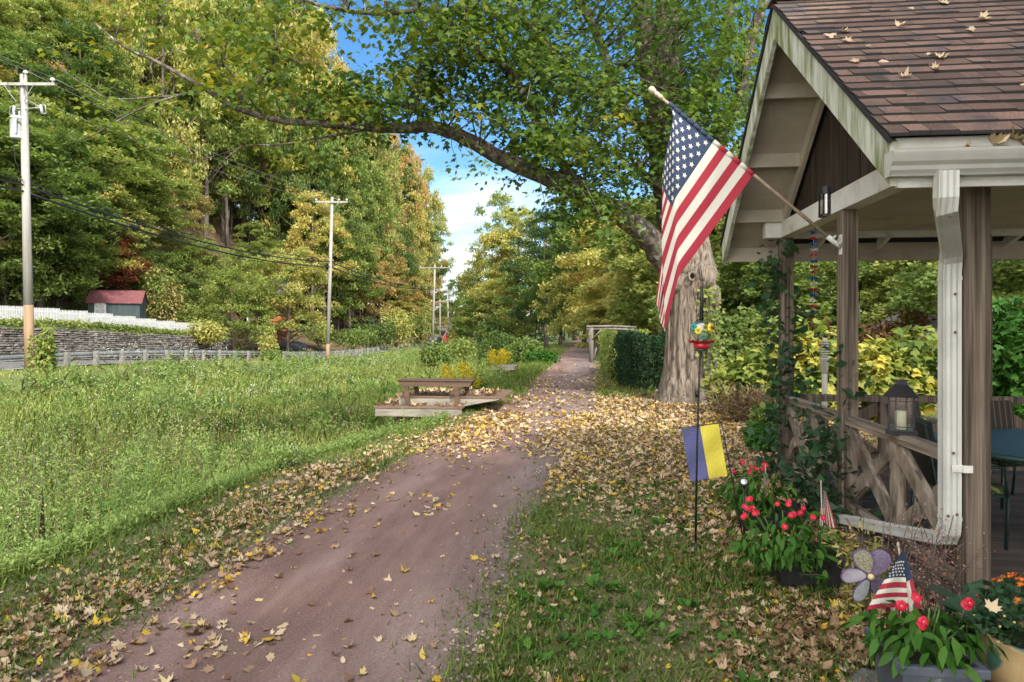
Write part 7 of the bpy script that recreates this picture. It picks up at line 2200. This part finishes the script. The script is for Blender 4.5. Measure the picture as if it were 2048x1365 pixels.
# ------------------------------------------------------------------ canal-side platform and bench
M_plank = surf('old_platform_plank', [(.3, (.14, .125, .10)), (.7, (.33, .30, .25))], 7, 7, .9, .4, 22, (.12, 1, 1), dirt=((.07, .06, .045), 2.5, .52, .72, (.4, 1, 2)))
M_bench = surf('stained_bench_wood', [(.3, (.085, .050, .032)), (.7, (.19, .12, .08))], 8, 7, .8, .4, 22, (.12, 1, 1))
M_dbench = surf('dark_bench_wood', [(.3, (.045, .026, .017)), (.7, (.115, .070, .046))], 8, 7, .8, .4, 22, (.12, 1, 1))
def platform():
    rt = thing('wooden_platform', 'two stepped weathered wooden platforms jutting from the trail bank', 'platform', tuple(at(840, 830, 13.6)))
    dA, dB = 13.30, 13.52
    a, b = at(747, 815, dA), at(925, 815, dA); zA = a.z; zAb = at(747, 834, dA).z; yA = (a.y+b.y)/2
    c, e = at(795, 794, dB), at(1001, 794, dB); zB = c.z; zBb = at(795, 812.5, dB).z; yB = (c.y+e.y)/2; f = at(930, 812, dB)
    MB().box(a.x, b.x, yA, yA+.05, zAb, zA-.02).build('edge_board', M_plank, rt, .004)
    MB().prism([(c.x, zB-.02), (e.x, zB-.02), (e.x, zB-.05), (f.x, zBb), (c.x, zBb)], 'y', yB, yB+.05).build('edge_board', M_plank, rt, .004)
    MB().box(a.x, a.x+.045, yA+.051, yA+1.6, zAb, zA-.02).build('edge_board', M_plank, rt)
    MB().box(c.x, c.x+.045, yB+.051, yB+1.5, zBb, zB-.02).build('edge_board', M_plank, rt)
    mb = MB(); y = yA-.02
    while y < yA+1.6:
        x1 = b.x+.02 if y < yB-.16 else c.x-.004
        mb.box(a.x-.02, x1, y, y+.135, zA-.0195, zA+.012); y += .142
    mb.build('decking', M_bench, rt)
    mb = MB(); y = yB-.02
    while y < yB+1.5:
        mb.box(c.x-.02, e.x+.1, y, y+.135, zB-.0195, zB+.012); y += .142
    mb.build('decking', M_bench, rt)
    for px, dd in ((825, .12), (842, .3), (770, 1.0), (870, 1.2)):
        q = at(px, 840, dA); MB().box(q.x-.05, q.x+.05, yA+dd, yA+dd+.09, -1.7, zAb-.002).build('leg', M_bench, rt)
    A = (a, b, yA, zA); B = (c, e, yB, zB)
    bt = thing('bench', 'dark weathered plank bench with splayed legs on the wooden platform', 'bench', tuple(at(866, 812, 13.5)))
    zt = at(866, 760, 13.36).z; p, q = at(792, 760, 13.36), at(947, 760, 13.36); ym = (p.y+q.y)/2
    MB().box(p.x, q.x, ym-.02, ym+.15, zt-.03, zt).build('seat', M_dbench, bt, .005)
    MB().box(p.x+.02, q.x, ym+.17, ym+.34, zt-.026, zt+.004).build('seat', M_dbench, bt, .005)
    for yy in (ym, ym+.29):
        MB().prism([(p.x+.01, zt-.031), (q.x-.01, zt-.031), (q.x-.07, zt-.135), (p.x+.07, zt-.135)], 'y', yy, yy+.04).build('apron', M_dbench, bt, .005)
    zf = zA+.013
    for px, dx in ((808, .055), (911, .055)):
        x = at(px, 770, 13.36).x
        MB().beam((x, ym+.03, zt-.03), (x+dx, ym+.03, zf), .10, .055, up=(0, 1, 0)).build('leg', M_dbench, bt, .004)
    for px, dx in ((827, .05), (931, .05)):
        x = at(px, 770, 13.6).x
        MB().beam((x, ym+.31, zt-.03), (x+dx, ym+.31, zB+.013), .09, .055, up=(0, 1, 0)).build('leg', M_dbench, bt, .004)
    # leaves caught on the planks
    n = 420
    X = rng.uniform(A[0].x, A[1].x, n); Y = A[2]+rng.random(n)*1.05; Z = np.full(n, A[3]+.03)
    X2 = rng.uniform(B[0].x, B[1].x, n); Y2 = B[2]+rng.random(n)*1.2; Z2 = np.full(n, B[3]+.03)
    P = np.concatenate([np.stack([X, Y, Z], -1), np.stack([X2, Y2, Z2], -1)])
    keep = rng.random(2*n) < .22; P = P[keep]
    tag(np_mesh('platform_leaves', scatter(LEAF_KINDS[2], P, .085+.05*rng.random(len(P)), rot_mats(len(P), 0, .35)), 16, LM['litter'], rng.random(len(P))*.7), kind='stuff')
platform()
def far_dock():
    rt = thing('small_dock', 'small grey plank dock farther up the trail bank', 'dock', tuple(at(1010, 740, 26)))
    a, b = at(988, 733, 26), at(1029, 733, 26)
    MB().box(a.x, b.x, a.y, a.y+1.2, a.z-.14, a.z).build('deck', M_plank, rt, .01)
    for x in (a.x+.1, b.x-.15): MB().box(x, x+.1, a.y+.1, a.y+.2, a.z-1.2, a.z-.142).build('leg', M_bench, rt)
far_dock()

# ------------------------------------------------------------------ rustic log arbor
M_logg = surf('grey_log', [(.3, (.10, .085, .072)), (.7, (.25, .225, .20))], 5, 6, .9, .5, 16, (1, 1, .2))
def arbor():
    d = 33.5; rt = thing('log_arbor', 'rustic arbor of peeled grey logs at the right of the far trail', 'arbor', (at(1183, 728, d).x, at(1183, 728, d).y, 0))
    zt = at(1183, 656, d).z
    b = at(1183, 700, d); b.z = 0
    w_ = lambda P: [q+Vector((random.gauss(0, .015), random.gauss(0, .015), 0)) for q in P]
    MB().tube(w_([b, b+Vector((.0, 0, .8)), b+Vector((0, 0, zt))]), [.10, .095, .08], 9, 0, .06).build('post', M_logg, rt)
    b2 = at(1181, 700, d+1.1); b2.z = 0
    MB().tube(w_([b2, b2+Vector((0, 0, zt))]), [.09, .08], 9, 0, .06).build('post', M_logg, rt)
    b3 = b+Vector((2.0, .05, 0)); MB().tube(w_([b3, b3+Vector((0, 0, zt))]), [.09, .08], 9, 0, .06).build('post', M_logg, rt)
    for dy, dz in ((-.02, .05), (.0, -.08), (1.05, .06)):
        MB().tube(w_([b+Vector((-.25, dy, zt+dz)), b+Vector((.9, dy, zt+dz+.03)), b+Vector((2.2, dy, zt+dz-.02))]), [.055, .05, .05], 8, 0, .08).build('beam', M_logg, rt)
    MB().tube([b+Vector((.05, -.1, zt-.55)), b+Vector((.5, -.1, zt-.06))], .03, 7).build('brace', M_logg, rt)
    MB().tube([b+Vector((.1, .5, .1)), b+Vector((.25, .5, .75))], .03, 6).build('brace', M_logg, rt)
arbor()

# ------------------------------------------------------------------ far things on the road
def diamond_sign():
    d = 112; c = at(908, 672, d); zg = float(gz(c.x, c.y))
    rt = thing('warning_sign', 'yellow diamond road sign at the far bend', 'road sign', (c.x, c.y, zg))
    s = 10.5/F*d; q = [(c.x, c.z+s), (c.x+s, c.z), (c.x, c.z-s), (c.x-s, c.z)]
    MB().prism(q, 'y', c.y-.02, c.y).build('plate', plain('sign_yellow', (.72, .40, .02), .5), rt)
    MB().tube([(c.x, c.y+.05, zg), (c.x, c.y+.05, c.z)], .04, 6).build('post', M_steelg, rt)
diamond_sign()
def red_house():
    d = 135; rt = thing('red_house', 'small red gabled building beyond the poles', 'house', tuple(at(894, 690, d)))
    A = lambda px, py, dd=0: at(px, py, d+dd)
    mb = MB(); P = [(886, 690), (901, 690), (901, 676), (893.5, 664), (886, 676)]
    mb.add([A(*p) for p in P]+[A(p[0], p[1], 8) for p in P], [(0, 1, 2, 3, 4), (9, 8, 7, 6, 5)]+[(i, i+5, (i+1) % 5+5, (i+1) % 5) for i in range(5)])
    mb.build('wall', plain('barn_red', (.40, .055, .04), .8), rt)
    mb = MB()
    for p, q in (((901.8, 677.5), (893.5, 663)), ((885.2, 677.5), (893.5, 663))):
        mb.add([A(*p, -.4), A(*q, -.4), A(*q, 8.3), A(*p, 8.3)]+[x+Vector((0, 0, .15)) for x in (A(*p, -.4), A(*q, -.4), A(*q, 8.3), A(*p, 8.3))], [(0, 1, 2, 3), (4, 5, 6, 7), (0, 1, 5, 4), (1, 2, 6, 5), (2, 3, 7, 6), (3, 0, 4, 7)])
    mb.build('roof', plain('pale_roof', (.40, .37, .35), .8), rt)
red_house()
def far_barrier():
    d = 120; rt = thing('road_barrier', 'low rust red fence beside the far road', 'fence', tuple(at(850, 676, d)))
    mb = MB()
    for y in (671, 674.5): mb.beam(at(836, y, d), at(862, y, d+3), .1, .22)
    mb.build('rail', plain('rust_red', (.28, .08, .05), .8), rt)
    mb = MB()
    for k in range(5): mb.beam(at(837+k*6, 682, d+k*.7), at(837+k*6, 670, d+k*.7), .15, .15)
    mb.build('post', MATS['rust_red'], rt)
far_barrier()
def far_car():
    d = 104; c = at(869, 684, d); z = float(road_z(100))+.06
    z = min(z, at(869, 690, d).z)
    rt = thing('parked_car', 'small dark car seen head on by the distant poles', 'car', (c.x, c.y, z))
    mk = plain('car_black', (.012, .013, .016), .25, spec=.7)
    mb = MB(); hw = .82
    prof = [(-2.0, .35), (-2.05, .62), (-1.95, .82), (-1.0, .95), (-.45, 1.42), (1.2, 1.45), (1.9, .95), (2.05, .6), (2.0, .35)]
    mb.prism([(c.y+a, z+b) for a, b in prof], 'x', c.x-hw, c.x+hw); mb.build('body', mk, rt, .08)
    mb = MB(); mb.add([(c.x-.62, c.y-1.0, z+.99), (c.x+.62, c.y-1.0, z+.99), (c.x+.55, c.y-.50, z+1.39), (c.x-.55, c.y-.50, z+1.39)], [(0, 1, 2, 3)]); mb.build('windscreen', plain('car_glass', (.10, .12, .14), .05, spec=.9), rt)
    for sx in (-1, 1):
        for yy in (-1.3, 1.3):
            w_ = MB(); w_.lathe([(.0, -.1), (.28, -.1), (.32, -.06), (.32, .06), (.28, .1), (.0, .1)], n=16); w_.v = [(c.x+sx*(hw-.1)+p[2], c.y+yy+p[0], z+.32+p[1]) for p in w_.v]; w_.build('wheel', M_black, rt)
        MB().ball((c.x+sx*.58, c.y-2.02, z+.70), .12, 10, 6, 0, (1.2, .4, .7)).build('headlight', M_insul, rt)
far_car()

# ------------------------------------------------------------------ neighbouring houses on the right
M_siding = surf('beige_siding', [(.3, (.52, .44, .37)), (.7, (.62, .53, .45))], 3, 4, .7, .1)
M_roofg = surf('grey_shingle_roof', [(.3, (.12, .11, .10)), (.7, (.22, .20, .185))], 14, 5, .9, .3)
def side_house():
    d = 18.5; rt = thing('garden_house', 'low building with beige clapboard and grey roof behind the vines', 'house', tuple(at(2000, 800, d)))
    y0 = at(1950, 700, d).y; x0 = at(1795, 700, d).x; x1 = x0+5.6; ze = .65; za = 2.2; xm = (x0+x1)/2
    mb = MB(); z = -1.0
    while z < za-.05:
        zz = min(z+.15, za)
        def lim(q): return (x0+.25, x1-.25) if q <= ze else (x0+.25+(xm-x0-.25)*(q-ze)/(za-ze), x1-.25-(x1-.25-xm)*(q-ze)/(za-ze))
        a, b = lim(z), lim(zz)
        mb.add([(a[0], y0-.022, z), (a[1], y0-.022, z), (b[1], y0-.002, zz), (b[0], y0-.002, zz), (a[0], y0+.05, z), (a[1], y0+.05, z)], [(0, 1, 2, 3), (0, 4, 5, 1)]); z = zz
    mb.build('siding', M_siding, rt, fixn=False)
    MB().prism([(x0+.25, -1), (x1-.25, -1), (x1-.25, ze), (xm, za-.02), (x0+.25, ze)], 'y', y0+.052, y0+6).build('wall', M_siding, rt)
    mb = MB(); s = (za-ze)/(xm-x0-.25)
    mb.prism([(x0-.1, ze-.35*s), (xm, za), (xm, za+.12), (x0-.1, ze-.35*s+.12)], 'y', y0-.35, y0+6.3); mb.prism([(x1+.1, ze-.35*s), (x1+.1, ze-.35*s+.12), (xm, za+.12), (xm, za)], 'y', y0-.35, y0+6.3)
    mb.build('roof', M_roofg, rt)
side_house()
def white_house():
    d = 48; rt = thing('white_house', 'white clapboard house glimpsed through the trees right of the maple', 'house', tuple(at(1480, 655, d)))
    y0 = at(1480, 600, d).y; x0, x1 = at(1425, 600, d).x, at(1600, 600, d).x
    mb = MB(); z = 0
    while z < 6: mb.add([(x0, y0-.03, z), (x1, y0-.03, z), (x1, y0, z+.2), (x0, y0, z+.2), (x0, y0+.05, z), (x1, y0+.05, z)], [(0, 1, 2, 3), (0, 4, 5, 1)]); z += .2
    mb.build('siding', M_picket, rt, fixn=False)
    MB().box(x0, x1, y0+.051, y0+7, 0, 6).build('wall', M_picket, rt)
    mb = MB(); mb.prism([(y0-.4, 5.9), (y0+3.5, 8.6), (y0+7.4, 5.9), (y0+7.4, 6.1), (y0+3.5, 8.8), (y0-.4, 6.1)], 'x', x0-.4, x1+.4); mb.build('roof', M_roofg, rt)
    for x in (x0+1.2, x0+3.6):
        f = MB(); f.box(x, x+.9, y0-.08, y0-.032, 3.4, 4.9); w_ = f.build('window_frame', M_insul, rt)
        MB().box(x+.08, x+.82, y0-.09, y0-.081, 3.5, 4.8).build('pane', MATS['window_dark'], w_)
white_house()

# ------------------------------------------------------------------ tall feathery weeds on the near bank of the ditch
random.seed(61)
FEATHER = [(40, 1150, 240, 70, 'weed', 'tall feathery weeds nearest the lower left corner'), (150, 1125, 230, 66, 'light', 'tall feathery weeds second along the bank from the lower left'), (255, 1085, 200, 60, 'weed', 'tall feathery weeds third along the bank from the lower left'),
           (350, 1045, 170, 52, 'light', 'tall yellow green weeds halfway along the near bank'), (430, 1005, 140, 44, 'weed', 'feathery weeds at the right end of the near bank'), (95, 1040, 190, 66, 'weed', 'feathery weeds behind those in the lower left corner'),
           (220, 1000, 160, 60, 'light', 'yellow green feathery weeds in the second row from the bank'), (330, 965, 130, 50, 'weed', 'feathery weeds in the second row below the wall end'), (10, 1000, 180, 60, 'light', 'feathery weeds cut by the left picture edge'), (500, 960, 100, 40, 'weed', 'small feathery weeds left of the white asters')]
for i, (px, yb, hp, hw, mat, lab) in enumerate(FEATHER):
    d = (EYE+1.2)*F/(yb-HY)
    for _ in range(4):
        p = at(px, HY, d); d = (EYE-float(gz(p.x, p.y)))*F/(yb-HY)
    st = []
    for k in range(26):
        b = at(px+random.gauss(0, hw*.5), HY, d+random.gauss(0, .25)); b.z = float(gz(b.x, b.y))
        h = hp/F*d*random.uniform(.55, 1.15); dx, dy = random.gauss(0, .12), random.gauss(0, .1)
        st.append([b, b+Vector((dx*.3, dy*.3, h*.5)), b+Vector((dx, dy, h))])
    leafy('feathery_plant', lab, 'weeds', st, .070, LONG*np.array([.95, 1, 1]), mat, 2200, 300+i, .04, tilt=(.5, .5))['group'] = 'tall feathery weeds on the near bank'

# goldenrod: arching yellow plumes over leafy stems
for lab, px, d, ytop, hw, n in (('yellow goldenrod clump left of the trail, nearer and lower one', 928, 20.5, 722, 26, 16), ('yellow goldenrod clump left of the trail, taller one', 985, 22.5, 698, 22, 15)):
    st = []; pl = []
    for k in range(n):
        b = at(px+random.gauss(0, hw*.5), HY, d+random.gauss(0, .3)); b.z = float(gz(b.x, b.y))
        zt = EYE+(HY-ytop)/F*d - abs(random.gauss(0, .22)); t = Vector((b.x+random.gauss(0, .25), b.y+random.gauss(0, .2), zt))
        m = b.lerp(t, .6); st.append([b, m, t]); pl.append([m.lerp(t, .35), t+Vector((random.gauss(0, .10), 0, -.02))])
    o = leafy('goldenrod', lab, 'wildflower', st, .10, LONG*np.array([.7, 1, 1]), 'weed', 420, int(px), .05)
    P = []
    for s_ in pl:
        for _ in range(120): P.append(tuple(s_[0].lerp(s_[1], random.random())+Vector((random.gauss(0, .06), random.gauss(0, .06), random.gauss(0, .035)))))
    np_mesh('bloom', scatter(OVAL, np.array(P)-np.array(WL[o.name]), .035+.03*rng.random(len(P)), rot_mats(len(P), 0, .7)), 4, LM['goldfl'], rng.random(len(P)), o)

# labels shared by a few trees are told apart by their order from left to right
byl = {}
for o in COL.objects:
    if o.parent is None and 'label' in o and o.get('group') in ('trees on the wooded hillside', 'tall trees left of the sky gap'):
        byl.setdefault(o['label'], []).append(o)
NUM = {2: ['left one', 'right one'], 3: ['left one', 'middle one', 'right one'], 4: ['first', 'second', 'third', 'last']}
for lab, os_ in byl.items():
    if len(os_) in NUM:
        os_.sort(key=lambda o: px_of(o.location.x, o.location.y)[0])
        for o, q in zip(os_, NUM[len(os_)]): o['label'] = lab + ', ' + q
